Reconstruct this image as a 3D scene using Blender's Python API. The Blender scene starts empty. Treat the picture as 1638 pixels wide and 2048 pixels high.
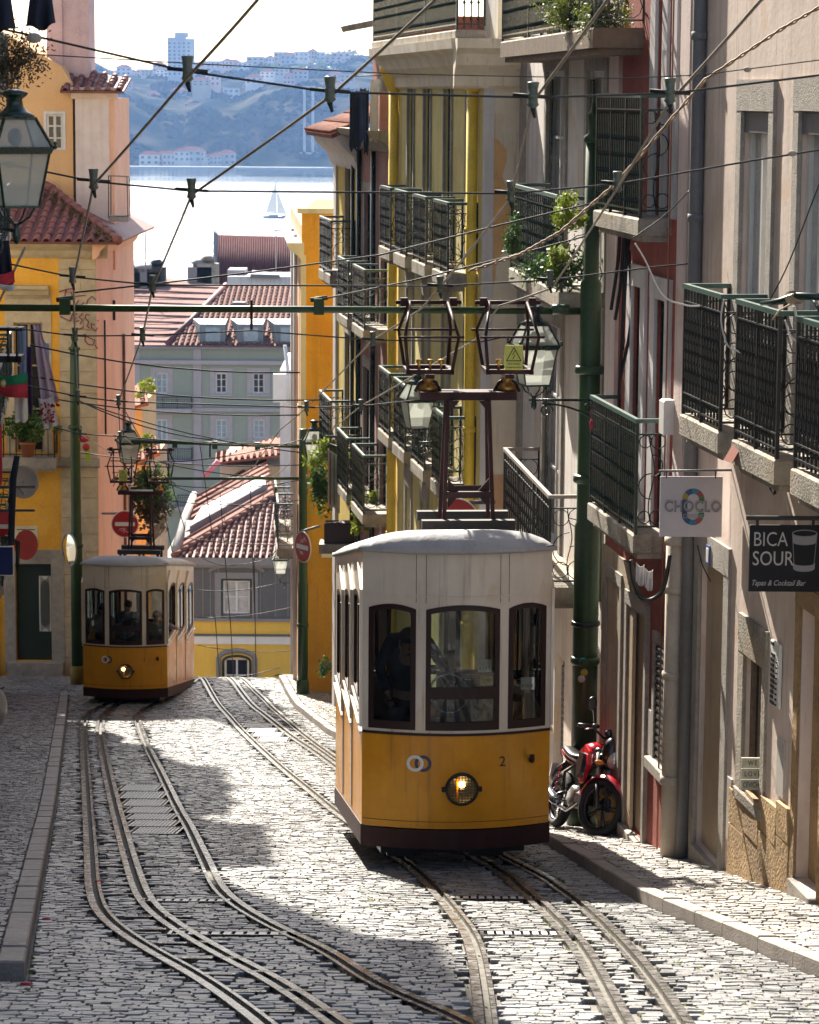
import bpy, bmesh, math, random
import numpy as np
from mathutils import Vector, Matrix, noise as mnoise
random.seed(7)
RNG = np.random.default_rng(7)
S = bpy.context.scene
R = math.radians
# ------------------------------------------------------------------ camera
PITCH, ROLL, FPX = R(8.34), R(0.38), 5690.0
_f = Vector((0, math.cos(PITCH), -math.sin(PITCH)))
_u0 = Vector((0, math.sin(PITCH), math.cos(PITCH)))
_r0 = Vector((1, 0, 0))
_r = _r0 * math.cos(ROLL) + _u0 * math.sin(ROLL)
_u = _u0 * math.cos(ROLL) - _r0 * math.sin(ROLL)
cam = bpy.data.objects.new('camera', bpy.data.cameras.new('camera'))
S.collection.objects.link(cam)
cam.matrix_world = Matrix(((_r.x, _u.x, -_f.x, 0), (_r.y, _u.y, -_f.y, 0), (_r.z, _u.z, -_f.z, 0), (0, 0, 0, 1)))
cam.data.sensor_fit = 'VERTICAL'
cam.data.sensor_height = 36
cam.data.lens = FPX / 2048 * 36
cam.data.clip_start = 0.5
cam.data.clip_end = 20000
cam.data.dof.use_dof = True
cam.data.dof.focus_distance = 30
cam.data.dof.aperture_fstop = 8.0
S.camera = cam
# ------------------------------------------------------------------ light
SUN_EL, SUN_AZ = R(38), R(17)          # azimuth: left of straight ahead
world = bpy.data.worlds.new("World")
S.world = world
world.use_nodes = True
wn = world.node_tree
bg = wn.nodes['Background']
sky = wn.nodes.new('ShaderNodeTexSky')
sky.sky_type = 'NISHITA'
sky.sun_disc = False
sky.sun_elevation = SUN_EL
sky.sun_rotation = -SUN_AZ
sky.altitude = 60
sky.air_density = 1.0
sky.dust_density = 1.4
sky.ozone_density = 1.0
wn.links.new(sky.outputs[0], bg.inputs[0])
bg.inputs[1].default_value = 0.088
sd = bpy.data.lights.new('sun', 'SUN')
sd.energy = 5.0
sd.angle = R(0.55)
sd.color = (1.0, 0.94, 0.84)
sun = bpy.data.objects.new('sun', sd)
S.collection.objects.link(sun)
_tosun = Vector((-math.sin(SUN_AZ) * math.cos(SUN_EL), math.cos(SUN_AZ) * math.cos(SUN_EL), math.sin(SUN_EL)))
sun.rotation_euler = _tosun.to_track_quat('Z', 'Y').to_euler()
sun.location = (0, 0, 60)
S.view_settings.view_transform = 'Standard'
S.view_settings.look = 'None'
S.view_settings.gamma = 1
S.view_settings.use_curve_mapping = False
S.view_settings.exposure = 1.65
S.view_settings.use_white_balance = True
S.view_settings.white_balance_temperature = 6750
S.view_settings.white_balance_tint = 10
S.cycles.use_denoising = True
S.cycles.max_bounces = 8
S.cycles.diffuse_bounces = 4
S.cycles.glossy_bounces = 3
S.cycles.transparent_max_bounces = 12
S.cycles.volume_bounces = 0
S.cycles.caustics_reflective = False
S.cycles.caustics_refractive = False
S.cycles.sample_clamp_indirect = 6

# ------------------------------------------------------------------ projection helpers (measurements taken from the photograph)
def ray(px, py):
    return _f + _r * ((px - 819) / FPX) - _u * ((py - 1024) / FPX)
def P(px, py, d):
    v = ray(px, py)
    return v * (d / v.y)
_GY = np.array([-40, 0, 10, 28.5, 38, 64, 71, 76, 90, 140, 200, 260, 300, 4000.])
_GZ = np.array([3.5, -2.48, -4.375, -7.89, -9.7, -13.9, -14.63, -15.9, -20.3, -33, -44, -50.2, -51.6, -52.])
def gz(y):
    y = np.asarray(y, float)
    r = 0
    for o in (-1.5, -.75, 0, .75, 1.5):
        r = r + np.interp(y + o, _GY, _GZ)
    r = r / 5
    return float(r) if r.ndim == 0 else r
def march(px, py, h=0.0, d0=8.0, d1=100.0):
    """point on the ray at height h above the street"""
    v = ray(px, py); v = v / v.y
    lo = None
    ds = np.arange(d0, d1, .25)
    diff = v.z * ds - (gz(ds) + h)
    if diff[0] <= 0: return v * d0
    i = np.argmax(diff <= 0)
    if diff[i] > 0: return v * d1
    a, b = ds[i-1], ds[i]
    for _ in range(25):
        m = (a + b) / 2
        if v.z * m - (gz(m) + h) <= 0: b = m
        else: a = m
    return v * b
def G(px, py, h=0.0): return march(px, py, h)

# ------------------------------------------------------------------ materials
_M = {}
def nd(t, typ, **kw):
    n = t.nodes.new(typ)
    for k, v in kw.items(): setattr(n, k, v)
    return n
def mat(name, col, rough=.8, metal=0., var=.12, vscale=3., streak=0., bump=.0, bscale=40., dirt=0., spec=.5, dcol=(.08,.07,.055), emit=None, trans=0., coat=0., grime=0.):
    if name in _M: return _M[name]
    m = bpy.data.materials.new(name)
    m.use_nodes = True
    t = m.node_tree
    b = t.nodes['Principled BSDF']
    b.inputs['Roughness'].default_value = rough
    b.inputs['Metallic'].default_value = metal
    b.inputs['Specular IOR Level'].default_value = spec
    b.inputs['Coat Weight'].default_value = coat
    b.inputs['Coat Roughness'].default_value = .08
    geo = nd(t, 'ShaderNodeNewGeometry')
    col = tuple(col) + (1,)
    cur = None
    rgb = nd(t, 'ShaderNodeRGB'); rgb.outputs[0].default_value = col
    cur = rgb.outputs[0]
    def mixin(fac, c2, amount_lo=0., amount_hi=1.):
        nonlocal cur
        mx = nd(t, 'ShaderNodeMix', data_type='RGBA')
        t.links.new(fac, mx.inputs[0]); t.links.new(cur, mx.inputs[6])
        if isinstance(c2, tuple): mx.inputs[7].default_value = c2 + (1,)
        cur = mx.outputs[2]
    def nz(scale, detail=4, vec=None, lo=.35, hi=.7, out=1.):
        n = nd(t, 'ShaderNodeTexNoise'); n.inputs['Scale'].default_value = scale; n.inputs['Detail'].default_value = detail
        t.links.new(vec or geo.outputs['Position'], n.inputs['Vector'])
        mr = nd(t, 'ShaderNodeMapRange'); mr.inputs[1].default_value = lo; mr.inputs[2].default_value = hi; mr.inputs[4].default_value = out
        t.links.new(n.outputs['Fac'], mr.inputs[0])
        return mr.outputs[0]
    if var > 0:
        f = nz(vscale, 5, out=1.)
        c2 = tuple(c * (1 - 2.2*var) for c in col[:3])
        mixin(f, c2)
        f = nz(vscale * 9, 3, out=var * 3)
        mixin(f, tuple(min(1, c * 1.25) for c in col[:3]))
    if streak > 0:
        mp = nd(t, 'ShaderNodeMapping'); mp.inputs['Scale'].default_value = (5, 5, .35)
        t.links.new(geo.outputs['Position'], mp.inputs[0])
        f = nz(1., 5, vec=mp.outputs[0], lo=.48, hi=.78, out=streak)
        mixin(f, dcol)
    if dirt > 0:
        f = nz(1.1, 8, lo=.52, hi=.68, out=dirt)
        mixin(f, dcol)
    if streak > 0 and dirt > 0:      # old patches of missing or repaired plaster with hard edges, thin cracks
        f = nz(.9, 9, lo=.585, hi=.6, out=.5)
        mixin(f, tuple(min(1, c*k) for c, k in zip(col[:3], (.86, .74, .58))))
        mp = nd(t, 'ShaderNodeMapping'); mp.inputs['Scale'].default_value = (14, 14, .8); t.links.new(geo.outputs['Position'], mp.inputs[0])
        f = nz(1., 7, vec=mp.outputs[0], lo=.6, hi=.72, out=.6); mixin(f, dcol)
    t.links.new(cur, b.inputs['Base Color'])
    if bump > 0:
        n = nd(t, 'ShaderNodeTexNoise'); n.inputs['Scale'].default_value = bscale; n.inputs['Detail'].default_value = 5
        t.links.new(geo.outputs['Position'], n.inputs['Vector'])
        bp = nd(t, 'ShaderNodeBump'); bp.inputs['Strength'].default_value = bump; bp.inputs['Distance'].default_value = .02
        t.links.new(n.outputs['Fac'], bp.inputs['Height']); t.links.new(bp.outputs[0], b.inputs['Normal'])
        rr = nz(bscale*.3, 3, lo=.3, hi=.7, out=1)
        mr = nd(t, 'ShaderNodeMapRange'); mr.inputs[3].default_value = max(0, rough-.1); mr.inputs[4].default_value = min(1, rough+.1)
        t.links.new(rr, mr.inputs[0]); t.links.new(mr.outputs[0], b.inputs['Roughness'])
    if emit:
        b.inputs['Emission Color'].default_value = tuple(emit[0]) + (1,)
        b.inputs['Emission Strength'].default_value = emit[1]
    if trans: b.inputs['Transmission Weight'].default_value = trans
    _M[name] = m
    return m
def glassmat(name, tint=(.9,.92,.92), mixg=.12, rough=.03, milky=0., mcol=(.7,.7,.68)):
    """thin pane: see-through with a fresnel reflection"""
    if name in _M: return _M[name]
    m = bpy.data.materials.new(name); m.use_nodes = True; t = m.node_tree
    t.nodes.remove(t.nodes['Principled BSDF'])
    tr = nd(t, 'ShaderNodeBsdfTransparent'); tr.inputs[0].default_value = tint + (1,)
    gl = nd(t, 'ShaderNodeBsdfGlossy'); gl.inputs['Roughness'].default_value = rough
    lw = nd(t, 'ShaderNodeFresnel'); lw.inputs[0].default_value = 1.45
    ad = nd(t, 'ShaderNodeMath', operation='ADD'); ad.inputs[1].default_value = mixg; ad.use_clamp = True
    t.links.new(lw.outputs[0], ad.inputs[0])
    mx = nd(t, 'ShaderNodeMixShader')
    t.links.new(ad.outputs[0], mx.inputs[0]); t.links.new(tr.outputs[0], mx.inputs[1]); t.links.new(gl.outputs[0], mx.inputs[2])
    out = mx.outputs[0]
    if milky > 0:
        df = nd(t, 'ShaderNodeBsdfDiffuse'); df.inputs[0].default_value = mcol + (1,)
        tl = nd(t, 'ShaderNodeBsdfTranslucent'); tl.inputs[0].default_value = mcol + (1,)
        a1 = nd(t, 'ShaderNodeMixShader'); a1.inputs[0].default_value = .6
        t.links.new(df.outputs[0], a1.inputs[1]); t.links.new(tl.outputs[0], a1.inputs[2])
        m2 = nd(t, 'ShaderNodeMixShader'); m2.inputs[0].default_value = milky
        t.links.new(out, m2.inputs[1]); t.links.new(a1.outputs[0], m2.inputs[2]); out = m2.outputs[0]
    t.links.new(out, t.nodes['Material Output'].inputs[0])
    _M[name] = m
    return m
def leafmat(name, col, col2):
    if name in _M: return _M[name]
    m = bpy.data.materials.new(name); m.use_nodes = True; t = m.node_tree
    b = t.nodes['Principled BSDF']; b.inputs['Roughness'].default_value = .5
    geo = nd(t, 'ShaderNodeNewGeometry')
    mx = nd(t, 'ShaderNodeMix', data_type='RGBA')
    n = nd(t, 'ShaderNodeTexNoise'); n.inputs['Scale'].default_value = 9
    t.links.new(geo.outputs['Position'], n.inputs['Vector'])
    mr = nd(t, 'ShaderNodeMapRange'); mr.inputs[1].default_value = .35; mr.inputs[2].default_value = .65
    t.links.new(n.outputs['Fac'], mr.inputs[0]); t.links.new(mr.outputs[0], mx.inputs[0])
    mx.inputs[6].default_value = col + (1,); mx.inputs[7].default_value = col2 + (1,)
    t.links.new(mx.outputs[2], b.inputs['Base Color'])
    tl = nd(t, 'ShaderNodeBsdfTranslucent'); t.links.new(mx.outputs[2], tl.inputs[0])
    ms = nd(t, 'ShaderNodeMixShader'); ms.inputs[0].default_value = .35
    t.links.new(b.outputs[0], ms.inputs[1]); t.links.new(tl.outputs[0], ms.inputs[2])
    t.links.new(ms.outputs[0], t.nodes['Material Output'].inputs[0])
    _M[name] = m
    return m
def stonemat(name, cols, rough=.45, attr=True, bump=.35, moss=0.):
    """tone of each stone comes from its own attribute / object random"""
    if name in _M: return _M[name]
    m = bpy.data.materials.new(name); m.use_nodes = True; t = m.node_tree
    b = t.nodes['Principled BSDF']; b.inputs['Roughness'].default_value = rough; b.inputs['Specular IOR Level'].default_value = .9
    geo = nd(t, 'ShaderNodeNewGeometry')
    if attr:
        a = nd(t, 'ShaderNodeAttribute', attribute_name='tone'); fac = a.outputs['Fac']
    else:
        a = nd(t, 'ShaderNodeObjectInfo'); fac = a.outputs['Random']
    cr = nd(t, 'ShaderNodeValToRGB')
    while len(cr.color_ramp.elements) < len(cols): cr.color_ramp.elements.new(.5)
    for i, c in enumerate(cols):
        cr.color_ramp.elements[i].position = i / (len(cols) - 1); cr.color_ramp.elements[i].color = c + (1,)
    t.links.new(fac, cr.inputs[0])
    n = nd(t, 'ShaderNodeTexNoise'); n.inputs['Scale'].default_value = 14; n.inputs['Detail'].default_value = 6
    t.links.new(geo.outputs['Position'], n.inputs['Vector'])
    mr = nd(t, 'ShaderNodeMapRange'); mr.inputs[1].default_value = .3; mr.inputs[2].default_value = .7; mr.inputs[3].default_value = .72; mr.inputs[4].default_value = 1.2
    t.links.new(n.outputs['Fac'], mr.inputs[0])
    mu = nd(t, 'ShaderNodeMix', data_type='RGBA', blend_type='MULTIPLY'); mu.inputs[0].default_value = 1
    t.links.new(cr.outputs[0], mu.inputs[6]); t.links.new(mr.outputs[0], mu.inputs[7])
    cur = mu.outputs[2]
    n3 = nd(t, 'ShaderNodeTexNoise'); n3.inputs['Scale'].default_value = .9; n3.inputs['Detail'].default_value = 6
    t.links.new(geo.outputs['Position'], n3.inputs['Vector'])
    mr3 = nd(t, 'ShaderNodeMapRange'); mr3.inputs[1].default_value = .45; mr3.inputs[2].default_value = .7; mr3.inputs[4].default_value = .55
    t.links.new(n3.outputs['Fac'], mr3.inputs[0])
    m3 = nd(t, 'ShaderNodeMix', data_type='RGBA'); m3.inputs[7].default_value = (.07,.065,.06,1)
    t.links.new(mr3.outputs[0], m3.inputs[0]); t.links.new(cur, m3.inputs[6]); cur = m3.outputs[2]
    t.links.new(cur, b.inputs['Base Color'])
    n2 = nd(t, 'ShaderNodeTexNoise'); n2.inputs['Scale'].default_value = 55; n2.inputs['Detail'].default_value = 4
    t.links.new(geo.outputs['Position'], n2.inputs['Vector'])
    bp = nd(t, 'ShaderNodeBump'); bp.inputs['Strength'].default_value = bump; bp.inputs['Distance'].default_value = .02
    t.links.new(n2.outputs['Fac'], bp.inputs['Height']); t.links.new(bp.outputs[0], b.inputs['Normal'])
    _M[name] = m
    return m

# ------------------------------------------------------------------ object helpers
OFF = {}
def tag(o, label=None, cat=None, group=None, kind=None):
    if label: o['label'] = label
    if cat: o['category'] = cat
    if group: o['group'] = group
    if kind: o['kind'] = kind
    return o
def empty(name, loc, label=None, cat=None, group=None):
    o = bpy.data.objects.new(name, None); S.collection.objects.link(o)
    o.location = loc; o.empty_display_size = .2
    OFF[o.name] = Vector(loc)
    return tag(o, label, cat, group)
class MB:
    """mesh collector in world coordinates"""
    def __init__(s, pl=None): s.v = []; s.f = []; s.mi = []; s.cur = 0; s.pl = pl; s.sm = []
    def add(s, vs, fs, smooth=False):
        b = len(s.v)
        if s.pl is not None: vs = [s.pl.w(*p) for p in vs]
        s.v.extend([tuple(p) for p in vs]); s.f.extend([tuple(i + b for i in f) for f in fs])
        s.mi.extend([s.cur] * len(fs)); s.sm.extend([smooth] * len(fs))
        return s
    def box(s, x0, x1, y0, y1, z0, z1):
        vs = [(x0,y0,z0),(x1,y0,z0),(x1,y1,z0),(x0,y1,z0),(x0,y0,z1),(x1,y0,z1),(x1,y1,z1),(x0,y1,z1)]
        return s.add(vs, [(0,3,2,1),(4,5,6,7),(0,1,5,4),(1,2,6,5),(2,3,7,6),(3,0,4,7)])
    def bbox(s, x0, x1, y0, y1, z0, z1, b=.01):
        """box with a chamfered top edge"""
        vs = [(x0,y0,z0),(x1,y0,z0),(x1,y1,z0),(x0,y1,z0),(x0,y0,z1-b),(x1,y0,z1-b),(x1,y1,z1-b),(x0,y1,z1-b),(x0+b,y0+b,z1),(x1-b,y0+b,z1),(x1-b,y1-b,z1),(x0+b,y1-b,z1)]
        fs = [(0,3,2,1),(8,9,10,11)]
        for i in range(4):
            j = (i+1) % 4
            fs += [(i,j,4+j,4+i),(4+i,4+j,8+j,8+i)]
        return s.add(vs, fs)
    def hexa(s, q0, q1):
        """solid between two quads (lists of 4 points)"""
        fs = [(3,2,1,0),(4,5,6,7)] + [(i,(i+1)%4,4+(i+1)%4,4+i) for i in range(4)]
        return s.add(list(q0)+list(q1), fs)
    def tube(s, pts, r, n=6, smooth=True, closed=False, flat=None):
        pts = [Vector(p) for p in pts]
        m = len(pts)
        rs = r if hasattr(r, '__len__') else [r] * m
        vs = []; prev = None
        for i, p in enumerate(pts):
            if closed: t = pts[(i+1) % m] - pts[i-1]
            else: t = pts[min(i+1, m-1)] - pts[max(i-1, 0)]
            if t.length < 1e-9: t = Vector((0,0,1))
            t.normalize()
            if prev is None:
                a = Vector((0,0,1)) if abs(t.z) < .9 else Vector((1,0,0))
                e1 = t.cross(a).normalized()
            else:
                e1 = (prev - t * prev.dot(t))
                e1 = e1.normalized() if e1.length > 1e-6 else t.orthogonal().normalized()
            prev = e1; e2 = t.cross(e1)
            for k in range(n):
                a = 2*math.pi*k/n + (math.pi/4 if n == 4 else 0)
                vs.append(p + (e1*math.cos(a) + e2*math.sin(a)) * rs[i])
        fs = []
        for i in range(m if closed else m-1):
            j = (i+1) % m
            for k in range(n):
                l = (k+1) % n
                fs.append((i*n+k, i*n+l, j*n+l, j*n+k))
        if not closed: fs += [tuple(range(n))[::-1], tuple((m-1)*n+k for k in range(n))]
        return s.add(vs, fs, smooth and n > 4)
    def lathe(s, c, prof, n=12, axis='Z', smooth=True, rot=0.):
        vs = []
        for (r, h) in prof:
            for k in range(n):
                a = 2*math.pi*k/n + rot
                x, y = r*math.cos(a), r*math.sin(a)
                if axis == 'Z': vs.append((c[0]+x, c[1]+y, c[2]+h))
                elif axis == 'Y': vs.append((c[0]+x, c[1]+h, c[2]+y))
                else: vs.append((c[0]+h, c[1]+x, c[2]+y))
        m = len(prof); fs = []
        for i in range(m-1):
            for k in range(n):
                l = (k+1) % n
                fs.append((i*n+k, i*n+l, (i+1)*n+l, (i+1)*n+k))
        fs += [tuple(range(n))[::-1], tuple((m-1)*n+k for k in range(n))]
        return s.add(vs, fs, smooth)
    def prism(s, pts, vec):
        """extrude a planar polygon by vec"""
        n = len(pts); vec = Vector(vec)
        vs = [Vector(p) for p in pts] + [Vector(p)+vec for p in pts]
        fs = [tuple(range(n))[::-1], tuple(range(n, 2*n))] + [(i,(i+1)%n,n+(i+1)%n,n+i) for i in range(n)]
        return s.add(vs, fs)
    def ico(s, c, r, sub=1, jit=0., sc=(1,1,1)):
        bm = bmesh.new(); bmesh.ops.create_icosphere(bm, subdivisions=sub, radius=1)
        vs = [(c[0]+v.co.x*r*sc[0]*(1+random.uniform(-jit,jit)), c[1]+v.co.y*r*sc[1]*(1+random.uniform(-jit,jit)), c[2]+v.co.z*r*sc[2]*(1+random.uniform(-jit,jit))) for v in bm.verts]
        fs = [tuple(v.index for v in f.verts) for f in bm.faces]; bm.free()
        return s.add(vs, fs, True)
    def mesh(s, name, mats, off=None):
        me = bpy.data.meshes.new(name)
        off = off or Vector((0,0,0))
        me.from_pydata([(a-off[0], b-off[1], c-off[2]) for a,b,c in s.v], [], s.f)
        mats = mats if isinstance(mats, (list, tuple)) else [mats]
        for m in mats: me.materials.append(m)
        if len(mats) > 1: me.polygons.foreach_set('material_index', s.mi)
        me.polygons.foreach_set('use_smooth', s.sm)
        bm = bmesh.new(); bm.from_mesh(me); bmesh.ops.recalc_face_normals(bm, faces=bm.faces); bm.to_mesh(me); bm.free()
        return me
    def build(s, name, mats, parent=None, label=None, cat=None, group=None, kind=None, loc=None, auto=None):
        if parent is not None: off = OFF[parent.name]
        elif loc is not None: off = Vector(loc)
        elif s.v:
            a = np.array(s.v); off = Vector((float(a[:,0].mean()), float(a[:,1].mean()), float(a[:,2].min())))
        else: off = Vector((0,0,0))
        me = s.mesh(name, mats, off)
        o = bpy.data.objects.new(name, me); S.collection.objects.link(o)
        if parent is not None: o.parent = parent
        else: o.location = off
        OFF[o.name] = off
        return tag(o, label, cat, group, kind)
def inst(name, me, loc, parent=None, rot=(0,0,0), scale=(1,1,1)):
    o = bpy.data.objects.new(name, me); S.collection.objects.link(o)
    if parent is not None: o.parent = parent; o.location = Vector(loc) - OFF[parent.name]
    else: o.location = loc
    o.rotation_euler = rot; o.scale = scale
    OFF[o.name] = Vector(loc)
    return o
class Plane:
    """vertical plane: s along, o outward (towards the street), z absolute"""
    def __init__(s, p0, p1, out=None):
        s.p0 = Vector((p0[0], p0[1], 0)); d = Vector((p1[0]-p0[0], p1[1]-p0[1], 0)); s.L = d.length; s.u = d / s.L
        s.n = Vector((s.u.y, -s.u.x, 0))
        if out is not None and s.n.dot(Vector((out[0], out[1], 0))) < 0: s.n = -s.n
    def w(s, a, o, z):
        q = s.p0 + s.u*a + s.n*o
        return Vector((q.x, q.y, z))
    def hit(s, px, py, o=0.):
        v = ray(px, py); q = s.p0 + s.n*o
        k = q.dot(s.n) / v.dot(s.n)
        w = v * k
        return ((w - s.p0).dot(s.u), w.z)
    def S(s, px, py, o=0.): return s.hit(px, py, o)[0]
    def Z(s, px, py, o=0.): return s.hit(px, py, o)[1]
def textmesh(txt, size, extr=.002, align='CENTER', sx=1.0, bold=0.0, space=1.0):
    c = bpy.data.curves.new('txt', 'FONT'); c.body = txt; c.size = size; c.extrude = extr; c.align_x = align; c.align_y = 'CENTER'
    c.offset = bold; c.resolution_u = 3; c.space_character = space
    o = bpy.data.objects.new('txt', c); S.collection.objects.link(o)
    dg = bpy.context.evaluated_depsgraph_get(); dg.update()
    me = o.evaluated_get(dg).to_mesh()
    vs = [(v.co.x*sx, v.co.y, v.co.z) for v in me.vertices]; fs = [tuple(p.vertices) for p in me.polygons]
    o.evaluated_get(dg).to_mesh_clear()
    bpy.data.objects.remove(o); bpy.data.curves.remove(c)
    return vs, fs
def put_text(mb, txt, size, org, ex, ez, **kw):
    """lettering on a plane through org, ex right, ez up; thickness towards ex x ez"""
    vs, fs = textmesh(txt, size, **kw)
    ex = Vector(ex); ez = Vector(ez); nn = ex.cross(ez); org = Vector(org)
    mb.add([org + ex*a + ez*b + nn*c for a, b, c in vs], fs)
# ------------------------------------------------------------------ materials used all over
M_ground = mat('street_bed', (.15,.14,.12), rough=.9, var=.2, vscale=6, bump=.4)
M_granite = mat('grey_granite', (.36,.33,.29), rough=.8, var=.14, vscale=8, bump=.6, bscale=60, dirt=.35)
M_lime = mat('weathered_limestone', (.36,.32,.26), rough=.85, var=.2, vscale=5, bump=.7, bscale=40, dirt=.75, streak=.5)
M_steel = mat('worn_steel', (.3,.305,.32), rough=.22, metal=1., var=.25, vscale=6, bump=.12)
M_steelr = mat('rust_worn_steel', (.22,.21,.2), rough=.3, metal=.9, var=.25, vscale=8, bump=.15)
M_rust = mat('rusty_steel', (.2,.1,.05), rough=.5, metal=.5, var=.25, vscale=10)
M_dark = mat('dark_iron', (.014,.017,.017), rough=.4, metal=.3, var=.1)
M_iron = mat('dark_green_iron', (.006,.024,.018), rough=.27, metal=.0, var=.15, vscale=20)
M_rail = mat('green_rail_paint', (.03,.085,.07), rough=.42, var=.15)
M_pole = mat('green_pole_paint', (.02,.058,.012), rough=.45, var=.2, vscale=2.5, dirt=.35, dcol=(.015,.02,.012))
M_white = mat('white_paint', (.72,.71,.68), rough=.5, var=.05)
M_pane = mat('window_glass_dark', (.012,.014,.016), rough=.06, var=.0, spec=.45)
M_curt = mat('window_glass_curtained', (.5,.5,.5), rough=.1, var=.2, vscale=4, streak=.3, spec=.8)
M_wood = mat('old_wood', (.16,.11,.07), rough=.75, var=.2, streak=.4, bump=.3)
M_tile = mat('clay_tile', (.27,.1,.065), rough=.85, spec=.15, var=.2, vscale=3, bump=.3, dirt=.45, dcol=(.09,.06,.045))
M_tile_dk = mat('dark_clay_tile', (.16,.055,.05), rough=.7, var=.2, vscale=3, dirt=.3, dcol=(.06,.03,.03))
M_wire = mat('wire', (.03,.028,.025), rough=.45, metal=.4, var=.1)
M_copper = mat('contact_wire', (.17,.14,.1), rough=.4, metal=.6, var=.1)
M_insul = mat('insulator', (.1,.12,.09), rough=.4, var=.2, vscale=30)
M_leaf = leafmat('foliage', (.035,.09,.018), (.08,.16,.03))
M_leafy = leafmat('bright_foliage', (.16,.24,.02), (.3,.34,.04))
M_dry = leafmat('dry_foliage', (.09,.07,.04), (.05,.045,.02))
M_pot = mat('terracotta_pot', (.3,.1,.05), rough=.8, var=.15)

# ------------------------------------------------------------------ ground
ys = np.concatenate([np.arange(-40, 120, 1.0), np.arange(120, 320, 10.)])
xs = np.array([-400, -120, -40, -20, -10, -5, 0, 5, 10, 20, 40, 120, 400.])
vs = []; fs = []
for j, y in enumerate(ys):
    z = gz(y) - .035
    for x in xs: vs.append((x, y, z))
for j in range(len(ys)-1):
    for i in range(len(xs)-1):
        a = j*len(xs)+i; fs.append((a, a+1, a+1+len(xs), a+len(xs)))
g = MB().add(vs, fs).build('ground', M_ground, kind='structure', loc=(0,0,0))

# kerb lines
LK = lambda d: -2.66 - .115*(d-19.2)
_rk = np.array([(5,5.2),(15,3.62),(19.8,2.88),(25,2.1),(31.7,1.62),(40,.62),(54,-1.56),(62,-2.45),(70,-3.25),(90,-6)])
RK = lambda d: float(np.interp(d, _rk[:,0], _rk[:,1]))
PRx = lambda d: 3.5 - .1357*(d-24.3)

# rails (traced on the photograph, laid on the street)
def smooth_poly(pts, step=.35):
    pts = [Vector((p[0], p[1])) for p in pts]
    out = []
    n = len(pts)
    for i in range(n-1):
        p0 = pts[max(i-1,0)]; p1 = pts[i]; p2 = pts[i+1]; p3 = pts[min(i+2,n-1)]
        k = max(2, int((p2-p1).length/step))
        for j in range(k):
            t = j/k
            out.append(.5*((2*p1)+(p2-p0)*t+(2*p0-5*p1+4*p2-p3)*t*t+(3*p1-p0-3*p2+p3)*t**3))
    out.append(pts[-1])
    # light smoothing
    for _ in range(3):
        out = [out[0]] + [(out[i-1]+out[i]*2+out[i+1])/4 for i in range(1,len(out)-1)] + [out[-1]]
    return out
RAILPX = dict(
 A=[(560,2075),(515,2036),(404,1957),(297,1897),(218,1841),(188,1785),(180,1683),(173,1572),(167,1456),(178,1428),(209,1410)],
 B=[(712,2075),(659,2036),(548,1962),(431,1901),(334,1841),(288,1795),(260,1720),(232,1618),(211,1526),(200,1456),(211,1428),(241,1405)],
 C=[(1000,2085),(925,2040),(760,1971),(650,1901),(534,1846),(445,1785),(408,1716),(371,1642),(325,1553),(292,1488),(276,1440),(290,1419),(325,1400)],
 D=[(975,2080),(972,2048),(963,1966),(945,1880),(908,1825),(853,1761),(792,1712),(659,1614),(557,1530),(487,1465),(445,1419),(418,1378)],
 E=[(1262,2080),(1243,2048),(1200,1966),(1158,1892),(1103,1831),(1042,1777),(950,1712),(659,1525),(580,1470),(520,1423),(478,1378)],
 F=[(1390,2080),(1365,2048),(1310,1966),(1255,1899),(1188,1831),(1121,1777),(1006,1712),(659,1507),(594,1458),(538,1409),(506,1378)])
RAIL = {}
for k, pp in RAILPX.items():
    w = [G(*p) for p in pp]
    pts = [(p.x, p.y) for p in w]
    d = Vector(pts[-1]) - Vector(pts[-2]); d.normalize()
    if k in 'DEF': pts.append((pts[-1][0]+d.x*6, pts[-1][1]+d.y*6))
    else: pts.append((pts[-1][0]+.3, pts[-1][1]+3)); pts.append((pts[-1][0]+.3, pts[-1][1]+6))
    RAIL[k] = smooth_poly(pts)
def ribbon(mb, poly, o0, o1, h0, h1):
    """swept bar between lateral offsets o0..o1 and heights h0..h1 over the street"""
    vs = []; n = len(poly)
    for i, p in enumerate(poly):
        t = (poly[min(i+1,n-1)] - poly[max(i-1,0)]).normalized(); nn = Vector((t.y, -t.x))
        a = p + nn*o0; b = p + nn*o1
        vs += [(a.x,a.y,gz(a.y)+h0),(b.x,b.y,gz(b.y)+h0),(b.x,b.y,gz(b.y)+h1),(a.x,a.y,gz(a.y)+h1)]
    fs = [(0,1,2,3),tuple(4*(n-1)+k for k in (3,2,1,0))]
    for i in range(n-1):
        for k in range(4):
            l = (k+1)%4; fs.append((4*i+k,4*i+l,4*i+4+l,4*i+4+k))
    mb.add(vs, fs)
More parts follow.
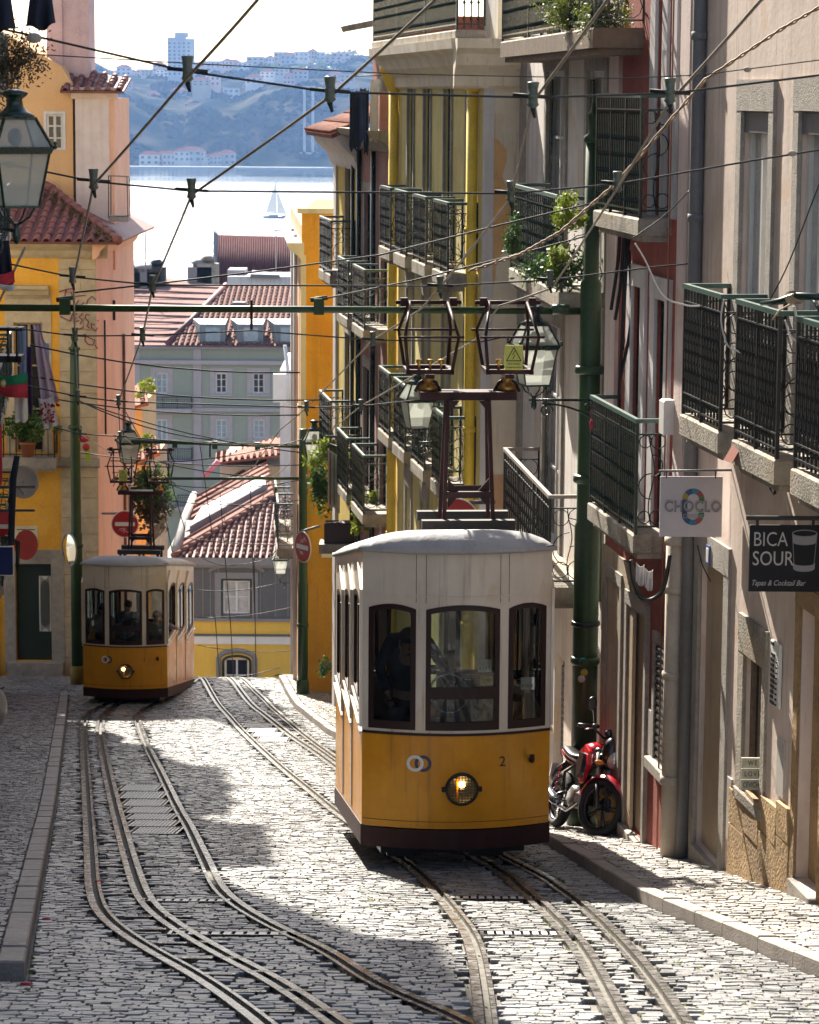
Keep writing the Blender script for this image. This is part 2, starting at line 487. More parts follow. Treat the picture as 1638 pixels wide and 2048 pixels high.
for keys, lab in ((('A','B','C'),'left tram track curving down beside the shaded kerb, with its cable slot'),(('D','E','F'),'right tram track running under the near tram, with its cable slot')):
    c = RAIL[keys[1]][0]
    t = empty('tram_track', (c.x, c.y, gz(c.y)), lab, 'tram track', 'tram tracks in the street')
    for k in keys:
        if k in 'BE':
            for s_ in (-1, 1):
                mb = MB(); a, b = sorted((s_*.028, s_*.088)); ribbon(mb, RAIL[k], a, b, -.05, .012)
                mb.build('slot_rail', M_steel if keys[1]=='B' else M_steelr, t)
            mb = MB(); ribbon(mb, RAIL[k], -.027, .027, -.12, -.09); mb.build('cable_slot', M_dark, t)
        else:
            sgn = 1 if k in 'AD' else -1
            mb = MB(); a, b = sorted((-sgn*.075, -sgn*.01)); ribbon(mb, RAIL[k], a, b, -.05, .012); mb.build('running_rail', M_steel if keys[1]=='B' else M_steelr, t)
            mb = MB(); a, b = sorted((sgn*.042, sgn*.075)); ribbon(mb, RAIL[k], a, b, -.05, .010); mb.build('guard_rail', M_steel if keys[1]=='B' else M_steelr, t)
            mb = MB(); a, b = sorted((-sgn*.009, sgn*.041)); ribbon(mb, RAIL[k], a, b, -.08, -.05); mb.build('rail_groove', M_dark, t)

RP = np.array([tuple(a.lerp(b, q/8)) for k in RAIL for a, b in zip(RAIL[k], RAIL[k][1:]) for q in range(8)])
# grates between the rails
M_glintslat = mat('glint_painted_slats', (.6,.6,.6), rough=.45, metal=.3, var=.15, vscale=20)  # near-white slat colour stands in for the light the bars reflect
GRATES = []
def grate(px, py, w, l, lab, bars=8, rows=1, pt=None):
    p = pt or G(px, py); z0 = gz(p.y)
    t = empty('drain_grate', (p.x, p.y, z0), lab, 'grate', 'iron grates between the rails')
    sl = (gz(p.y+l/2)-gz(p.y-l/2))/l
    def bx(x0,x1,y0,y1,h0,h1):
        m = MB()
        q = lambda h: [(p.x+x, p.y+y, z0+sl*y+h) for x,y in ((x0,y0),(x1,y0),(x1,y1),(x0,y1))]
        m.hexa(q(h0), q(h1)); return m
    f = MB()
    for a in ((-w/2,w/2,-l/2,-l/2+.03),(-w/2,w/2,l/2-.03,l/2),(-w/2,-w/2+.03,-l/2+.031,l/2-.031),(w/2-.03,w/2,-l/2+.031,l/2-.031)):
        q = bx(*a, -.03, .012); f.add(q.v, q.f)
    f.build('frame', M_steel, t)
    b = MB()
    n = bars
    for i in range(n):
        x = -w/2+.05+(w-.1)*(i+.5)/n
        for r_ in range(rows):
            ya, yb = -l/2+.032+(l-.064)*r_/rows+.02*(rows>1), -l/2+.032+(l-.064)*(r_+1)/rows-.02*(rows>1)
            q = bx(x-(w-.1)/n*.33, x+(w-.1)/n*.33, ya, yb, -.025, .009); b.add(q.v, q.f)
    b.build('bar', M_glintslat, t, kind='stuff')
    bx(-w/2+.03,w/2-.03,-l/2+.03,l/2-.03,-.032,-.029).build('pit', M_dark, t)
    GRATES.append((p.x, p.y, w/2, l/2))
for k in range(7):
    y_ = 41.3-k*1.28; mid = lambda q: min(RAIL[q], key=lambda p: abs(p.y-y_)).x
    xa_, xb_ = mid('B')+.11, mid('C')-.1
    grate(0, 0, xb_-xa_, 1.2, 'ribbed iron cover plate in the left track, %s of its row' % ('first','second','third','fourth','fifth','sixth','nearest')[k], 12, 4, pt=Vector(((xa_+xb_)/2, y_, 0)))
grate(371, 1802, .8, .25, 'narrow iron grate in the shaded cobbles just above the bend of the left track', 9)
grate(455, 1868, .95, .28, 'narrow pale iron grate on the lower bend of the left track', 9)
grate(995, 1797, .75, .3, 'sunlit iron grate in front of the near tram', 9)
grate(1053, 1868, .75, .3, 'sunlit iron grate in the right track below the tram shadow', 9)
for k in range(4):
    y_ = 56.5-k*1.4; mid = lambda q: min(RAIL[q], key=lambda p: abs(p.y-y_)).x
    xa_, xb_ = mid('D')+.1, mid('E')-.11
    grate(0, 0, xb_-xa_, 1.3, 'ribbed iron cover plate beside the near tram, %s of its row' % ('first','second','third','nearest')[k], 12, 4, pt=Vector(((xa_+xb_)/2, y_, 0)))
for i, (x, y) in enumerate([(205,1608),(215,1668),(222,1685),(233,1702),(237,1717),(235,1733),(235,1751),(240,1770),(250,1790),(278,1835),(305,1860),(345,1888),(395,1918),(440,1950),(500,1985),(555,2025),(290,1700),(298,1716),(305,1733),(308,1751),(312,1770),(325,1790),(355,1835),(385,1860),(418,1886),(470,1918),(525,1945),(590,1983),(650,2023),(820,1980)][:29]):
    grate(x, y, .22, .09, 'small slotted drain plate ' + ('on the left of' if i < 16 else 'on the right of') + ' the left cable slot, %s in its line' % ('first','second','third','fourth','fifth','sixth','seventh','eighth','ninth','tenth','eleventh','twelfth','thirteenth','fourteenth','fifteenth','nearest')[i if i < 16 else i-16], 5)

# ------------------------------------------------------------------ cobbles
_yy = np.arange(-5, 100, .25); _gzt = (_yy, gz(_yy))
def stones(xa, xb, d0, d1, pw, pd, top, gap, skip, jit, seed, tilt=.03, th=.1):
    """courses of stones between curves xa(d), xb(d). returns arrays"""
    rng = np.random.default_rng(seed)
    rec = []
    d = d0
    row = 0
    while d < d1:
        dd = pd * rng.uniform(.85, 1.18)
        a, b = xa(d), xb(d)
        x = a + rng.uniform(0, .05) + (pw*.5 if row % 2 else 0) - pw*.5
        while x < b:
            w = pw * rng.uniform(.75, 1.35)
            x1 = min(x + w, b)
            xc = max(x, a)
            if x1 - xc > pw*.35: rec.append(((xc+x1)/2, d+dd/2, x1-xc-gap, dd-gap))
            x += w
        d += dd; row += 1
    r = np.array(rec)
    keep = np.ones(len(r), bool)
    if skip:
        for s_ in range(0, len(r), 1000):
            c = r[s_:s_+1000]; q = RP[(RP[:,1] > c[:,1].min()-.5) & (RP[:,1] < c[:,1].max()+.5)]
            if not len(q): continue
            d2 = (c[:,None,0]-q[None,:,0])**2 + (c[:,None,1]-q[None,:,1])**2
            keep[s_:s_+1000] &= d2.min(1) > (.07 + c[:,2]*.42)**2
        for (gx, gy, hw, hl) in GRATES:
            keep &= ~((np.abs(r[:,0]-gx) < hw+r[:,2]*.45) & (np.abs(r[:,1]-gy) < hl+r[:,3]*.45))
    return r[keep]
def stone_mesh(r, top, jit, seed, name, material, tilt=.035, skew=0.):
    """all stones in one mesh: rounded tops, slightly tilted"""
    rng = np.random.default_rng(seed)
    n = len(r)
    z = np.interp(r[:,1], *_gzt) + top + rng.uniform(-.006, .006, n)
    sl = (np.interp(r[:,1]+.1, *_gzt) - np.interp(r[:,1]-.1, *_gzt)) / .2
    V = np.zeros((n, 12, 3)); cx = np.array([-1,1,1,-1.]); cy = np.array([-1,-1,1,1.])
    tx = rng.normal(0, tilt, n); ty = rng.normal(0, tilt, n)
    j = rng.uniform(-jit, jit, (n, 4, 2))
    for L, (sc, dz) in enumerate(((1., -.07), (.99, -.007), (.9, 0.))):
        X = cx[None]*r[:,2:3]/2*sc + j[:,:,0]; Y = cy[None]*r[:,3:4]/2*sc + j[:,:,1]
        V[:, L*4:L*4+4, 0] = r[:,0:1] + X
        V[:, L*4:L*4+4, 1] = r[:,1:2] + Y
        V[:, L*4:L*4+4, 2] = z[:,None] + dz + sl[:,None]*Y + (tx[:,None]*X + ty[:,None]*Y if L else 0)
    q = []
    for L in (0, 4):
        for k in range(4):
            l = (k+1) % 4; q.append((L+k, L+l, L+4+l, L+4+k))
    q.append((8,9,10,11))
    F_ = np.array(q)[None] + (np.arange(n)*12)[:,None,None]
    me = bpy.data.meshes.new(name)
    nv = n*12; nf = n*9
    me.vertices.add(nv); me.vertices.foreach_set('co', V.reshape(-1))
    me.loops.add(nf*4); me.loops.foreach_set('vertex_index', F_.reshape(-1).astype(np.int32))
    me.polygons.add(nf); me.polygons.foreach_set('loop_start', (np.arange(nf)*4).astype(np.int32)); me.polygons.foreach_set('loop_total', np.full(nf, 4, np.int32))
    me.polygons.foreach_set('use_smooth', np.zeros(nf, bool))
    me.update(); me.validate()
    at = me.attributes.new('tone', 'FLOAT', 'FACE'); at.data.foreach_set('value', np.repeat(rng.uniform(0,1,n), 9).astype(np.float32))
    me.materials.append(material)
    return me

COB = [(.09,.092,.095),(.17,.172,.175),(.27,.27,.268),(.13,.132,.135),(.37,.366,.36)]
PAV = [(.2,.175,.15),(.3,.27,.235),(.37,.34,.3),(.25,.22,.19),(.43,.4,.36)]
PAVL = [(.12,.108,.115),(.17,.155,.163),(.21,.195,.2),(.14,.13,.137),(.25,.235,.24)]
def setts(r, name, cols, seed, rough, parent, top, jit, inview, lab, tilt=.035, n_ind=300):
    # the stones that show largest become objects of their own
    d = r[:,1]
    px = 819 + FPX*r[:,0]/(d*math.cos(PITCH)-0) ; dep = -(np.interp(d, *_gzt))
    py = 1024 + FPX*np.tan(np.arctan2(dep, d)-PITCH)
    vis = (px > 8) & (px < 1630) & (py > 900) & (py < 2040) & inview(px, py)
    idx = np.where(vis)[0]; idx = idx[np.argsort(d[idx])][:n_ind]
    rest = np.ones(len(r), bool); rest[idx] = False
    me = stone_mesh(r[rest], top, jit, seed, name, stonemat(name+'_stone', cols, rough))
    o = bpy.data.objects.new(name, me); S.collection.objects.link(o); o['kind'] = 'stuff'
    if parent: o.parent = parent
    mt = stonemat(name+'_stone_single', cols, rough, attr=False)
    protos = []
    for k in range(8):
        m = MB(); j = [(random.uniform(-.07,.07), random.uniform(-.07,.07)) for _ in range(4)]
        vs_ = []
        for sc, dz in ((1,-.07),(.99,-.007),(.9,0)):
            for (a,b),(jx,jy) in zip(((-1,-1),(1,-1),(1,1),(-1,1)), j): vs_.append((a*.5*sc+jx, b*.5*sc+jy, dz))
        m.add(vs_, [(L+q,L+(q+1)%4,L+4+(q+1)%4,L+4+q) for L in (0,4) for q in range(4)]+[(8,9,10,11),(3,2,1,0)], False)
        protos.append(m.mesh(lab, mt))
    for n_, i in enumerate(idx):
        x, y, w, l = r[i]; sl = (gz(y+.1)-gz(y-.1))/.2
        o = bpy.data.objects.new(lab, protos[n_ % 8]); S.collection.objects.link(o)
        o.parent = g
        o.location = (x, y, gz(y)+top+random.uniform(-.006,.006))
        o.scale = (w, l, 1); o.rotation_euler = (math.atan(sl)+random.gauss(0,tilt), random.gauss(0,tilt), 0)
st = stones(lambda d: (LK(d)-3.4 if d < 19.0 else LK(d)+.01 if d < 66 else -15.), lambda d: RK(d)-.01, 14.5, 71.6, .122, .088, 0, .007, True, .005, 3)
setts(st, 'street_cobbles', COB, 11, .4, None, 0., .007, lambda x, y: x > 0, 'cobblestone', .024)
# pavements
def pav_sheet(name, xa, xb, d0, d1, h, material):
    vs = []; fs = []
    dd = np.arange(d0, d1, .5)
    for y in dd:
        vs += [(xa(y), y, gz(y)+h), (xb(y), y, gz(y)+h)]
    for i in range(len(dd)-1): fs.append((2*i,2*i+1,2*i+3,2*i+2))
    return MB().add(vs, fs).build(name, material, kind='structure', loc=(0,0,0))
pr = pav_sheet('pavement_right', lambda d: RK(d)+.16, lambda d: PRx(d)+.6, 12, 74, .095, M_ground)
pl_ = pav_sheet('pavement_left', lambda d: LK(d)-3.6, lambda d: LK(d)-.2, 19.2, 66, .095, M_ground)
sr = stones(lambda d: RK(d)+.165, lambda d: PRx(d)+.25, 15, 70, .115, .1, 0, .011, False, .004, 5)
setts(sr, 'pavement_setts_right', PAV, 12, .55, None, .115, .004, lambda x, y: (y > 1670) & (x > 1150), 'pavement_stone', .02)
sl_ = stones(lambda d: LK(d)-3.0, lambda d: LK(d)-.21, 19.4, 65.5, .12, .105, 0, .011, False, .004, 6)
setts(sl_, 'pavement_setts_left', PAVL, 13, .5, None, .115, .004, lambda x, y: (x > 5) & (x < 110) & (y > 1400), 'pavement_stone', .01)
# kerb stones
def kerbs(xf, w, d0, d1, side, lab):
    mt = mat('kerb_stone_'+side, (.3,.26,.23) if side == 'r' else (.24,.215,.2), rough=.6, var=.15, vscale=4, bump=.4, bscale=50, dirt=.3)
    d = d0; par = pr if side == 'r' else pl_
    while d < d1:
        L = random.uniform(.8, 1.3); e = min(d+L, d1)-.012
        xx = lambda y: xf(y)
        a0, a1 = xx(d), xx(e); h = .125+random.uniform(-.006,.006)
        q = lambda hh, b: [(a0+b, d+b, gz(d)+hh), (a0+w-b, d+b, gz(d)+hh), (a1+w-b, e-b, gz(e)+hh), (a1+b, e-b, gz(e)+hh)]
        m = MB(); m.hexa(q(-.05, 0), q(h-.012, 0)); m.hexa(q(h-.0125, .0), q(h, .012))
        m.build('kerb_stone', mt, par)
        d += L
kerbs(lambda d: RK(d), .16, 15, 70, 'r', '')
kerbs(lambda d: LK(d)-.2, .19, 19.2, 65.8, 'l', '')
# end kerb of the left pavement
m = MB()
for i in range(3):
    x0 = LK(19.2)-.25-1.0*(i+1); q = lambda h: [(x0,19.02,gz(19.02)+h),(x0+.98,19.02,gz(19.02)+h),(x0+.98,19.19,gz(19.19)+h),(x0,19.19,gz(19.19)+h)]
    m = MB(); m.hexa(q(-.05), q(.12)); m.build('kerb_stone', _M['kerb_stone_l'], pl_)
# weeds in the joints
m = MB(); wr = np.random.default_rng(5)
for _ in range(1500):
    d = wr.uniform(16, 34)
    x = wr.uniform(RK(d)-3.4 if wr.uniform() < .75 else LK(d)+.3, RK(d)-.3) if wr.uniform() < .8 else wr.choice([LK(d)+.03, RK(d)+1.1])
    if mnoise.noise((x*1.1, d*.6, 3)) < -.05: continue
    z = gz(d); h = wr.uniform(.004, .012); a = wr.uniform(0, 3.14)
    dx, dy = math.cos(a)*.013, math.sin(a)*.013
    m.add([(x-dx,d-dy,z-.01),(x+dx,d+dy,z-.01),(x+dx*1.5,d+dy,z+h),(x-dx*.5,d-dy*1.5,z+h*.8)], [(0,1,2,3)])
m.build('joint_weeds', leafmat('weed_green',(.12,.17,.05),(.2,.24,.08)), kind='stuff')

# ------------------------------------------------------------------ river, far bank
wm = bpy.data.materials.new('river_water'); wm.use_nodes = True; t = wm.node_tree; b = t.nodes['Principled BSDF']
b.inputs['Base Color'].default_value = (.05,.075,.085,1); b.inputs['Roughness'].default_value = .28; b.inputs['Specular IOR Level'].default_value = .3
geo = nd(t,'ShaderNodeNewGeometry'); mp = nd(t,'ShaderNodeMapping'); mp.inputs['Scale'].default_value = (.12,.5,1)
t.links.new(geo.outputs['Position'], mp.inputs[0])
n1 = nd(t,'ShaderNodeTexNoise'); n1.inputs['Scale'].default_value = 1.; n1.inputs['Detail'].default_value = 6; t.links.new(mp.outputs[0], n1.inputs['Vector'])
bp = nd(t,'ShaderNodeBump'); bp.inputs['Strength'].default_value = 1.; bp.inputs['Distance'].default_value = 1.6
t.links.new(n1.outputs['Fac'], bp.inputs['Height']); t.links.new(bp.outputs[0], b.inputs['Normal'])
mp2 = nd(t,'ShaderNodeMapping'); mp2.inputs['Scale'].default_value = (.0012,.02,1); t.links.new(geo.outputs['Position'], mp2.inputs[0])
n2 = nd(t,'ShaderNodeTexNoise'); n2.inputs['Scale'].default_value = 1.; n2.inputs['Detail'].default_value = 3; t.links.new(mp2.outputs[0], n2.inputs['Vector'])
mr = nd(t,'ShaderNodeMapRange'); mr.inputs[1].default_value=.35; mr.inputs[2].default_value=.65; mr.inputs[3].default_value=.1; mr.inputs[4].default_value=.45
t.links.new(n2.outputs['Fac'], mr.inputs[0])
sp_ = nd(t,'ShaderNodeSeparateXYZ'); t.links.new(geo.outputs['Position'], sp_.inputs[0]); calm = nd(t,'ShaderNodeMapRange'); calm.inputs[1].default_value=1560; calm.inputs[2].default_value=1800; calm.inputs[3].default_value=1.; calm.inputs[4].default_value=.12
t.links.new(sp_.outputs[1], calm.inputs[0]); ml = nd(t,'ShaderNodeMath', operation='MULTIPLY'); t.links.new(mr.outputs[0], ml.inputs[0]); t.links.new(calm.outputs[0], ml.inputs[1]); t.links.new(ml.outputs[0], b.inputs['Roughness'])
ml2 = nd(t,'ShaderNodeMath', operation='MULTIPLY'); t.links.new(calm.outputs[0], ml2.inputs[0]); ml2.inputs[1].default_value = 1.; t.links.new(ml2.outputs[0], bp.inputs['Strength'])
MB().add([(-1500,290,-51.2),(1500,290,-51.2),(1500,2060,-51.2),(-1500,2060,-51.2)], [(0,1,2,3)]).build('river', wm, kind='structure', loc=(0,0,0))

hm = bpy.data.materials.new('hillside'); hm.use_nodes = True; t = hm.node_tree; b = t.nodes['Principled BSDF']; b.inputs['Roughness'].default_value = .95; b.inputs['Specular IOR Level'].default_value = 0
geo = nd(t,'ShaderNodeNewGeometry'); n1 = nd(t,'ShaderNodeTexNoise'); n1.inputs['Scale'].default_value=.03; n1.inputs['Detail'].default_value=9; t.links.new(geo.outputs['Position'], n1.inputs['Vector'])
cr = nd(t,'ShaderNodeValToRGB'); cr.color_ramp.elements[0].position=.42; cr.color_ramp.elements[0].color=(.01,.018,.01,1); cr.color_ramp.elements[1].position=.66; cr.color_ramp.elements[1].color=(.09,.08,.055,1)
t.links.new(n1.outputs['Fac'], cr.inputs[0]); t.links.new(cr.outputs[0], b.inputs['Base Color'])
# skyline height of the land in picture rows, by column
_sk = np.array([(-900,150),(0,150),(170,118),(230,150),(330,140),(480,128),(560,118),(700,112),(1000,120),(2200,150)])
_cl = np.array([(-900,190),(0,170),(200,175),(250,205),(300,232),(370,245),(400,215),(470,225),(520,200),(620,190),(700,195),(2200,195)])
def hill(x, y):
    px = 819 + x/y*FPX
    zc = -(np.interp(px, _cl[:,0], _cl[:,1])-190)/FPX*2140
    zs = -(np.interp(px, _sk[:,0], _sk[:,1])-190)/FPX*2650
    n = mnoise.fractal((x/40., y/60., 1.), .8, 2.2, 6)
    if y < 2015: return -53 + (y-1985)*.06
    if y < 2150:
        k = (y-2015)/135; k = k*k*(3-2*k)
        return -51 + (zc+51)*k + n*4*math.sin(math.pi*min(1,k))
    if y < 2650:
        k = (y-2150)/500
        return zc + (zs-zc)*k + n*3
    return zs - (y-2650)*.08
hx = np.linspace(-900, 900, 181); hy = np.concatenate([np.linspace(1985,2160,26), np.linspace(2180,3100,40)])
vs = [(x, y, hill(x, y)) for y in hy for x in hx]; fs = []
for j in range(len(hy)-1):
    for i in range(len(hx)-1):
        a = j*len(hx)+i; fs.append((a,a+1,a+1+len(hx),a+len(hx)))
m = MB().add(vs, fs); m.sm = [True]*len(m.f); m.build('hills', hm, kind='structure', loc=(0,0,0))
M_hw = [mat('far_wall_%d'%i, c, rough=.9, var=.08, vscale=.1, spec=0.) for i, c in enumerate([(.62,.6,.56),(.5,.42,.33),(.6,.45,.4),(.45,.45,.45),(.66,.64,.62)])]
M_hr = mat('far_roof', (.2,.085,.055), rough=.9, var=.15, vscale=.2, spec=0.); M_hwin = mat('far_window', (.04,.05,.06), rough=.3, var=0)
def far_house(px, py, d, w, h, dep, lab, roof='hip', wallm=0, name='house', group='houses on the far bank', rows=2, cols=3):
    p = P(px, py, d)
    t = empty(name, p, lab, 'house' if name == 'house' else 'building', group)
    x0, x1, y0, y1 = p.x-w/2, p.x+w/2, d, d+dep
    MB().box(x0,x1,y0,y1,p.z-12,p.z+h).build('wall', M_hw[wallm], t)
    if roof == 'hip':
        m = MB(); o = .5; rz = p.z+h; rh = min(w, dep)*.28; k = min(w, dep)/2
        m.add([(x0-o,y0-o,rz),(x1+o,y0-o,rz),(x1+o,y1+o,rz),(x0-o,y1+o,rz),(x0+k*.9,(y0+y1)/2,rz+rh),(x1-k*.9,(y0+y1)/2,rz+rh)], [(0,1,5,4),(1,2,5),(2,3,4,5),(3,0,4),(3,2,1,0)]); m.build('roof', M_hr, t)
    else: MB().box(x0-.3,x1+.3,y0-.3,y1+.3,p.z+h+.01,p.z+h+.8).build('roof', M_hw[3], t)
    me = MB().box(-.5,.5,-.1,.1,-.5,.5).mesh('window', M_hwin)
    for r_ in range(rows):
        for c_ in range(cols):
            inst('window', me, (x0+w*(c_+.5)/cols, y0-.02, p.z+h*(r_+.5)/rows), t, scale=(w/cols*.45, 1, h/rows*.45))
# ------------------------------------------------------------------ facade tools
def wall(pl, name, material, parent, s0, s1, z0, z1, ops=(), th=.3, depth=7., back=True):
    """masonry wall with real openings (s0,s1,z0,z1) and the body of the house behind it"""
    ops = [o for o in ops]
    sb = sorted(set([s0, s1] + [v for o in ops for v in o[:2] if s0 < v < s1]))
    zb = sorted(set([z0, z1] + [v for o in ops for v in o[2:4] if z0 < v < z1]))
    m = MB(pl)
    for i in range(len(sb)-1):
        j0 = 0
        run = None
        for j in range(len(zb)-1):
            cs, cz = (sb[i]+sb[i+1])/2, (zb[j]+zb[j+1])/2
            hole = any(o[0] < cs < o[1] and o[2] < cz < o[3] for o in ops)
            if not hole:
                if run is None: run = zb[j]
            if hole and run is not None:
                m.add([(sb[i],0,run),(sb[i+1],0,run),(sb[i+1],0,zb[j]),(sb[i],0,zb[j])], [(0,1,2,3)]); run = None
        if run is not None:
            m.add([(sb[i],0,run),(sb[i+1],0,run),(sb[i+1],0,z1),(sb[i],0,z1)], [(0,1,2,3)])
    for (a, b, c, d) in [o[:4] for o in ops]:
        a, b, c, d = max(a,s0), min(b,s1), max(c,z0), min(d,z1)
        m.add([(a,0,c),(b,0,c),(b,0,d),(a,0,d),(a,-th,c),(b,-th,c),(b,-th,d),(a,-th,d)], [(0,1,5,4),(1,2,6,5),(2,3,7,6),(3,0,4,7)])
    # body
    m.add([(s0,0,z0),(s1,0,z0),(s1,0,z1),(s0,0,z1),(s0,-depth,z0),(s1,-depth,z0),(s1,-depth,z1),(s0,-depth,z1),(s0,-th-.02,z0),(s1,-th-.02,z0),(s1,-th-.02,z1),(s0,-th-.02,z1)],
          [(1,5,6,2),(0,3,7,4),(3,2,6,7),(4,7,6,5),(8,9,10,11)])
    return m.build(name, material, parent)
def window(pl, parent, a, b, c, d, fm=None, pane=None, sur=None, sw=.16, rec=.14, bars=(1, 3), sill=True, name='window', fw=.06, lintel=0.):
    """frame with mullions; pane, stone surround and sill as its sub-parts"""
    fm = fm or M_white; pane = pane or M_pane
    m = MB(pl)
    y0, y1 = -rec-.05, -rec
    m.box(a,a+fw,y0,y1,c,d); m.box(b-fw,b,y0,y1,c,d); m.box(a+fw,b-fw,y0,y1,c,c+fw); m.box(a+fw,b-fw,y0,y1,d-fw,d)
    nv, nh = bars
    for i in range(nv):
        x = a+(b-a)*(i+1)/(nv+1); m.box(x-.035,x+.035,y0-.003,y1+.003,c+fw,d-fw)
    for i in range(nh-1):
        z = c+(d-c)*(i+1)/nh; m.box(a+fw,b-fw,y0+.008,y1-.008,z-.018,z+.018)
    w = m.build(name, fm, parent)
    MB(pl).box(a+.01,b-.01,y0-.02,y0+.01,c+.01,d-.01).build('pane', pane, w)
    if sur:
        m = MB(pl); o = .035
        m.box(a-sw,a,-.01,o,c,d); m.box(b,b+sw,-.01,o,c,d); m.box(a-sw,b+sw,-.01,o+.004,d,d+sw+lintel)
        m.build('surround', sur, w)
        if sill: MB(pl).bbox(a-sw-.03,b+sw+.03,-.01,.1,c-.12,c-.003).build('sill', sur, w)
    return w
def baluster_geo(m, p0, p1, r=.009, knobs=(.12,.35,.5,.65,.88), kr=.027):
    """cast bar with knobs between p0 and p1 (already in plane coordinates)"""
    p0 = Vector(p0); p1 = Vector(p1)
    m.add([p0+Vector((a*r,b*r,0)) for a,b in ((-1,-1),(1,-1),(1,1),(-1,1))]+[p1+Vector((a*r,b*r,0)) for a,b in ((-1,-1),(1,-1),(1,1),(-1,1))], [(0,1,5,4),(1,2,6,5),(2,3,7,6),(3,0,4,7)])
    for k in knobs:
        c = p0.lerp(p1, k)
        m.add([c+Vector(v)*kr for v in ((1,0,0),(0,1,0),(-1,0,0),(0,-1,0),(0,0,1.5),(0,0,-1.5))], [(0,1,4),(1,2,4),(2,3,4),(3,0,4),(1,0,5),(2,1,5),(3,2,5),(0,3,5)])
def ring_geo(m, c, r, axis='s', t=.008, n=10, frac=1.0, a0=0.):
    pts = []
    k = n if frac >= 1 else int(n*frac)+1
    for i in range(k):
        a = a0+2*math.pi*i/n
        pts.append((c[0]+r*math.cos(a), c[1], c[2]+r*math.sin(a)) if axis == 's' else (c[0], c[1]+r*math.cos(a), c[2]+r*math.sin(a)))
    m.tube(pts, t, 4, False, closed=frac >= 1)
def balcony(pl, parent, a, b, z, out, h, slabm, railm=None, topm=None, th=.2, sp=.1, dense=False, scroll=True, bow=0., knobs=(.12,.35,.5,.65,.88), lab=None, over=.03, tw=.05):
    railm = railm or M_iron; topm = topm or M_rail
    m = MB(pl); m.bbox(a-over,b+over,-.02,out+over,z-th,z,.02)
    m.box(a-over+.05,b+over-.05,-.02,out+over-.06,z-th-.07,z-th-.002)
    w = m.build('balcony', slabm, parent)
    if lab: w['label'] = lab
    zt = z+h
    hr = MB(pl); hr.box(a-tw/2,b+tw/2,out-tw/2,out+tw/2,zt-.03,zt+.015)
    hr.box(a-tw/2,a+tw/2,0,out-tw/2,zt-.03,zt+.015); hr.box(b-tw/2,b+tw/2,0,out-tw/2,zt-.03,zt+.015)
    hr.build('handrail', topm, w)
    m = MB(pl)
    for zz in ((z+.07, z+.09), (zt-.16, zt-.145)) + (((z+.2, z+.215),) if dense else ()):
        m.box(a,b,out-.014,out+.014,*zz)
        m.box(a-.014,a+.014,0,out-.015,*zz); m.box(b-.014,b+.014,0,out-.015,*zz)
    for x in (a, b, (a+b)/2) if b-a < 1.9 else (a, b, a+(b-a)/3, a+(b-a)*2/3):
        m.box(x-.016,x+.016,out-.016,out+.016,z,zt-.03)
    for x in (a, b): m.box(x-.015,x+.015,.0,.03,z+.05,zt-.03)
    m.build('rail_bar', railm, w)
    m = MB(pl)
    n = int((b-a)/sp)
    for i in range(1, n):
        x = a+(b-a)*i/n
        baluster_geo(m, (x,out,z+.03), (x,out,zt-.03), .009, knobs)
        if dense:
            baluster_geo(m, (x-(b-a)/n*.5,out,z+.3), (x-(b-a)/n*.5,out,zt-.3), .012, (.05,.2,.35,.5,.65,.8,.95), .024)
    if dense:      # open ovals between the bars, above and below a close-set middle
        for i in range(n):
            x = a+(b-a)*(i+.5)/n
            for c_, hh in ((zt-.32,.12),(z+.34,.12)):
                m.tube([(x+sp*.32*math.cos(q),out,c_+hh*math.sin(q)) for q in [2*math.pi*k/8 for k in range(8)]], .007, 4, False, closed=True)
    m.build('baluster', railm, w, kind='stuff')
    m = MB(pl)
    for x in (a, b):
        if scroll:
            r = min(out*.24, .13); nz_ = max(2, int((h-.2)/(2*r)))
            for k in range(nz_):
                zz = z+.1+r+(h-.25-2*r)*k/(nz_-1)
                if k in (0, nz_-1) or dense:
                    ring_geo(m, (x,out*.3,zz), r, 'o'); ring_geo(m, (x,out*.72,zz), r*.85, 'o')
            m.tube([(x,out*.5+.03*math.sin(q*8),z+.1+(h-.25)*q) for q in [k/14 for k in range(15)]], .008, 4, False)
            ring_geo(m, (x,out*.5,z+h*.42), out*.42, 'o', frac=.5, a0=-math.pi/2, n=16)
            ring_geo(m, (x,out*.5,z+h*.6), out*.36, 'o', frac=.5, a0=math.pi/2, n=16)
        else:
            for k in range(1, max(2,int(out/sp))): baluster_geo(m, (x,out*k/max(2,int(out/sp)),z+.03), (x,out*k/max(2,int(out/sp)),zt-.03), .009, knobs)
    m.build('end_scroll', railm, w, kind='stuff')
    return w
def downpipe(pl, parent, s, o, z0, z1, r, material, joints=(), hopper=None, name='drainpipe'):
    m = MB(); p = lambda z: pl.w(s, o, z)
    m.tube([p(z0), p(z1)], r, 12)
    for z in joints: m.tube([p(z-.04), p(z+.04)], r*1.18, 12)
    if hopper:
        z = hopper
        c = p(z)
        m.lathe((c.x,c.y,c.z), [(r,-.25),(r*1.4,-.2),(r*2.6,.05),(r*2.7,.1),(r*3.,.12),(r*3.,.2),(r*1.2,.21)], 14)
    return m.build(name, material, parent)
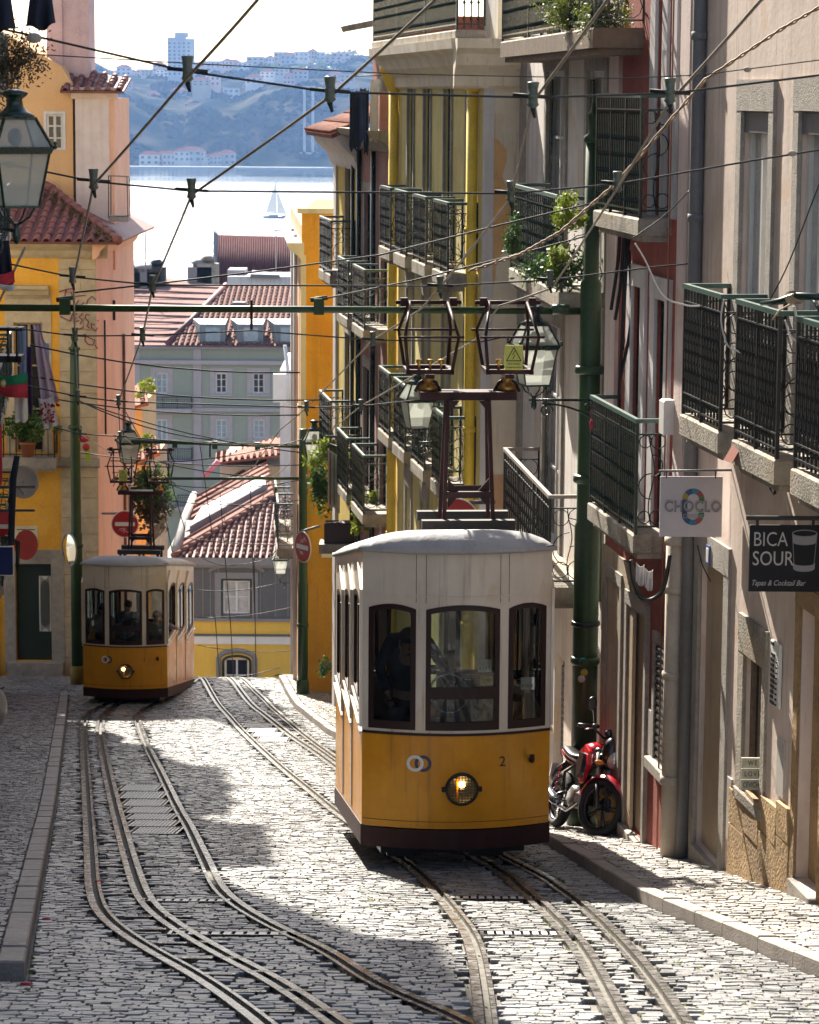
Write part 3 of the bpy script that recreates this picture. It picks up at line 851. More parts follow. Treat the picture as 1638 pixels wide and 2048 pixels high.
def cornice(pl, parent, a, b, z, prof, material, name='cornice', ends=True):
    """prof: list of (out, dz) from bottom to top"""
    m = MB(pl); n = len(prof)
    vs = []
    for s_ in (a, b):
        vs.append((s_, -.05, z+prof[0][1])); vs += [(s_, o, z+dz) for o, dz in prof]; vs.append((s_, -.05, z+prof[-1][1]))
    k = n+2
    fs = [(i, i+1, k+i+1, k+i) for i in range(k-1)] + [(k-1, 0, k, 2*k-1), tuple(range(k))[::-1], tuple(range(k, 2*k))]
    m.add(vs, fs); return m.build(name, material, parent)
def cloth(name, p0, p1, drop, material, label, cat, amp=.04, folds=3, taper=.0, group=None, parent=None, n=10, skew=0., thick=.012):
    """cloth hanging from the line p0-p1"""
    p0 = Vector(p0); p1 = Vector(p1); ax = (p1-p0); L = ax.length; ax.normalize(); nn = Vector((ax.y,-ax.x,0))
    if nn.length < .1: nn = Vector((0,1,0))
    ph = random.uniform(0, 6)
    vs = []; m_ = 8
    for side in (0, 1):
        for j in range(m_+1):
            t = j/m_
            for i in range(n+1):
                s = i/n; cx = .5+(s-.5)*(1-taper*t)
                w = amp*(.3+t)*math.sin(s*folds*2*math.pi+ph+t*.8)+amp*.4*math.sin(s*7+t*5+ph)
                q = p0+ax*(cx*L)+Vector((skew*t,0,0))+nn*(w+thick*side)+Vector((0,0,-drop*t*(1+.04*math.sin(s*9+ph))-.03*math.sin(math.pi*s)))
                vs.append(q)
    k = (m_+1)*(n+1); fs = []
    for j in range(m_):
        for i in range(n):
            a = j*(n+1)+i
            fs.append((a,a+1,a+n+2,a+n+1)); fs.append((k+a,k+a+n+1,k+a+n+2,k+a+1))
    edge = [i for i in range(n+1)]+[j*(n+1)+n for j in range(1,m_+1)]+[m_*(n+1)+i for i in range(n-1,-1,-1)]+[j*(n+1) for j in range(m_-1,0,-1)]
    for q in range(len(edge)):
        a, b = edge[q], edge[(q+1)%len(edge)]; fs.append((a,k+a,k+b,b))
    mb = MB(); mb.add(vs, fs, True)
    return mb.build(name, material, parent, label, cat, group)
def leaves(c, rad, n, size, material, seed=0, flat=1., droop=0., name='foliage', parent=None, sc=(1,1,1)):
    rg = np.random.default_rng(seed); m = MB(); clumps = [np.array(c)+rg.normal(0,1,3)*np.array(sc)*rad*.55 for _ in range(max(3,n//28))]
    for _ in range(n):
        k = clumps[rg.integers(len(clumps))]; p = k+rg.normal(0,1,3)*rad*.25*np.array(sc)
        p[2] -= abs(rg.normal(0,1))*droop*rad
        a = Vector(rg.normal(0,1,3)).normalized(); b = a.orthogonal().normalized(); s = size*rg.uniform(.6,1.4)
        p = Vector(p)
        m.add([p-a*s, p+b*s*.45, p+a*s, p-b*s*.45], [(0,1,2,3)])
    return m.build(name, material, parent)
def tile_roof_rows(p_eave0, p_eave1, p_ridge0, p_ridge1, tw, tl, material, parent, name='roof_tile', limit=300, edge=False, clip=None, r=None, under=True):
    """barrel tiles laid on the sloping quad; each tile an object until the limit, the rest one part"""
    e0, e1, r0, r1 = [Vector(p) for p in (p_eave0, p_eave1, p_ridge0, p_ridge1)]
    nc = max(1, int((e1-e0).length/tw)); nr = max(1, int(((r0-e0).length+(r1-e1).length)/2/tl))
    r = r or tw*.36
    proto = MB(); N = 5
    vs = []
    for (x, rr) in ((0, r), (tl*1.08, r*.82)):
        for k in range(N+1):
            a = math.pi*k/N; vs.append((math.cos(a)*rr, x, math.sin(a)*rr*.9+(.012 if x == 0 else 0)))
    for (x, rr) in ((0, r*.8), (tl*1.08, r*.65)):
        for k in range(N+1):
            a = math.pi*k/N; vs.append((math.cos(a)*rr, x, math.sin(a)*rr*.9+(.012 if x == 0 else 0)))
    M_ = N+1
    fs = [(k,k+1,M_+k+1,M_+k) for k in range(N)]+[(2*M_+k,3*M_+k,3*M_+k+1,2*M_+k+1) for k in range(N)]+[(k,2*M_+k,2*M_+k+1,k+1) for k in range(N)]
    proto.add(vs, fs, True); me = proto.mesh(name, material)
    cells = []
    for j in range(nr):
        for i in range(nc):
            u = (i+.5)/nc; v = j/nr
            a = e0.lerp(e1, u); b = r0.lerp(r1, u)
            p = a.lerp(b, v)
            if clip and not clip(p): continue
            cells.append((j, p, (b-a).normalized()))
    if under:
        m = MB(); nrm = (e1-e0).cross(r0-e0).normalized()
        if nrm.z < 0: nrm = -nrm
    n_ = 0; rest = MB()
    xdir0 = (e1-e0).normalized()
    for (j, p, ydir) in cells:
        x = (xdir0 - ydir*xdir0.dot(ydir)).normalized(); z = x.cross(ydir)
        if z.z < 0: x = -x; z = -z
        jx = random.uniform(-.008,.008)
        if n_ < limit:
            o = bpy.data.objects.new(name, me); S.collection.objects.link(o); o.parent = parent
            M4 = Matrix(((x.x,ydir.x,z.x,0),(x.y,ydir.y,z.y,0),(x.z,ydir.z,z.z,0),(0,0,0,1)))
            o.matrix_local = Matrix.Translation(p+x*jx-OFF[parent.name]) @ M4
        else:
            rest.add([p+x*(v.co.x+jx)+ydir*v.co.y+z*v.co.z for v in me.vertices], [tuple(f.vertices) for f in me.polygons], True)
        n_ += 1
    if rest.v: rest.build(name, material, parent, kind='stuff')
def roof_sheet(q, th, material, parent, name='roof'):
    m = MB(); q = [Vector(p) for p in q]; n = (q[1]-q[0]).cross(q[2]-q[0]).normalized()
    if n.z > 0: n = -n
    k = len(q)
    m.add(q+[p+n*th for p in q], [tuple(range(k)), tuple(range(k,2*k))[::-1]]+[(i,(i+1)%k,k+(i+1)%k,k+i) for i in range(k)])
    return m.build(name, material, parent)
# ------------------------------------------------------------------ the houses on the right side of the street
def PRP(d): return (PRx(d), d)
OUT = (-1, -.13)
M_cream = mat('cream_render', (.69,.57,.5), rough=.9, var=.07, vscale=1.2, streak=0.45, bump=.15, bscale=18, dirt=.35, dcol=(.3,.23,.16))
M_pinkwall = mat('pale_pink_render', (.68,.56,.52), rough=.9, var=.07, vscale=1.5, streak=0.42, bump=.3, dirt=.3, dcol=(.35,.28,.25))
M_redwall = mat('dark_red_render', (.34,.08,.06), rough=.85, var=.14, vscale=2, streak=.35, bump=.3, dirt=.3, dcol=(.1,.05,.045))
M_b3 = mat('pale_grey_render', (.72,.67,.63), rough=.9, var=.08, vscale=1.5, dirt=.3, dcol=(.35,.3,.25), streak=0.48, bump=.3)
M_b3s = mat('off_white_render', (.78,.7,.56), rough=.9, var=.06, vscale=1.2, streak=0.35, bump=.3, dirt=.3, dcol=(.4,.32,.2))
M_ylw = mat('pale_yellow_render', (.78,.66,.25), rough=.9, var=.07, vscale=1.3, streak=0.48, bump=.3, dirt=.3, dcol=(.3,.25,.13))
M_ypipe = mat('yellow_pipe_paint', (.8,.56,.05), rough=.5, var=.12, streak=.3)
M_mauve = mat('mauve_render', (.42,.22,.19), rough=.9, var=.12, vscale=2, streak=0.55, bump=.3, dirt=.3, dcol=(.12,.08,.07))
M_yel2 = mat('strong_yellow_render', (.62,.44,.05), rough=.9, var=.1, vscale=2, streak=.25, bump=.3)
M_orange = mat('orange_render', (.66,.34,.035), rough=.9, var=.1, vscale=1.5, streak=.3, bump=.3, dirt=.2, dcol=(.3,.16,.04))
M_peach = mat('peach_render', (.6,.36,.2), rough=.9, var=.1, vscale=2, streak=.35, bump=.3, dirt=.3, dcol=(.25,.15,.09))
M_ochre = mat('ochre_stone', (.34,.22,.1), rough=.9, var=.25, vscale=3, bump=.7, bscale=25, dirt=.3)
M_plinth = mat('plinth_stone', (.42,.28,.14), rough=.85, var=.22, vscale=2.5, bump=.8, bscale=30, dirt=.45, dcol=(.12,.08,.045))
M_door_w = mat('beige_door', (.42,.33,.22), rough=.6, var=.08, streak=.3)
M_door_g = mat('dark_green_door', (.012,.03,.025), rough=.45, var=.1)
M_greypipe = mat('grey_metal_pipe', (.16,.16,.17), rough=.5, var=.12, streak=.3)
M_cablebrown = mat('brown_cable', (.3,.13,.08), rough=.7, var=.1)

M_clear = glassmat('clear_pane', (.85,.88,.88), .0, .03)
# ---- house 1: cream render, nearest
pl = Plane(PRP(29.05), PRP(15.0), OUT); B1 = pl
def sx(px, py=900, o=0.): return pl.S(px, py, o)
def zx(px, py, o=0.): return pl.Z(px, py, o)
h1 = empty('house', pl.w(0,0,gz(29)), 'cream rendered house nearest on the right, with two tall curtained balcony doors', 'house', 'houses down the right side')
zs = -3.03
ops = []
w1 = (sx(1485,400), sx(1540,400), zs, zx(1510,222)); w2 = (sx(1600,400), sx(1600,400)+.92, zs, zx(1620,222)); w3 = (w2[0]+2.1, w2[0]+3.05, zs, w2[3])
door = (sx(1397,1400), sx(1447,1400), gz(28.3)+.3, zx(1440,1140))
win = (sx(1489,1450), sx(1527,1450), zx(1508,1600), zx(1500,1312))
rec = (sx(1596,1500), sx(1596,1500)+.75, gz(24.5)+.25, zx(1600,1210))
ops = [w1, w2, w3, door, win, rec]
wall(pl, 'wall', M_cream, h1, 0, pl.L, -9.3, 6, ops)
for w_ in (w1, w2, w3): window(pl, h1, *w_, fm=M_white, pane=M_curt, sur=M_granite, sw=.17, rec=.05, bars=(1,1), fw=.09, sill=False, lintel=.12)
for k, w_ in enumerate((w1, w2, w3)):    # transom boards above the doors
    MB(pl).box(w_[0]+.01, w_[1]-.01, -.045, -.0, w_[3]-.2, w_[3]-.01).build('transom_board', M_greypipe, h1)
    for q in range(2):  # hanging curtains behind the glass
        m = MB(pl); a = w_[0]+.1+(w_[1]-w_[0]-.2)*q*.5; b = a+(w_[1]-w_[0]-.3)*.48; n = 14; vs=[]
        for i in range(n+1):
            s_ = a+(b-a)*i/n; o_ = -.16+.014*math.sin(i*2.3)
            vs += [(s_,o_,w_[2]+.12),(s_,o_,w_[3]-.22)]
        m.add(vs, [(2*i,2*i+2,2*i+3,2*i+1) for i in range(n)]); m.build('curtain', M_white, h1)
oo = .44
balcony(pl, h1, sx(1461,573), sx(1541,580), zs, oo, 1.24, M_lime, M_dark, M_rail, th=.2, sp=.115, dense=True, lab='farther balcony with close-set black bars')
balcony(pl, h1, sx(1574,595), sx(1574,595)+1.42, zs, oo, 1.24, M_lime, M_dark, M_rail, th=.22, sp=.115, dense=True, lab='nearer balcony with close-set black bars')
balcony(pl, h1, sx(1574,595)+2.0, sx(1574,595)+3.6, zs, oo, 1.24, M_lime, M_dark, M_rail, th=.22, sp=.115, dense=True)
# stone door case
m = MB(pl); a,b,c,d = door; m.box(a-.2,a,-.01,.03,c-.3,d); m.box(b,b+.2,-.01,.03,c-.3,d); m.box(a-.2,b+.2,-.01,.034,d,d+.28); m.build('door_case', M_granite, h1)
dl = MB(pl).box(a+.02,b-.02,-.11,-.06,c,d-.01).build('door', M_door_w, h1)
MB(pl).box(a,b,-.3,.06,c-.28,c-.005).build('door_step', M_granite, h1)
m = MB(pl); a,b,c,d = win; m.box(a-.2,a,-.01,.03,c,d); m.box(b,b+.13,-.01,.03,c,d); m.box(a-.2,b+.13,-.01,.034,d,d+.36); m.build('window_case', M_lime, h1)
window(pl, h1, *win, fm=M_wood, pane=M_pane, sur=None, rec=.05, bars=(1,1), fw=.07)
MB(pl).bbox(a-.2,b+.13,-.25,.05,c-.1,c-.004).build('sill', M_lime, h1)
m = MB(pl); a,b,c,d = rec; m.box(a-.14,a,-.01,.02,c-.4,d); m.box(b,b+.16,-.01,.02,c-.4,d); m.box(a-.14,b+.16,-.01,.024,d,d+.2); m.build('doorway_case', M_ochre, h1)
MB(pl).box(a+.01,b-.01,-.16,-.12,c,d-.01).build('door', M_ochre, h1); MB(pl).box(a,b,-.28,.07,c-.32,c-.004).build('door_step', M_granite, h1)
# rough stone plinth, laid in big blocks
x = sx(1462,1700)
while x < rec[0]-.2:
    L = random.uniform(.45,.8); e = min(x+L, rec[0]-.15); zg = gz(pl.w(x,0,0).y); top = zg+.12+.86+random.uniform(-.03,.03); mid = zg+.12+random.uniform(.35,.55)
    for z0_, z1_ in ((zg-.2, mid-.012), (mid, top)):
        m = MB(pl); j = lambda: random.uniform(-.012,.012)
        m.hexa([(x+.008,-.02,z0_),(e-.008,-.02,z0_),(e-.008,.04+j(),z0_+j()),(x+.008,.04+j(),z0_+j())],[(x+.008,-.02,z1_),(e-.008,-.02,z1_),(e-.008,.035+j(),z1_+j()),(x+.008,.035+j(),z1_+j())])
        m.build('plinth_stone', M_plinth, h1)
    x = e
x = rec[1]+.2
while x < pl.L-.5:
    e = x+.7; zg = gz(pl.w(x,0,0).y)
    MB(pl).box(x+.008,e-.008,-.02,.04,zg-.2,zg+.9).build('plinth_stone', M_plinth, h1); x = e
# small metal hatches on the wall
a = sx(1557,1530); z_ = zx(1565,1595); MB(pl).box(a,a+.24,0,.02,z_,z_+.52).build('meter_hatch', mat('hatch_paint',(.5,.47,.43),rough=.5), h1)
a = sx(1456,1650); z_ = zx(1460,1680); MB(pl).box(a,a+.16,0,.02,z_,z_+.62).build('meter_hatch', _M['hatch_paint'], h1)
# slotted name board: white board with dark raised slots
a = sx(1548,1350); z0_ = zx(1560,1415); z1_ = zx(1560,1285)
nb = MB(pl).bbox(a,a+.3,.01,.04,z0_,z1_).build('slotted_board', M_white, h1)
m = MB(pl); rg = random.Random(4)
n = 12
for i in range(n):
    z_ = z0_+(z1_-z0_)*(i+.5)/n
    if i in (10,): continue
    w_ = rg.choice([.1,.13,.08,.12]); m.box(a+.05,a+.05+w_,.04,.05,z_-.014,z_+.014)
    if i < 9: m.box(a+.21,a+.25,.04,.05,z_-.008,z_+.008)
m.build('slot_marks', M_dark, nb)
# tile number plate over the door
a = sx(1421,1115); z_ = zx(1424,1130); t_ = MB(pl).box(a,a+.14,.035,.05,z_,z_+.2).build('number_tile', mat('blue_tile',(.05,.1,.28),rough=.3), h1)
MB(pl).box(a+.025,a+.115,.05,.054,z_+.03,z_+.17).build('tile_face', M_white, t_)
# pipes at the boundary with house 2
downpipe(pl, h1, sx(1408,300), .07, gz(29)+.0, 6, .07, M_greypipe, joints=(-1.2,.6,-3.2))
downpipe(pl, h1, sx(1378,1300), .16, gz(29)+.15, -4.4, .1, mat('white_downpipe',(.5,.43,.35),rough=.6,streak=.4,var=.1), joints=(-5.0,-5.9,-7.,-4.5))

# ---- house 2: dark red with white frames
pl = Plane(PRP(33.1), PRP(29.1), OUT); B2 = pl
h2 = empty('house', pl.w(0,0,gz(33)), 'narrow dark red house with white window frames beside the cream house', 'house', 'houses down the right side')
fz = -2.92
def pair(c, top, py): return (sx(c[0],py), sx(c[1],py), c[2], top)
M_frw = mat('white_frame_paint',(.62,.6,.6),rough=.6,streak=.3,var=.06)
up = [(sx(1312,300), sx(1326,300), zx(1318,440), 3.0), (sx(1356,300), sx(1371,300), zx(1360,440), 3.0)]
z_b2 = zx(1280,440,.42)
up = [(u[0],u[1],z_b2,3.0) for u in up]
z_low = zx(1290,1095,.42)
lo = [(sx(1266,700), sx(1284,700), z_low, zx(1275,572)), (sx(1313,700), sx(1333,700), z_low, zx(1320,598))]
gw = (sx(1313,1400), sx(1350,1400), zx(1325,1530), zx(1325,1290)); gd = (sx(1256,1500), sx(1292,1500), gz(31.2)+.2, zx(1272,1215)); gd2 = (sx(1217,1400), sx(1243,1400), gz(32.4)+.2, zx(1230,1160))
wall(pl, 'wall', M_redwall, h2, 0, pl.L, -10.2, 6, up+lo+[gw,gd,gd2])
for w_ in up+lo: window(pl, h2, *w_, fm=M_iron, pane=M_pane, sur=M_frw, sw=.24, rec=.04, bars=(0,3), fw=.05, sill=False)
# pale pilasters at the party walls
MB(pl).box(pl.L-.42,pl.L,-.01,.05,-10,6).build('pilaster', M_pinkwall, h2); MB(pl).box(0,.55,-.01,.045,-4.9,6).build('pilaster', M_pinkwall, h2)
MB(pl).box(0,1.75,-.01,.03,-10,zx(1240,1110)).build('render_band', mat('beige_render',(.46,.37,.26),rough=.9,var=.1,streak=.4,bump=.3,dirt=.3), h2)
window(pl, h2, *gw, fm=M_iron, pane=M_pane, sur=M_granite, sw=.1, rec=.03, bars=(0,1))
m = MB(pl)
for i in range(16):
    z_ = gw[2]+(gw[3]-gw[2])*i/16
    m.hexa([(gw[0],.0,z_),(gw[1],.0,z_),(gw[1],.02,z_-.02),(gw[0],.02,z_-.02)],[(gw[0],.0,z_+.035),(gw[1],.0,z_+.035),(gw[1],.02,z_+.015),(gw[0],.02,z_+.015)])
m.build('louvre_slat', M_iron, h2)
for g_, mt, nm in ((gd, M_door_w, 'door'), (gd2, M_peach, 'door')):
    a,b,c,d = g_; MB(pl).box(a+.01,b-.01,-.09,-.04,c,d-.01).build(nm, mt, h2)
    m = MB(pl); m.box(a-.1,a,-.01,.05,c-.25,d); m.box(b,b+.1,-.01,.05,c-.25,d); m.box(a-.1,b+.1,-.01,.053,d,d+.15); m.build('door_case', M_granite, h2)
    MB(pl).box(a-.05,b+.05,-.2,.1,c-.25,c-.006).build('door_step', M_granite, h2)
a = sx(1300,1480); MB(pl).box(a,a+.26,.0,.03,zx(1303,1500)-.05,zx(1303,1500)+.45).build('meter_hatch', _M['hatch_paint'], h2)
o2 = .33
balcony(pl, h2, sx(1254,190), sx(1347,195), z_b2, o2, 1.28, M_lime, M_iron, M_rail, th=.18, sp=.09, lab='upper balcony with green iron railing')
balcony(pl, h2, sx(1241,812), sx(1335,880), z_low, o2, 1.22, M_lime, M_iron, M_rail, th=.2, sp=.1, lab='lower balcony with green iron railing')
m = MB(pl)
for a_, r_ in ((sx(1388,900),.014),(sx(1342,900)+.02,.01)): m.tube([(a_,.07,-9.5),(a_,.07,5)], r_, 5)
m.build('wall_cable', M_cablebrown, h2)
c_ = pl.w(sx(1350,840), .12, zx(1350,862)); m = MB(pl); a_ = sx(1352,840); z_ = zx(1350,866); m.bbox(a_-.1,a_+.12,.02,.16,z_,z_+.36,.02); m.build('meter_box', M_white, h2)

# ---- house 3: pale grey, set back
pl = Plane((1.62,42.25), (2.40,33.15), OUT); B3 = pl
h3 = empty('house', pl.w(0,0,gz(38)), 'pale grey house set back behind the green pole, with plants on its balcony', 'house', 'houses down the right side')
fl = [zx(1090,62,.5), zx(1090,560,.5), zx(1080,1130,.5)]
f_top, f_mid, f_low = zx(1100,70,.5), zx(1100,572,.5), zx(1090,1165,.5)
ops = []
for (xa, xb) in ((1096,1131),(1177,1212)):
    ops += [(sx(xa,300), sx(xb,300), f_mid, zx(xa,143)), (sx(xa,300), sx(xb,300), f_low, zx(xa,640)), (sx(xa,300), sx(xb,300), f_top, f_top+2.7)]
gd = (sx(1108,1400), sx(1128,1400), gz(38)+.3, zx(1112,1300))
wall(pl, 'wall', M_b3, h3, 0, pl.L, -11.2, 6, ops+[gd])
for w_ in ops: window(pl, h3, *w_, fm=M_frw, pane=M_curt, sur=M_granite, sw=.2, rec=.05, bars=(1,3), fw=.07, sill=False, lintel=.05)
for w_ in ops:
    MB(pl).box(w_[0]+.005,w_[0]+.2,-.035,-.01,w_[2],w_[3]-.1).build('shutter', M_iron, h3)
MB(pl).box(.05,.5,-.01,.05,-11,6).build('pilaster', M_granite, h3)
balcony(pl, h3, sx(1100,372), sx(1212,405), f_mid, .52, 1.13, M_lime, M_iron, M_rail, th=.2, sp=.18, lab='middle balcony overgrown with climbing plants')
balcony(pl, h3, sx(1080,920), sx(1180,1005), f_low, .5, 1.15, M_lime, M_dark, mat('worn_rail',(.3,.25,.22),rough=.5), th=.2, sp=.2, lab='lower balcony with black railing')
balcony(pl, h3, sx(1085,20), sx(1290,60), f_top, .55, 1.1, M_wood, M_iron, M_rail, th=.22, sp=.1, lab='top balcony on weathered boards with trailing plants')
m = MB(pl); a,b,c,d = gd; MB(pl).box(a,b,-.2,-.12,c,d).build('door', M_iron, h3)
for i in range(14):
    z_ = c+.5+(d-c-.7)*i/14; m.box(a+.06,b-.06,-.12,-.09,z_,z_+.07)
m.build('louvre_slat', M_greypipe, h3)

# ---- house 4: yellow with yellow downpipes
pl = Plane(PRP(52.2), PRP(42.35), OUT); B4 = pl
h4 = empty('house', pl.w(0,0,gz(47)), 'tall pale yellow house with two bright yellow downpipes and rows of balcony doors', 'house', 'houses down the right side')
L4 = pl.L
f4 = [zx(870,965,.5), zx(860,535,.5)]
fh = f4[1]-f4[0]
colx = [(sx(817,300), sx(829,300)), (sx(849,300), sx(863,300)), (sx(890,300), sx(904,300)), (sx(935,300), sx(950,300))]
ops = []
for (a,b) in colx:
    c_ = (a+b)/2; a, b = c_-.36, c_+.36
    ops += [(a,b,f4[1],zx(880,140)), (a,b,f4[0],f4[0]+2.55), (a,b,f4[0]-fh,f4[0]-fh+2.3)]
wall(pl, 'wall', M_ylw, h4, 0, L4, -13.2, .75, ops)
for i, w_ in enumerate(ops):
    window(pl, h4, *w_, fm=M_frw if i % 3 else M_iron, pane=M_pane, sur=M_granite, sw=.1, rec=.04, bars=(1,3), fw=.07, sill=False, lintel=.3)
# side wall towards the viewer, off-white, its plaster peeled to ochre
p0 = pl.w(L4,0,0); ps = Plane((p0.x, p0.y-.02), (p0.x+.99*.62+.35, p0.y-.02+.09), (0,-1)); B4s = ps
wall(ps, 'side_wall', M_b3s, h4, 0, ps.L, -13.2, .75, [], depth=.5)
rg = random.Random(3)
pts = [(975,1030),(978,268),(985,270),(1001,285),(1013,300),(1014,318),(1008,340),(1004,352),(1012,372),(1022,390),(1020,430),(1016,470),(1006,505),(994,520),(990,560),(978,600),(974,640)][1:]
hp = [ps.hit(x, y) for x, y in pts]; m = MB(ps); n = len(hp)
m.prism([(s_,.002,z_) for s_,z_ in hp], (0,.006,0)); m.build('peeled_plaster', mat('bare_ochre_plaster',(.75,.45,.2),rough=.95,var=.1,vscale=4,bump=.5), h4)
MB(ps).box(0,.16,.004,.03,-13,.7).build('corner_strip', M_frw, h4)
# cornice and the terrace railing above
cornice(pl, h4, -.02, L4+.15, .1, [(.02,0),(.1,.04),(.12,.2),(.3,.34),(.36,.5),(.5,.58),(.52,.72)], M_b3s)
cornice(ps, h4, -.45, ps.L, .1, [(.02,0),(.1,.04),(.12,.2),(.3,.34),(.36,.5),(.5,.58),(.52,.72)], M_b3s)
balcony(pl, h4, -.0, L4+.1, .95, .42, 1.1, M_lime, M_iron, mat('bright_green_rail',(.02,.16,.09),rough=.4), th=.12, sp=.1, scroll=False, lab='long green railing above the cornice')
wall(Plane(tuple(pl.w(0,-1.6,0))[:2], tuple(pl.w(L4,-1.6,0))[:2], OUT), 'attic_wall', M_frw, h4, 0, L4, .7, 3.5, [(1.5,2.4,1,2.9),(4,4.9,1,2.9),(6.5,7.4,1,2.9)], depth=5)
for s_ in (sx(957,300), .35):
    downpipe(pl, h4, s_, .1, gz(44)+.2, .2, .085, M_ypipe, joints=(-2.,-5.,-8.), hopper=zx(957,150))
for (f_, h_, sc_) in ((f4[1], 1.05, True), (f4[0], 1.1, True)):
    for i, (a, b) in enumerate(colx):
        c_ = (a+b)/2; balcony(pl, h4, c_-.72, c_+.72, f_, .45, h_, M_lime, M_iron, M_rail, th=.2, sp=.09)
MB(pl).box(.6,L4-.3,0,.04,-13,gz(47)+1.2).build('plinth', M_granite, h4)
MB(ps).box(0.2,ps.L,.0,.03,-13,zx(1000,985)).build('plinth', M_peach, h4)

# ---- house 5: mauve, with a tiled upper storey
pl = Plane(PRP(57.5), PRP(52.3), OUT); B5 = pl
h5 = empty('house', pl.w(0,0,gz(56)), 'mauve house beyond the yellow one, with washing under its dark red upper storey', 'house', 'houses down the right side')
f5 = [zx(745,1050,.5), zx(730,660,.5), zx(740,292,.5)]
ops = []
for c_ in (1.2, 3.9):
    for f_ in f5[:2]: ops.append((c_-.5,c_+.5,f_,f_+2.4))
wall(pl, 'wall', M_mauve, h5, 0, pl.L, -15, zx(740,270), ops)
for w_ in ops: window(pl, h5, *w_, fm=M_iron, pane=M_pane, sur=M_granite, sw=.2, rec=.04, bars=(1,3), sill=False)
cornice(pl, h5, -.1, pl.L, zx(740,300), [(.02,0),(.12,.05),(.2,.2),(.45,.3),(.5,.42)], M_lime)
p2 = Plane(tuple(pl.w(-.3,-.25,0))[:2], tuple(pl.w(pl.L,-.25,0))[:2], OUT)
w_top = (sx(745,200), sx(745,200)+.9, zx(740,265), zx(740,90))
wall(p2, 'upper_storey', mat('dark_red_shingle',(.3,.09,.07),rough=.8,var=.15,streak=.3,bump=.4), h5, 0, p2.L, zx(740,270), zx(725,45), [w_top], depth=5)
window(p2, h5, *w_top, fm=M_frw, pane=M_curt, rec=.05, bars=(1,2))
q = [p2.w(-.5,.6,zx(725,52)), p2.w(p2.L,.6,zx(725,52)), p2.w(p2.L,-2.6,zx(725,52)+1.3), p2.w(-.5,-2.6,zx(725,52)+1.3)]
roof_sheet(q, .12, M_lime, h5)
for i, f_ in enumerate(f5[:2]):
    balcony(pl, h5, .3, 2.1, f_, .5, 1.1, M_lime, M_iron, M_rail, th=.18, sp=.1)
    balcony(pl, h5, 3.0, 4.8, f_, .5, 1.1, M_lime, M_iron, M_rail, th=.18, sp=.1)
for s_ in (.1, 2.5): downpipe(pl, h5, s_, .07, -14.5, zx(740,300), .05, M_iron)

# ---- house 6: strong yellow with a broad tiled eave
pl = Plane(PRP(62.3), PRP(57.6), OUT); B6 = pl
h6 = empty('house', pl.w(0,0,gz(62)), 'narrow strong yellow house with a jutting tiled eave, under the clothes line', 'house', 'houses down the right side')
f6 = [zx(690,930,.4), zx(690,560,.4)]
zt6 = zx(675,262)
ops = [(2.2,3.1,f6[0],f6[0]+2.4),(2.2,3.1,f6[1],f6[1]+2.4)]
wall(pl, 'wall', M_yel2, h6, 0, pl.L, -16, zt6, ops)
for w_ in ops: window(pl, h6, *w_, fm=M_iron, pane=M_pane, sur=M_granite, sw=.2, rec=.04, bars=(1,3), sill=False)
MB(pl).box(0,.5,-.01,.05,-15.5,zt6-.5).build('pilaster', M_frw, h6)
cornice(pl, h6, -.35, pl.L, zt6-.75, [(.02,0),(.1,.1),(.16,.3),(.4,.5),(.5,.74)], M_frw)
a0, a1 = pl.w(-.5,.62,zt6-.02), pl.w(pl.L,.62,zt6-.02); b0, b1 = pl.w(-.5,-2.4,zt6+1.2), pl.w(pl.L,-2.4,zt6+1.2)
roof_sheet([a0,a1,b1,b0], .08, M_tile, h6)
tile_roof_rows(a0, a1, b0, b1, .24, .42, M_tile, h6, limit=110)
for f_ in f6: balcony(pl, h6, 1.6, 3.8, f_, .5, 1.1, M_lime, M_iron, M_rail, th=.2, sp=.1)
for s_ in (3.9,): downpipe(pl, h6, s_, .07, -15, zt6-.4, .04, M_dark)

# ---- house 7: orange, reaching farther into the street
pl = Plane((-3.3,78), (-2.54,66.2), OUT); B7 = pl
h7 = empty('house', pl.w(0,0,gz(70)), 'plain orange house whose flat end wall faces up the street', 'house', 'houses down the right side')
pe = Plane((-2.54,66.15), (.2,66.15), (0,-1)); zt7 = pe.Z(640,427)
wall(pl, 'wall', M_peach, h7, 0, pl.L, -19, zt7-.3, [(7.6,8.4,-11,-8.6),(4.6,5.4,-11,-8.6),(7.6,8.4,-7.6,-5.4),(4.6,5.4,-7.6,-5.4)], depth=2.)
wall(pe, 'end_wall', M_orange, h7, 0, pe.L, -17.5, zt7, [], depth=9)
MB(pe).box(-.1,pe.L,.0,.08,zt7,zt7+.12).build('coping', M_frw, h7)
cornice(pl, h7, 0, pl.L+.1, pe.Z(600,520), [(.02,0),(.1,.1),(.3,.25),(.34,.4)], M_frw)
MB(pe).box(-.02,.1,.0,.04,-17,pe.Z(600,510)).build('corner_strip', M_frw, h7)
for s_ in (9.3, 6.3): downpipe(pl, h7, s_, .09, -15, zt7-.6, .05, M_frw)
pl2 = pl
balcony(pl, h7, 7.1, 8.9, -11.05, .5, 1.1, M_lime, M_iron, M_rail, th=.2, sp=.1)
balcony(pl, h7, 4.1, 5.9, -11.05, .5, 1.1, M_lime, M_iron, M_rail, th=.2, sp=.1)
a = pe.S(640,1050); MB(pe).box(pe.S(643,1105),pe.S(664,1105),.0,.02,pe.Z(650,1115),pe.Z(650,1100)).build('street_name_plate', M_white, h7)

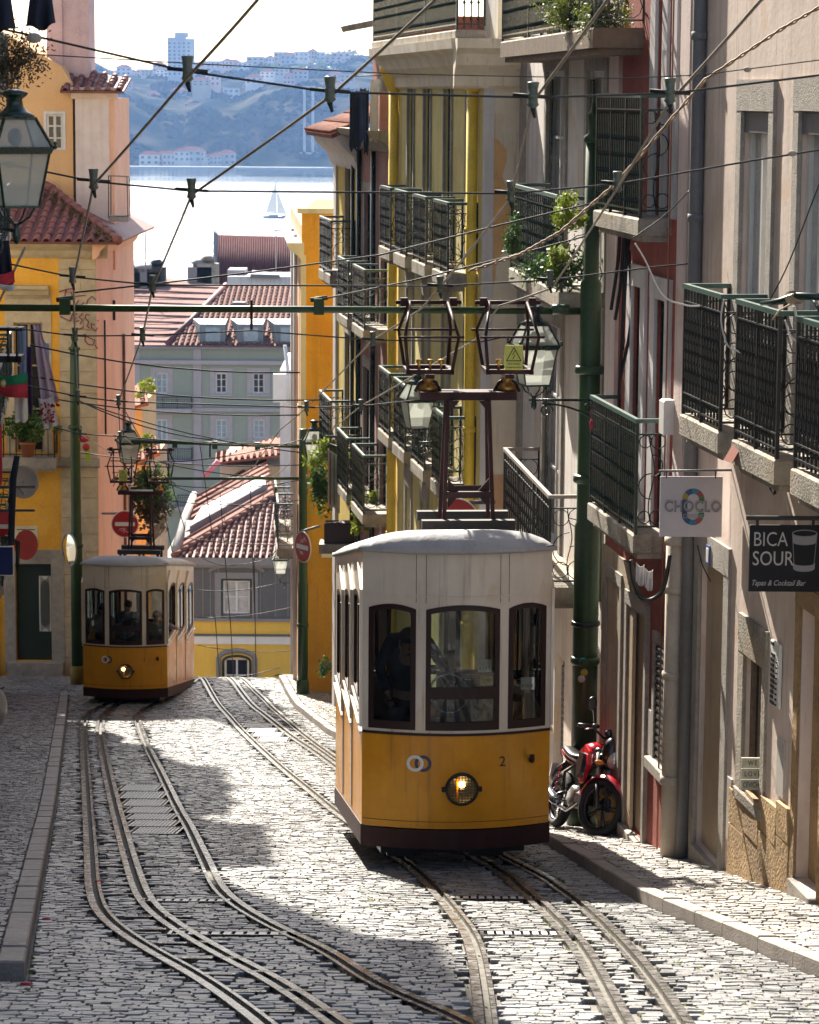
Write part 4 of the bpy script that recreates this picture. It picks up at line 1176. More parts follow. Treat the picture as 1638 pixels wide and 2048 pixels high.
# low yellow stretch of wall beside house 6 at street level
# ------------------------------------------------------------------ left side: row outside the frame (its shade falls on the street)
LX = lambda d: LK(d) - 1.62
M_l = [mat('left_wall_%d'%i, c, rough=.9, var=.08, streak=.25, bump=.3) for i, c in enumerate([(.62,.52,.36),(.6,.56,.5),(.58,.4,.26),(.6,.52,.46),(.6,.5,.3)])]
rows = [(12,29.9,13.5,0,'ochre-cream house at the top of the left side, partly out of the picture'),(30,44.6,12.2,1,'tall pale house on the left side above the narrow yard gap'),(44.7,47.3,1.4,2,'low peach house between two tall ones on the left side'),(47.4,55,7.4,3,'beige house on the left side beyond the low peach one'),(55.1,65.6,5.6,4,'yellowish corner house on the left side at the cross street')]
for k, (d0, d1, zt, mi, lab) in enumerate(rows):
    pl = Plane((LX(d1), d1), (LX(d0), d0), (1, .1))
    h = empty('house', pl.w(0,0,gz(d1)), lab, 'house', 'houses down the left side')
    n = max(1, int(pl.L/2.6)); ops = []; bs = []
    gl = gz((d0+d1)/2)
    for i in range(n):
        c_ = pl.L*(i+.5)/n; f = gl+3.6; r = 0
        gd_ = gz(pl.w(c_,0,0).y)
        ops.append((c_-.5, c_+.5, gd_+.2, gd_+2.5))
        while f+3 < zt:
            ops.append((c_-.5, c_+.5, f, f+2.4)); bs.append((c_, f)); f += 3.3
    wall(pl, 'wall', M_l[mi], h, 0, pl.L, -18 if d1 > 40 else -11, zt, ops, depth=5)
    for o_ in ops: window(pl, h, *o_, fm=M_white, pane=M_pane, sur=M_granite, sw=.15, bars=(1,3), sill=False)
    for c_, f in bs:
        if k in (0,1) and f > 3: continue
        balcony(pl, h, c_-.75, c_+.75, f, .4, 1.05, M_lime, M_iron, M_rail, th=.18, sp=.12)
    cornice(pl, h, 0, pl.L, zt-.4, [(.02,0),(.1,.1),(.3,.3),(.34,.4)], M_frw)
    q = [pl.w(-.0,.45,zt), pl.w(pl.L,.45,zt), pl.w(pl.L,-2.5,zt+1.0), pl.w(0,-2.5,zt+1.0)]
    roof_sheet(q, .1, M_tile, h)
    roof_sheet([q[3],q[2],pl.w(pl.L,-5,zt), pl.w(0,-5,zt)], .1, M_tile, h)
    for c_, hh, w_ in {0:[(5,1.6,.9),(13,2.2,1.)],1:[(1.6,1.8,.9),(7.5,2.6,1.2),(12,1.5,.8)],2:[],3:[(2.2,2.8,1.0),(5.5,1.2,.8)],4:[(.7,3.4,1.2),(3.7,3.2,1.3),(7.2,1.6,.9)]}[k]:
        MB(pl).box(c_-w_/2,c_+w_/2,-1.1,-.2,zt+.05,zt+hh).build('chimney', M_l[mi], h)

# ------------------------------------------------------------------ corner house across the side street
M_lorange = mat('bright_orange_render', (.78,.4,.045), rough=.9, var=.1, vscale=1.5, streak=.15, bump=.3, dirt=.12, dcol=(.55,.4,.2))
M_lorange2 = mat('soft_orange_render', (.7,.42,.2), rough=.9, var=.06, vscale=1.5, streak=.1, bump=.3)
M_salmon = mat('salmon_render', (.78,.46,.32), rough=.9, var=.07, vscale=1.2, streak=.3, bump=.3, dcol=(.4,.16,.07))
M_pinkch = mat('pink_chimney_render', (.56,.4,.41), rough=.9, var=.1, vscale=2, streak=.2, bump=.3)
M_pinkw = mat('pinkish_white_render', (.68,.58,.55), rough=.9, var=.06, streak=.2, bump=.3)
M_quoin = mat('corner_ashlar', (.5,.42,.3), rough=.9, var=.14, vscale=4, bump=.6, bscale=30, dirt=.3, dcol=(.2,.16,.11))
pf = Plane((-17, 72), (-7.96, 72), (0, -1)); LF = pf
pd = Plane((-7.96, 72), (-7.83, 80.5), (1, 0)); LS = pd
hl = empty('corner_house', (-7.96, 72, gz(72)), 'orange and salmon corner house behind the far tram, with tiled roof and a pink chimney', 'house')
fx = lambda px, py=700: pf.S(px, py); fzz = lambda px, py: pf.Z(px, py)
ze = fzz(120, 515)
win_ = (fx(28), fx(86), fzz(60,905), fzz(60,645)); dr = (fx(31,1200), fx(103,1200), fzz(60,1322), fzz(60,1127)); dr2 = (fx(31,1200)-2.0, fx(31,1200)-.75, fzz(60,1322), fzz(60,1127))
wall(pf, 'wall', M_lorange, hl, 0, pf.L, -16.5, ze, [win_, dr, dr2], depth=8)
wall(pd, 'side_wall', M_salmon, hl, .0, pd.L, -18, ze, [], depth=.5)
for px_, z0_, z1_, r_ in ((207,870,640,.025),(226,640,770,.035)):
    s_ = pd.S(px_, 700); downpipe(pd, hl, s_, .04, pd.Z(px_, z0_), pd.Z(px_, z1_) if px_ == 207 else pd.Z(px_, 600), r_, M_dark)
downpipe(pd, hl, pd.S(245,800), .05, -14.5, -6.5, .04, M_rust)
# ashlar corner, each block its own
qa, qb = fx(119), pf.L
z = -14.9; row = 0
while z < ze-.05:
    hh = random.uniform(.42,.62); z1 = min(z+hh, ze-.03)
    cut = random.uniform(.3,.7) if row % 2 else None
    xsq = [qa, qa+(qb-qa)*cut, qb] if cut else [qa, qb]
    for i in range(len(xsq)-1):
        MB(pf).bbox(xsq[i]+.005, xsq[i+1]-.005, -.02, random.uniform(.028,.042), z+.006, z1-.006, .004).build('ashlar_block', M_quoin, hl)
    z = z1; row += 1
cornice(pf, hl, -.0, pf.L+.3, ze-.02, [(.02,0),(.1,.08),(.14,.2),(.34,.32),(.36,.4)], M_quoin)
cornice(pd, hl, -.36, pd.L, ze-.02, [(.02,0),(.1,.08),(.14,.2),(.28,.32),(.3,.4)], M_salmon)
# window hood, balcony, door
window(pf, hl, *win_, fm=M_door_w, pane=M_pane, sur=M_quoin, sw=.22, rec=.14, bars=(1,3), sill=False, lintel=.5)
cornice(pf, hl, fx(14), fx(100), fzz(60,600), [(.02,0),(.1,.1),(.18,.14),(.24,.24),(.34,.3),(.36,.38)], M_quoin, name='window_hood')
zb = fzz(100, 910)
balcony(pf, hl, fx(-40), fx(112), zb, .55, 1.0, M_granite, M_dark, M_dark, th=.28, sp=.16, knobs=(), lab='balcony with thin black scrollwork railing')
cornice(pf, hl, 0, pf.L+.05, zb-.32, [(.02,0),(.14,.05),(.16,.24)], M_granite, name='string_course')
for j, g_ in enumerate((dr, dr2)):
    a,b,c,d = g_
    m = MB(pf); m.box(a-.28,a,-.01,.05,c-.3,d); m.box(b,b+.34,-.01,.05,c-.3,d); m.box(a-.28,b+.34,-.01,.054,d,d+.36); m.build('door_case', M_granite, hl)
    dd = MB(pf).box(a+.02,b-.02,-.22,-.16,c,d-.01).build('door', M_door_g, hl)
    for s_ in (a+.62,) if j == 0 else (a+.9,):
        z0_, z1_ = c+.75, d-.35
        MB(pf).box(s_-.03,s_+.27,-.16,-.155,z0_,z1_).build('door_glass', M_white, dd)
        m = MB(pf)
        k = 22
        for i in range(-3, k+1):
            zz = z0_+(z1_-z0_)*i/k
            for sg in (0, 1):
                A_ = (s_, zz) ; B_ = (s_+.24, zz+.24)
                if sg: A_, B_ = (s_+.24, zz), (s_, zz+.24)
                if A_[1] < z0_ or B_[1] > z1_: continue
                m.hexa([(A_[0],-.153,A_[1]),(B_[0],-.153,B_[1]),(B_[0],-.153,B_[1]+.025),(A_[0],-.153,A_[1]+.025)],[(A_[0],-.14,A_[1]),(B_[0],-.14,B_[1]),(B_[0],-.14,B_[1]+.025),(A_[0],-.14,A_[1]+.025)])
        m.build('door_lattice', M_door_g, dd, kind='stuff')
    MB(pf).box(a-.2,b+.3,-.2,.3,c-.34,c-.004).build('door_step', M_granite, hl)
# writing on the quoins (loose sprayed strokes, not lettering that can be read)
m = MB(pf)
def spray(pts):
    m.tube([(pf.S(x,y), .046, pf.Z(x,y)) for x, y in pts], .018, 4, False)
for st_ in ([(119,583),(135,578),(150,577)],[(133,579),(130,590),(136,600),(145,592),(142,583)],[(140,597),(155,592),(172,590)],[(158,600),(150,612),(152,622),(162,618)],[(168,605),(160,612),(166,622),(175,612)],[(192,600),(184,592),(176,600),(173,610)],[(120,632),(132,638),(141,642),(146,625)],[(147,630),(155,627)],[(147,637),(154,636)],[(147,644),(158,641)],[(165,627),(158,634),(166,640),(160,648)],[(180,630),(173,628),(170,636),(178,643),(174,652),(180,656)],[(190,650),(182,646),(184,656),(192,662),(196,655)],[(153,660),(168,654)],[(160,672),(170,668),(178,675),(190,680),(186,690),(176,688),(170,680),(172,670)],[(190,690),(196,697)],[(196,640),(197,642)]): spray(st_)
m.build('sprayed_strokes', mat('magenta_spray',(.22,.02,.09),rough=.7,var=.1), hl)
# eaves, tiles, hip
zr = ze+.42; e0 = pf.w(0,.55,zr); e1 = pf.w(pf.L+.62,.55,zr)
s1 = pd.w(pd.L,.62,zr)
hip_top = P(92,372,75.6)
rt0 = Vector((-17,75.6,hip_top.z)); 
q = [e0, e1, hip_top, rt0]; roof_sheet(q, .06, M_tile_dk, hl)
a_, b_, c_ = e1, hip_top, None
def in_hip(p):
    t = (p.y-e1.y)/(hip_top.y-e1.y); return p.x < e1.x+(hip_top.x-e1.x)*t-.1
M_tiler = mat('dark_red_barrel_tile',(.25,.085,.07),rough=.6,var=.2,vscale=5,bump=.3,dirt=.3,dcol=(.07,.05,.035))
tile_roof_rows(e0, e1, rt0, Vector((e1.x,75.6,hip_top.z)), .27, .42, M_tiler, hl, limit=300, clip=lambda p: in_hip(p) and p.x > -11.4)
m = MB()
for i in range(11):
    p = e1.lerp(hip_top, i/11)+Vector((0,0,.05)); p2 = e1.lerp(hip_top, (i+1.08)/11)+Vector((0,0,.03))
    m = MB(); m.tube([p, p2], [.13,.1], 8); m.build('hip_tile', M_tiler, hl)
q = [e1, s1, Vector((hip_top.x-.3, pd.p0.y+8.5, hip_top.z)), hip_top]; roof_sheet(q, .06, M_tiler, hl)
# dirt and moss along the hip
m = MB()
rg = np.random.default_rng(2)
for _ in range(420):
    t_ = rg.uniform(.02,.85); p = e1.lerp(hip_top, t_)+Vector((-abs(rg.normal(0,.22))-.05,-.1,rg.uniform(-.02,.1)+.0)); 
    a = Vector(rg.normal(0,1,3)).normalized()*.05; b = a.orthogonal().normalized()*.03
    m.add([p-a,p+b,p+a,p-b],[(0,1,2,3)])
m.build('roof_moss', mat('dry_moss',(.12,.07,.03),rough=.95,var=.2), hl, kind='stuff')
# upper storey
pu = Plane((-17,75.7), (-8.25,75.7), (0,-1))
gx = lambda px, py: pu.S(px, py); gzz = lambda px, py: pu.Z(px, py)
uw = (gx(93,260), gx(126,260), gzz(110,300), gzz(110,228)); s0_ = gx(146,300)
wall(pu, 'upper_wall', M_lorange2, hl, 0, s0_, hip_top.z-1.2, gzz(150,168), [uw], depth=5)
window(pu, hl, *uw, fm=M_frw, pane=M_pane, sur=M_frw, sw=.07, rec=.03, bars=(1,3), sill=False)
m = MB(pu); m.prism([(0,-.0,gzz(150,168)),(s0_,-.0,gzz(150,168)),(gx(122,135),-.0,gzz(122,132)),(gx(60,90),0,gzz(60,96)),(gx(0,60),0,gzz(0,60)),(0,0,gzz(0,60)+1)], (0,-4,0)); m.build('gable', M_lorange2, hl)
p1_, p2_ = gx(152,300), gx(229,300)
MB(pu).box(p1_,p2_-.12,-4,.1,hip_top.z-2.2,gzz(190,196)).build('corner_pier', M_pinkw, hl); MB(pu).box(p2_-.12,p2_,-4,.06,hip_top.z-2.2,gzz(190,196)).build('pier_edge', M_salmon, hl)
cornice(pu, hl, p1_-.1, p2_+.1, gzz(190,198), [(.1,0),(.16,.06),(.22,.16),(.32,.22),(.34,.3)], M_pinkw)
t0 = pu.w(p1_-.35,.45,gzz(190,182)); t1 = pu.w(p2_+.3,.45,gzz(190,182)); t2 = pu.w(p2_+.3,-1.5,gzz(190,182)+.35); t3 = pu.w(p1_-.35,-1.5,gzz(190,182)+.6)
roof_sheet([t0,t1,t2,t3], .06, M_tile_dk, hl); tile_roof_rows(t0,t1,t3,t2,.25,.4,M_tiler,hl,limit=40,name='cap_tile')
c0, c1 = gx(92,100), gx(170,100)
MB(pu).box(gx(85,50),gx(94,50)+.3,-2.2,-.8,gzz(100,60)-1,4.6).build('chimney', M_pinkch, hl)
MB(pu).box(c0,c1,-2.4,-.9,gzz(100,150)-1,4.6).build('chimney', M_pinkch, hl)
MB(pu).tube([pu.w(gx(222,170),.2,gzz(222,178)), pu.w(gx(222,90),.2,gzz(222,86))], .02, 6).build('roof_mast', M_granite, hl); 
# small caged plant shelf on the right edge of the roof
m = MB(); a = P(217,435,73.5)
for (x,y) in ((217,350),(254,352),(254,430),(217,432)): pass
cs = [P(217,352,74),P(254,354,74),P(256,432,74),(P(217,434,74))]; cs2 = [c+Vector((0,.6,0)) for c in cs]
for r_ in (cs, cs2): m.tube(r_, .018, 4, False, closed=True)
for a_, b_ in zip(cs, cs2): m.tube([a_, b_], .018, 4, False)
m.build('roof_cage', M_dark, hl, kind='stuff')
MB().box(cs[3].x,cs[2].x,cs[3].y,cs[3].y+.6,cs[3].z-.12,cs[3].z+.03).build('cage_floor', M_granite, hl)

# ------------------------------------------------------------------ houses below the crest, beyond the trams
M_gy = mat('slate_grey_render', (.12,.12,.12), rough=.8, var=.06, streak=.1); M_gyt = mat('grey_trim', (.24,.23,.23), rough=.8, var=.06)
M_yl = mat('warm_yellow_render', (.78,.5,.08), rough=.9, var=.05, vscale=1, streak=.1, bump=.2)
D2 = 104.
pl = Plane((P(330,1200,D2).x, D2), (P(640,1200,D2).x, D2), (0,-1))
hg = empty('house', (pl.w(pl.L/2,0,0).x, D2, gz(D2)), 'grey and yellow house below the crest with a barrel-tiled roof and arched window', 'house')
X = pl.S; Z = pl.Z
w1 = (X(446,1195), X(500,1195), Z(470,1228), Z(470,1161)); w2 = (X(449,1350), X(498,1350), Z(470,1420), Z(470,1317))
wall(pl, 'wall', M_gy, hg, 0, pl.L, Z(470,1240), Z(470,1113), [w1], depth=9)
wall(pl, 'lower_wall', M_yl, hg, 0, pl.L, -32, Z(470,1240)-.002, [w2], depth=9)
window(pl, hg, *w1, fm=M_white, pane=M_curt, sur=None, rec=.1, bars=(1,2), fw=.07)
m = MB(pl); a,b,c,d = w1; m.box(a-.07,a,-.01,.04,c-.05,d+.07); m.box(b,b+.07,-.01,.04,c-.05,d+.07); m.box(a,b,-.01,.04,d,d+.07); m.build('window_case', M_iron, hg)
m = MB(pl); m.box(a-.3,a-.07,-.01,.035,c-.2,d+.3); m.box(b+.07,b+.3,-.01,.035,c-.2,d+.3); m.box(a-.07,b+.07,-.01,.035,d+.07,d+.3); m.build('window_surround', M_gyt, hg)
m = MB(pl); n = 8; pts = [((a+b)/2+(.62+(b-a)/2*.3+.25)*math.cos(math.pi*i/n), .0, d+.32+.26*math.sin(math.pi*i/n)) for i in range(n+1)]
m.tube(pts, .07, 6); m.build('arched_hood', M_gyt, hg)
window(pl, hg, *w2, fm=M_white, pane=M_pane, sur=None, rec=.1, bars=(1,3), fw=.07)
m = MB(pl); a,b,c,d = w2
m.tube([(a-.05,0,c)]+[((a+b)/2-((b-a)/2+.05)*math.cos(math.pi*i/8),0,d-.1+.2*math.sin(math.pi*i/8)) for i in range(9)]+[(b+.05,0,c)], .05, 5); m.build('window_case', M_iron, hg)
m = MB(pl); m.tube([(a-.22,0,c)]+[((a+b)/2-((b-a)/2+.22)*math.cos(math.pi*i/8),0,d-.0+.3*math.sin(math.pi*i/8)) for i in range(9)]+[(b+.22,0,c)], .1, 5); m.build('window_surround', M_gyt, hg)
for (ya, yb, o_, mt) in ((1113,1128,.35,M_gyt),(1128,1134,.2,M_gyt),(1236,1242,.12,M_gyt),(1268,1272,.1,M_gy),(1272,1288,.06,M_white)):
    MB(pl).box(-.0,pl.L,-.01,o_,Z(470,yb)+.004,Z(470,ya)).build('moulding', mt, hg)
for px_ in (405,420,436,520,550,575): MB(pl).box(X(px_,1190),X(px_,1190)+.03,0,.03,Z(px_,1234),Z(px_,1136)).build('wall_joint', M_gyt, hg)
# roofs: front hip slope with tiles, long side slope with roof lights
ze = Z(470,1112)
eL = pl.w(X(348,1108), .35, ze); eR = pl.w(X(600,1108), .35, ze); ap = P(548,994,110); rd = P(700,1100,110)
roof_sheet([eL, eR, P(600,1006,110.0), ap], .05, M_tile_dk, hg)
def clip1(p):
    t_ = (p.z-eL.z)/(ap.z-eL.z); xl = eL.x+(ap.x-eL.x)*t_; return p.x > xl+.08
M_tb = mat('brown_barrel_tile',(.22,.1,.075),rough=.85,spec=.15,var=.22,vscale=2,bump=.3,dirt=.35,dcol=(.1,.07,.06))  # one brown tile tone with random dirt patches
tile_roof_rows(eL, eR, Vector((eL.x,ap.y,ap.z)), Vector((eR.x,ap.y,ap.z)), .235, .44, M_tb, hg, limit=300, clip=clip1)
for i in range(14):
    p = eL.lerp(ap, i/14)+Vector((0,0,.06)); q_ = eL.lerp(ap, (i+1.1)/14)+Vector((0,0,.04)); m = MB(); m.tube([p,q_],[.12,.09],8); m.build('hip_tile', M_tb, hg)
bk = P(532,915,128); lb = P(385,995,125)
roof_sheet([eL, ap, bk, lb], .05, M_tb, hg, 'side_roof')
lb2 = P(470,930,127)
for i in range(9):   # ribs of tile on the long slope
    a = eL.lerp(lb, (i+.5)/9); b = ap.lerp(bk, (i+.5)/9); m = MB(); m.tube([a+Vector((0,0,.05)), b+Vector((0,0,.05))], .07, 6); m.build('tile_rib', M_tb, hg)
def onroof(u, v, h=0.): return eL.lerp(ap, u).lerp(lb.lerp(bk, u), v)+Vector((0,0,h))
m = MB(); m.hexa([onroof(.12,.22,.02),onroof(.93,.18,.02),onroof(.93,.42,.02),onroof(.2,.5,.02)],[onroof(.12,.22,.35),onroof(.93,.18,.35),onroof(.93,.42,.32),onroof(.2,.5,.32)]); m.build('roof_light', M_gyt, hg)
for i in range(14):
    v0 = i/14; m = MB(); a = onroof(.14,.24,.36).lerp(onroof(.21,.48,.34), v0); b = onroof(.91,.2,.36).lerp(onroof(.91,.41,.34), v0); m.tube([a,b], .035, 4, False); m.build('roof_light_slat', M_frw, hg)
m = MB(); m.tube([P(352,1100,104.5),P(372,1030,116),P(388,990,125)], .18, 6); m.build('parapet', M_granite, hg)
# roof behind: second tiled eave with rubble under it
hb = empty('house', P(500,930,132), 'low tiled roof wedged between the grey house and the green-grey block', 'house')
q = [P(430,925,125),P(600,905,125),P(600,862,134),P(432,905,136)]; roof_sheet([q[0],q[1],q[2],q[3]], .1, M_tile, hb)
tile_roof_rows(q[0],q[1],q[3],q[2],.26,.6,M_tb,hb,limit=90)
MB().box(P(440,925,126).x,P(640,925,126).x,126,133,-34,P(500,928,126).z-.1).build('wall', M_b3s, hb)
m = MB(); m.tube([P(407,955,123),P(437,922,123)], .13, 6); m.build('red_pipe', mat('pink_pipe',(.6,.2,.25),rough=.6), hb)
# green-grey block
D3 = 172.
M_gg = mat('grey_green_render', (.3,.32,.26), rough=.9, var=.04, vscale=.5, streak=.08); M_ggl = mat('lilac_trim', (.4,.35,.36), rough=.9, var=.04)
pl = Plane((P(225,800,D3).x, D3), (P(640,800,D3).x, D3), (0,-1)); X = pl.S; Z = pl.Z
hc = empty('apartment_building', (pl.w(pl.L/2,0,0).x, D3, gz(D3)), 'grey-green apartment building with lilac trim, dormers and a broad terracotta roof', 'building')
ops = []
for (xa,xb,ya,yb) in ((311,336,788,745),(430,455,788,745),(504,530,788,745),(311,335,900,838),(430,455,878,838),(505,530,878,838)):
    ops.append((X(xa,800),X(xb,800),Z(xa,yb if ya<yb else ya),Z(xa,min(ya,yb))))
wall(pl, 'wall', M_gg, hc, 0, pl.L, -52, Z(400,692), ops, depth=14)
M_bluepane = mat('bluish_window_glass',(.25,.34,.4),rough=.15,var=.15,spec=.8)
for i, o_ in enumerate(ops): window(pl, hc, *o_, fm=M_frw, pane=M_pane if i in (1,2) else M_bluepane, sur=M_ggl, sw=.3, rec=.12, bars=(1,3), fw=.12, sill=True)
MB(pl).box(X(387,800),X(403,800),.0,.08,-52,Z(400,694)).build('pilaster', M_ggl, hc)
MB(pl).box(0,X(280,800),.0,.05,-52,Z(400,694)).build('pilaster', M_ggl, hc)
MB(pl).box(0,pl.L,.09,.3,Z(400,728),Z(400,720)).build('string_course', M_ggl, hc); MB(pl).box(0,pl.L,.09,.25,Z(400,822),Z(400,815)).build('string_course', M_ggl, hc)
MB(pl).box(0,pl.L,.0,.4,Z(400,697),Z(400,693)).build('gutter', M_gyt, hc)
for (xa, xb, yb) in ((300,384,815),(330,384,918),(330,384,1010)):
    balcony(pl, hc, X(xa,800), X(xb,800), Z(350,yb), .7, .72, M_ggl, M_dark, M_dark, th=.2, sp=.13, knobs=(), scroll=False)
# its roof
zE = Z(400,692); fr0 = pl.w(-1,.5,zE); fr1 = pl.w(pl.L,.5,zE)
r0 = P(385,612,182); hp0 = P(330,690,172.5); tp = P(452,572,187); tr = P(640,572,187)
M_pale = mat('pale_pink_tile',(.27,.16,.14),rough=.9,spec=.1,var=.15,vscale=1.5,bump=.3)
roof_sheet([P(335,690,D3-.3), P(640,692,D3-.3), tr, tp], .1, M_tb, hc)
roof_sheet([P(215,690,D3-.2), P(335,690,D3-.3), tp, P(300,552,194), P(215,560,194)], .1, M_pale, hc)
a_, b_ = P(335,690,D3-.3), P(640,692,D3-.3)
def clip2(p): 
    t_ = (p.z-a_.z)/(tp.z-a_.z); return p.x > a_.x+(tp.x-a_.x)*t_
tile_roof_rows(a_, b_, Vector((a_.x,tp.y,tp.z)), Vector((b_.x,tp.y,tp.z)), .33, .8, M_tb, hc, limit=300, clip=clip2)
m = MB(); m.tube([a_+Vector((0,0,.1)), tp+Vector((0,0,.1))], .16, 6); m.build('hip_ridge', M_tile_dk, hc)
c_ = P(262,655,D3+1); m = MB()
for i in range(10):    # courses on the pale side
    t_ = (i+.5)/10; a2 = P(215,690,D3).lerp(P(215,560,194), t_); b2 = a_.lerp(tp, t_); m = MB(); m.tube([a2+Vector((0,0,.02)), b2+Vector((0,0,.02))], .07, 5); m.build('tile_course', M_pale, hc)
for xa in (395,471,545):
    d_ = empty_ = None
    f0 = P(xa+8,692,D3-.0); 
    w_ = 1.55; base = P(xa+30,690,D3+.2); hgt = 1.15
    m = MB(); x0_, x1_ = base.x-w_/2, base.x+w_/2
    y0_, z0_ = D3+.3, base.z+.1
    m.add([(x0_,y0_,z0_),(x1_,y0_,z0_),(x1_,y0_,z0_+hgt),(x0_,y0_,z0_+hgt),(x0_-.6,y0_+2.4,z0_+hgt+.15),(x1_,y0_+2.4,z0_+hgt+.15),(x0_,y0_+2.2,z0_+.6),(x1_,y0_+2.2,z0_+.6)],[(0,1,2,3),(3,2,5,4),(0,3,4,6),(1,7,5,2),(0,6,7,1),(4,5,7,6)])
    dm = m.build('dormer', mat('zinc_dormer',(.16,.18,.2),rough=.5,var=.08), hc)
    MB().box(x0_+.35,x1_-.3,y0_-.06,y0_-.01,z0_+.12,z0_+hgt-.18).build('dormer_window', M_bluepane, dm)
p_ = P(478,610,182); MB().box(p_.x-.4,p_.x+.4,181.5,182.4,p_.z-.8,p_.z+.2).build('chimney', M_gyt, hc)
for (x_, y_, w_, c_m) in ((256,545,1.6,M_gyt),(288,545,2.2,M_gyt),(312,535,1.2,M_dark),(399,535,1.6,M_gyt),(415,528,1.4,M_lime)):
    p_ = P(x_, y_+22, 190); MB().box(p_.x-w_/2,p_.x+w_/2,190,191.2,p_.z-1,p_.z+.75).build('chimney', c_m, hc); MB().lathe((p_.x,190.6,p_.z+.75),[(w_*.3,0),(w_*.3,.2),(w_*.42,.22),(w_*.2,.5)],6).build('chimney_cap', c_m, hc)
def antenna(px, y0, y1, d, lab):
    a, b = P(px,y1,d), P(px,y0,d); m = MB(); m.tube([a,b], .04, 5)
    for k in range(3): m.tube([b+Vector((-.5,0,-.2*k)), b+Vector((.5,0,-.2*k))], .02, 4, False)
    m.build('roof_antenna', M_gyt, None, lab, 'antenna')
antenna(291, 452, 545, 186, 'thin aerial standing on the pale roof at the left, against the river')
antenna(552, 455, 560, 200, 'thin aerial in front of the dark red roof')
# dark red roof farther down
D4 = 214.
hr = empty('warehouse', P(520,560,D4), 'big dark red tiled roof rising above the other roofs in front of the river', 'building')
e0, e1 = P(428,572,D4), P(640,572,D4); r0, r1 = P(430,470,D4+4.5), P(640,476,D4+4.5)
M_drt = mat('purple_red_tile',(.11,.035,.035),rough=.85,spec=.1,var=.15,vscale=2)
roof_sheet([e0,e1,r1,r0], .15, M_drt, hr)
for i in range(46):
    a, b = e0.lerp(e1,(i+.5)/46), r0.lerp(r1,(i+.5)/46); m = MB(); m.tube([a,b], .07, 5); m.build('tile_column', M_drt, hr)
m = MB(); m.hexa([P(426,573,D4-.4),P(434,573,D4-.4),P(436,468,D4+4.5),P(427,462,D4+4.5)],[P(426,573,D4-.4)+Vector((0,0,.5)),P(434,573,D4-.4)+Vector((0,0,.5)),P(436,468,D4+9)+Vector((0,0,.4)),P(427,462,D4+9)+Vector((0,0,.4))]); m.build('verge_wall', M_gyt, hr)
MB().box(e0.x,e1.x,D4+.5,D4+18,-52,e0.z-.1).build('wall', M_b3s, hr)
hk = empty('attic_block', P(520,560,195), 'white-edged attic with a small zinc lantern roof below the dark red roof', 'building')
a = P(455,560,195); b = P(640,562,195); MB().box(a.x,b.x,195,200,a.z-3,a.z+.25).build('parapet', M_frw, hk)
MB().box(P(455,540,196).x,P(490,540,196).x,196,199,a.z,P(470,540,196).z).build('wall', M_ggl, hk)
roof_sheet([P(485,572,194.5),P(640,572,194.5),P(640,600,190),P(500,600,190)], .1, M_tile_dk, hk)
m = MB(); m.hexa([P(500,556,194.6),P(560,556,194.6),P(555,552,197),P(505,545,197)],[P(500,548,194.6),P(560,550,194.6),P(555,546,197),P(505,540,197)]); m.build('lantern_roof', M_gyt, hk)

# small house pieces seen between the far tram and the gap on the left (d ~ 85..95)
hs = empty('house', P(285,1050,84), 'run-down house behind the hanging plants, just right of the salmon wall', 'house')
m = MB(); m.box(P(262,900,86).x,P(300,900,86).x,86,92,-24,P(280,930,86).z).build('wall', M_peach, hs)
q = [P(255,930,85),P(318,905,85),P(310,870,89),P(255,880,89)]; roof_sheet(q,.1,M_tile,hs); tile_roof_rows(q[0],q[1],q[3],q[2],.24,.45,M_tb,hs,limit=40)
q = [P(255,815,90),P(296,805,90),P(292,765,94),P(255,775,94)]; roof_sheet(q,.1,M_tile,hs); tile_roof_rows(q[0],q[1],q[3],q[2],.24,.45,M_tb,hs,limit=40)
MB().box(P(240,900,91).x,P(285,900,91).x,91,96,-30,P(280,812,91).z).build('upper_wall', M_lorange2, hs)
m = MB(); m.hexa([P(290,1100,80),P(330,1060,80),P(333,1030,80),P(296,1062,80)],[P(290,1100,84),P(330,1060,84),P(333,1030,84),P(296,1062,84)]); m.build('lean_to', M_gyt, hs)
# white balcony house at the far right of the gap
hw = empty('house', P(575,860,118), 'bright white house end with a sunlit blind beside the orange wall', 'house')
MB().box(P(560,800,118).x,P(640,800,118).x,118,126,-40,P(575,740,118).z).build('wall', M_frw, hw)
MB().box(P(546,800,117.4).x,P(572,800,117.4).x,117.4,117.8,P(560,805,117.4).z,P(560,748,117.4).z).build('blind', M_white, hw)
m = MB(); m.tube([P(570,690,116),P(578,760,116),P(575,800,116)], .08, 5); m.build('awning_arm', M_white, hw)

# ------------------------------------------------------------------ far bank
tw = P(361,150,2450)
t = empty('tower_block', tw, 'tall pale tower block standing alone on the far skyline', 'building')
W_, H_ = 22, (150-72)/FPX*2450
MB().box(tw.x-11,tw.x+4,2450,2464,tw.z-8,tw.z+H_-2).build('wall', M_hw[3], t); MB().box(tw.x+4.1,tw.x+11,2450,2466,tw.z-8,tw.z+H_-3).build('wall', M_hw[0], t)
MB().box(tw.x-5,tw.x+6,2452,2460,tw.z+H_-2,tw.z+H_+2.2).build('roof_house', M_hw[3], t)
me = MB().box(-.5,.5,-.1,.1,-.5,.5).mesh('window', M_hwin)
for r_ in range(9):
    for c_ in range(5): inst('window', me, (tw.x-9+c_*4, 2449.9, tw.z+1+r_*3.2), t, scale=(1.6,1,1.5))
rg = random.Random(12)
wl = ['cream','ochre','pinkish','grey','white']
spots = []
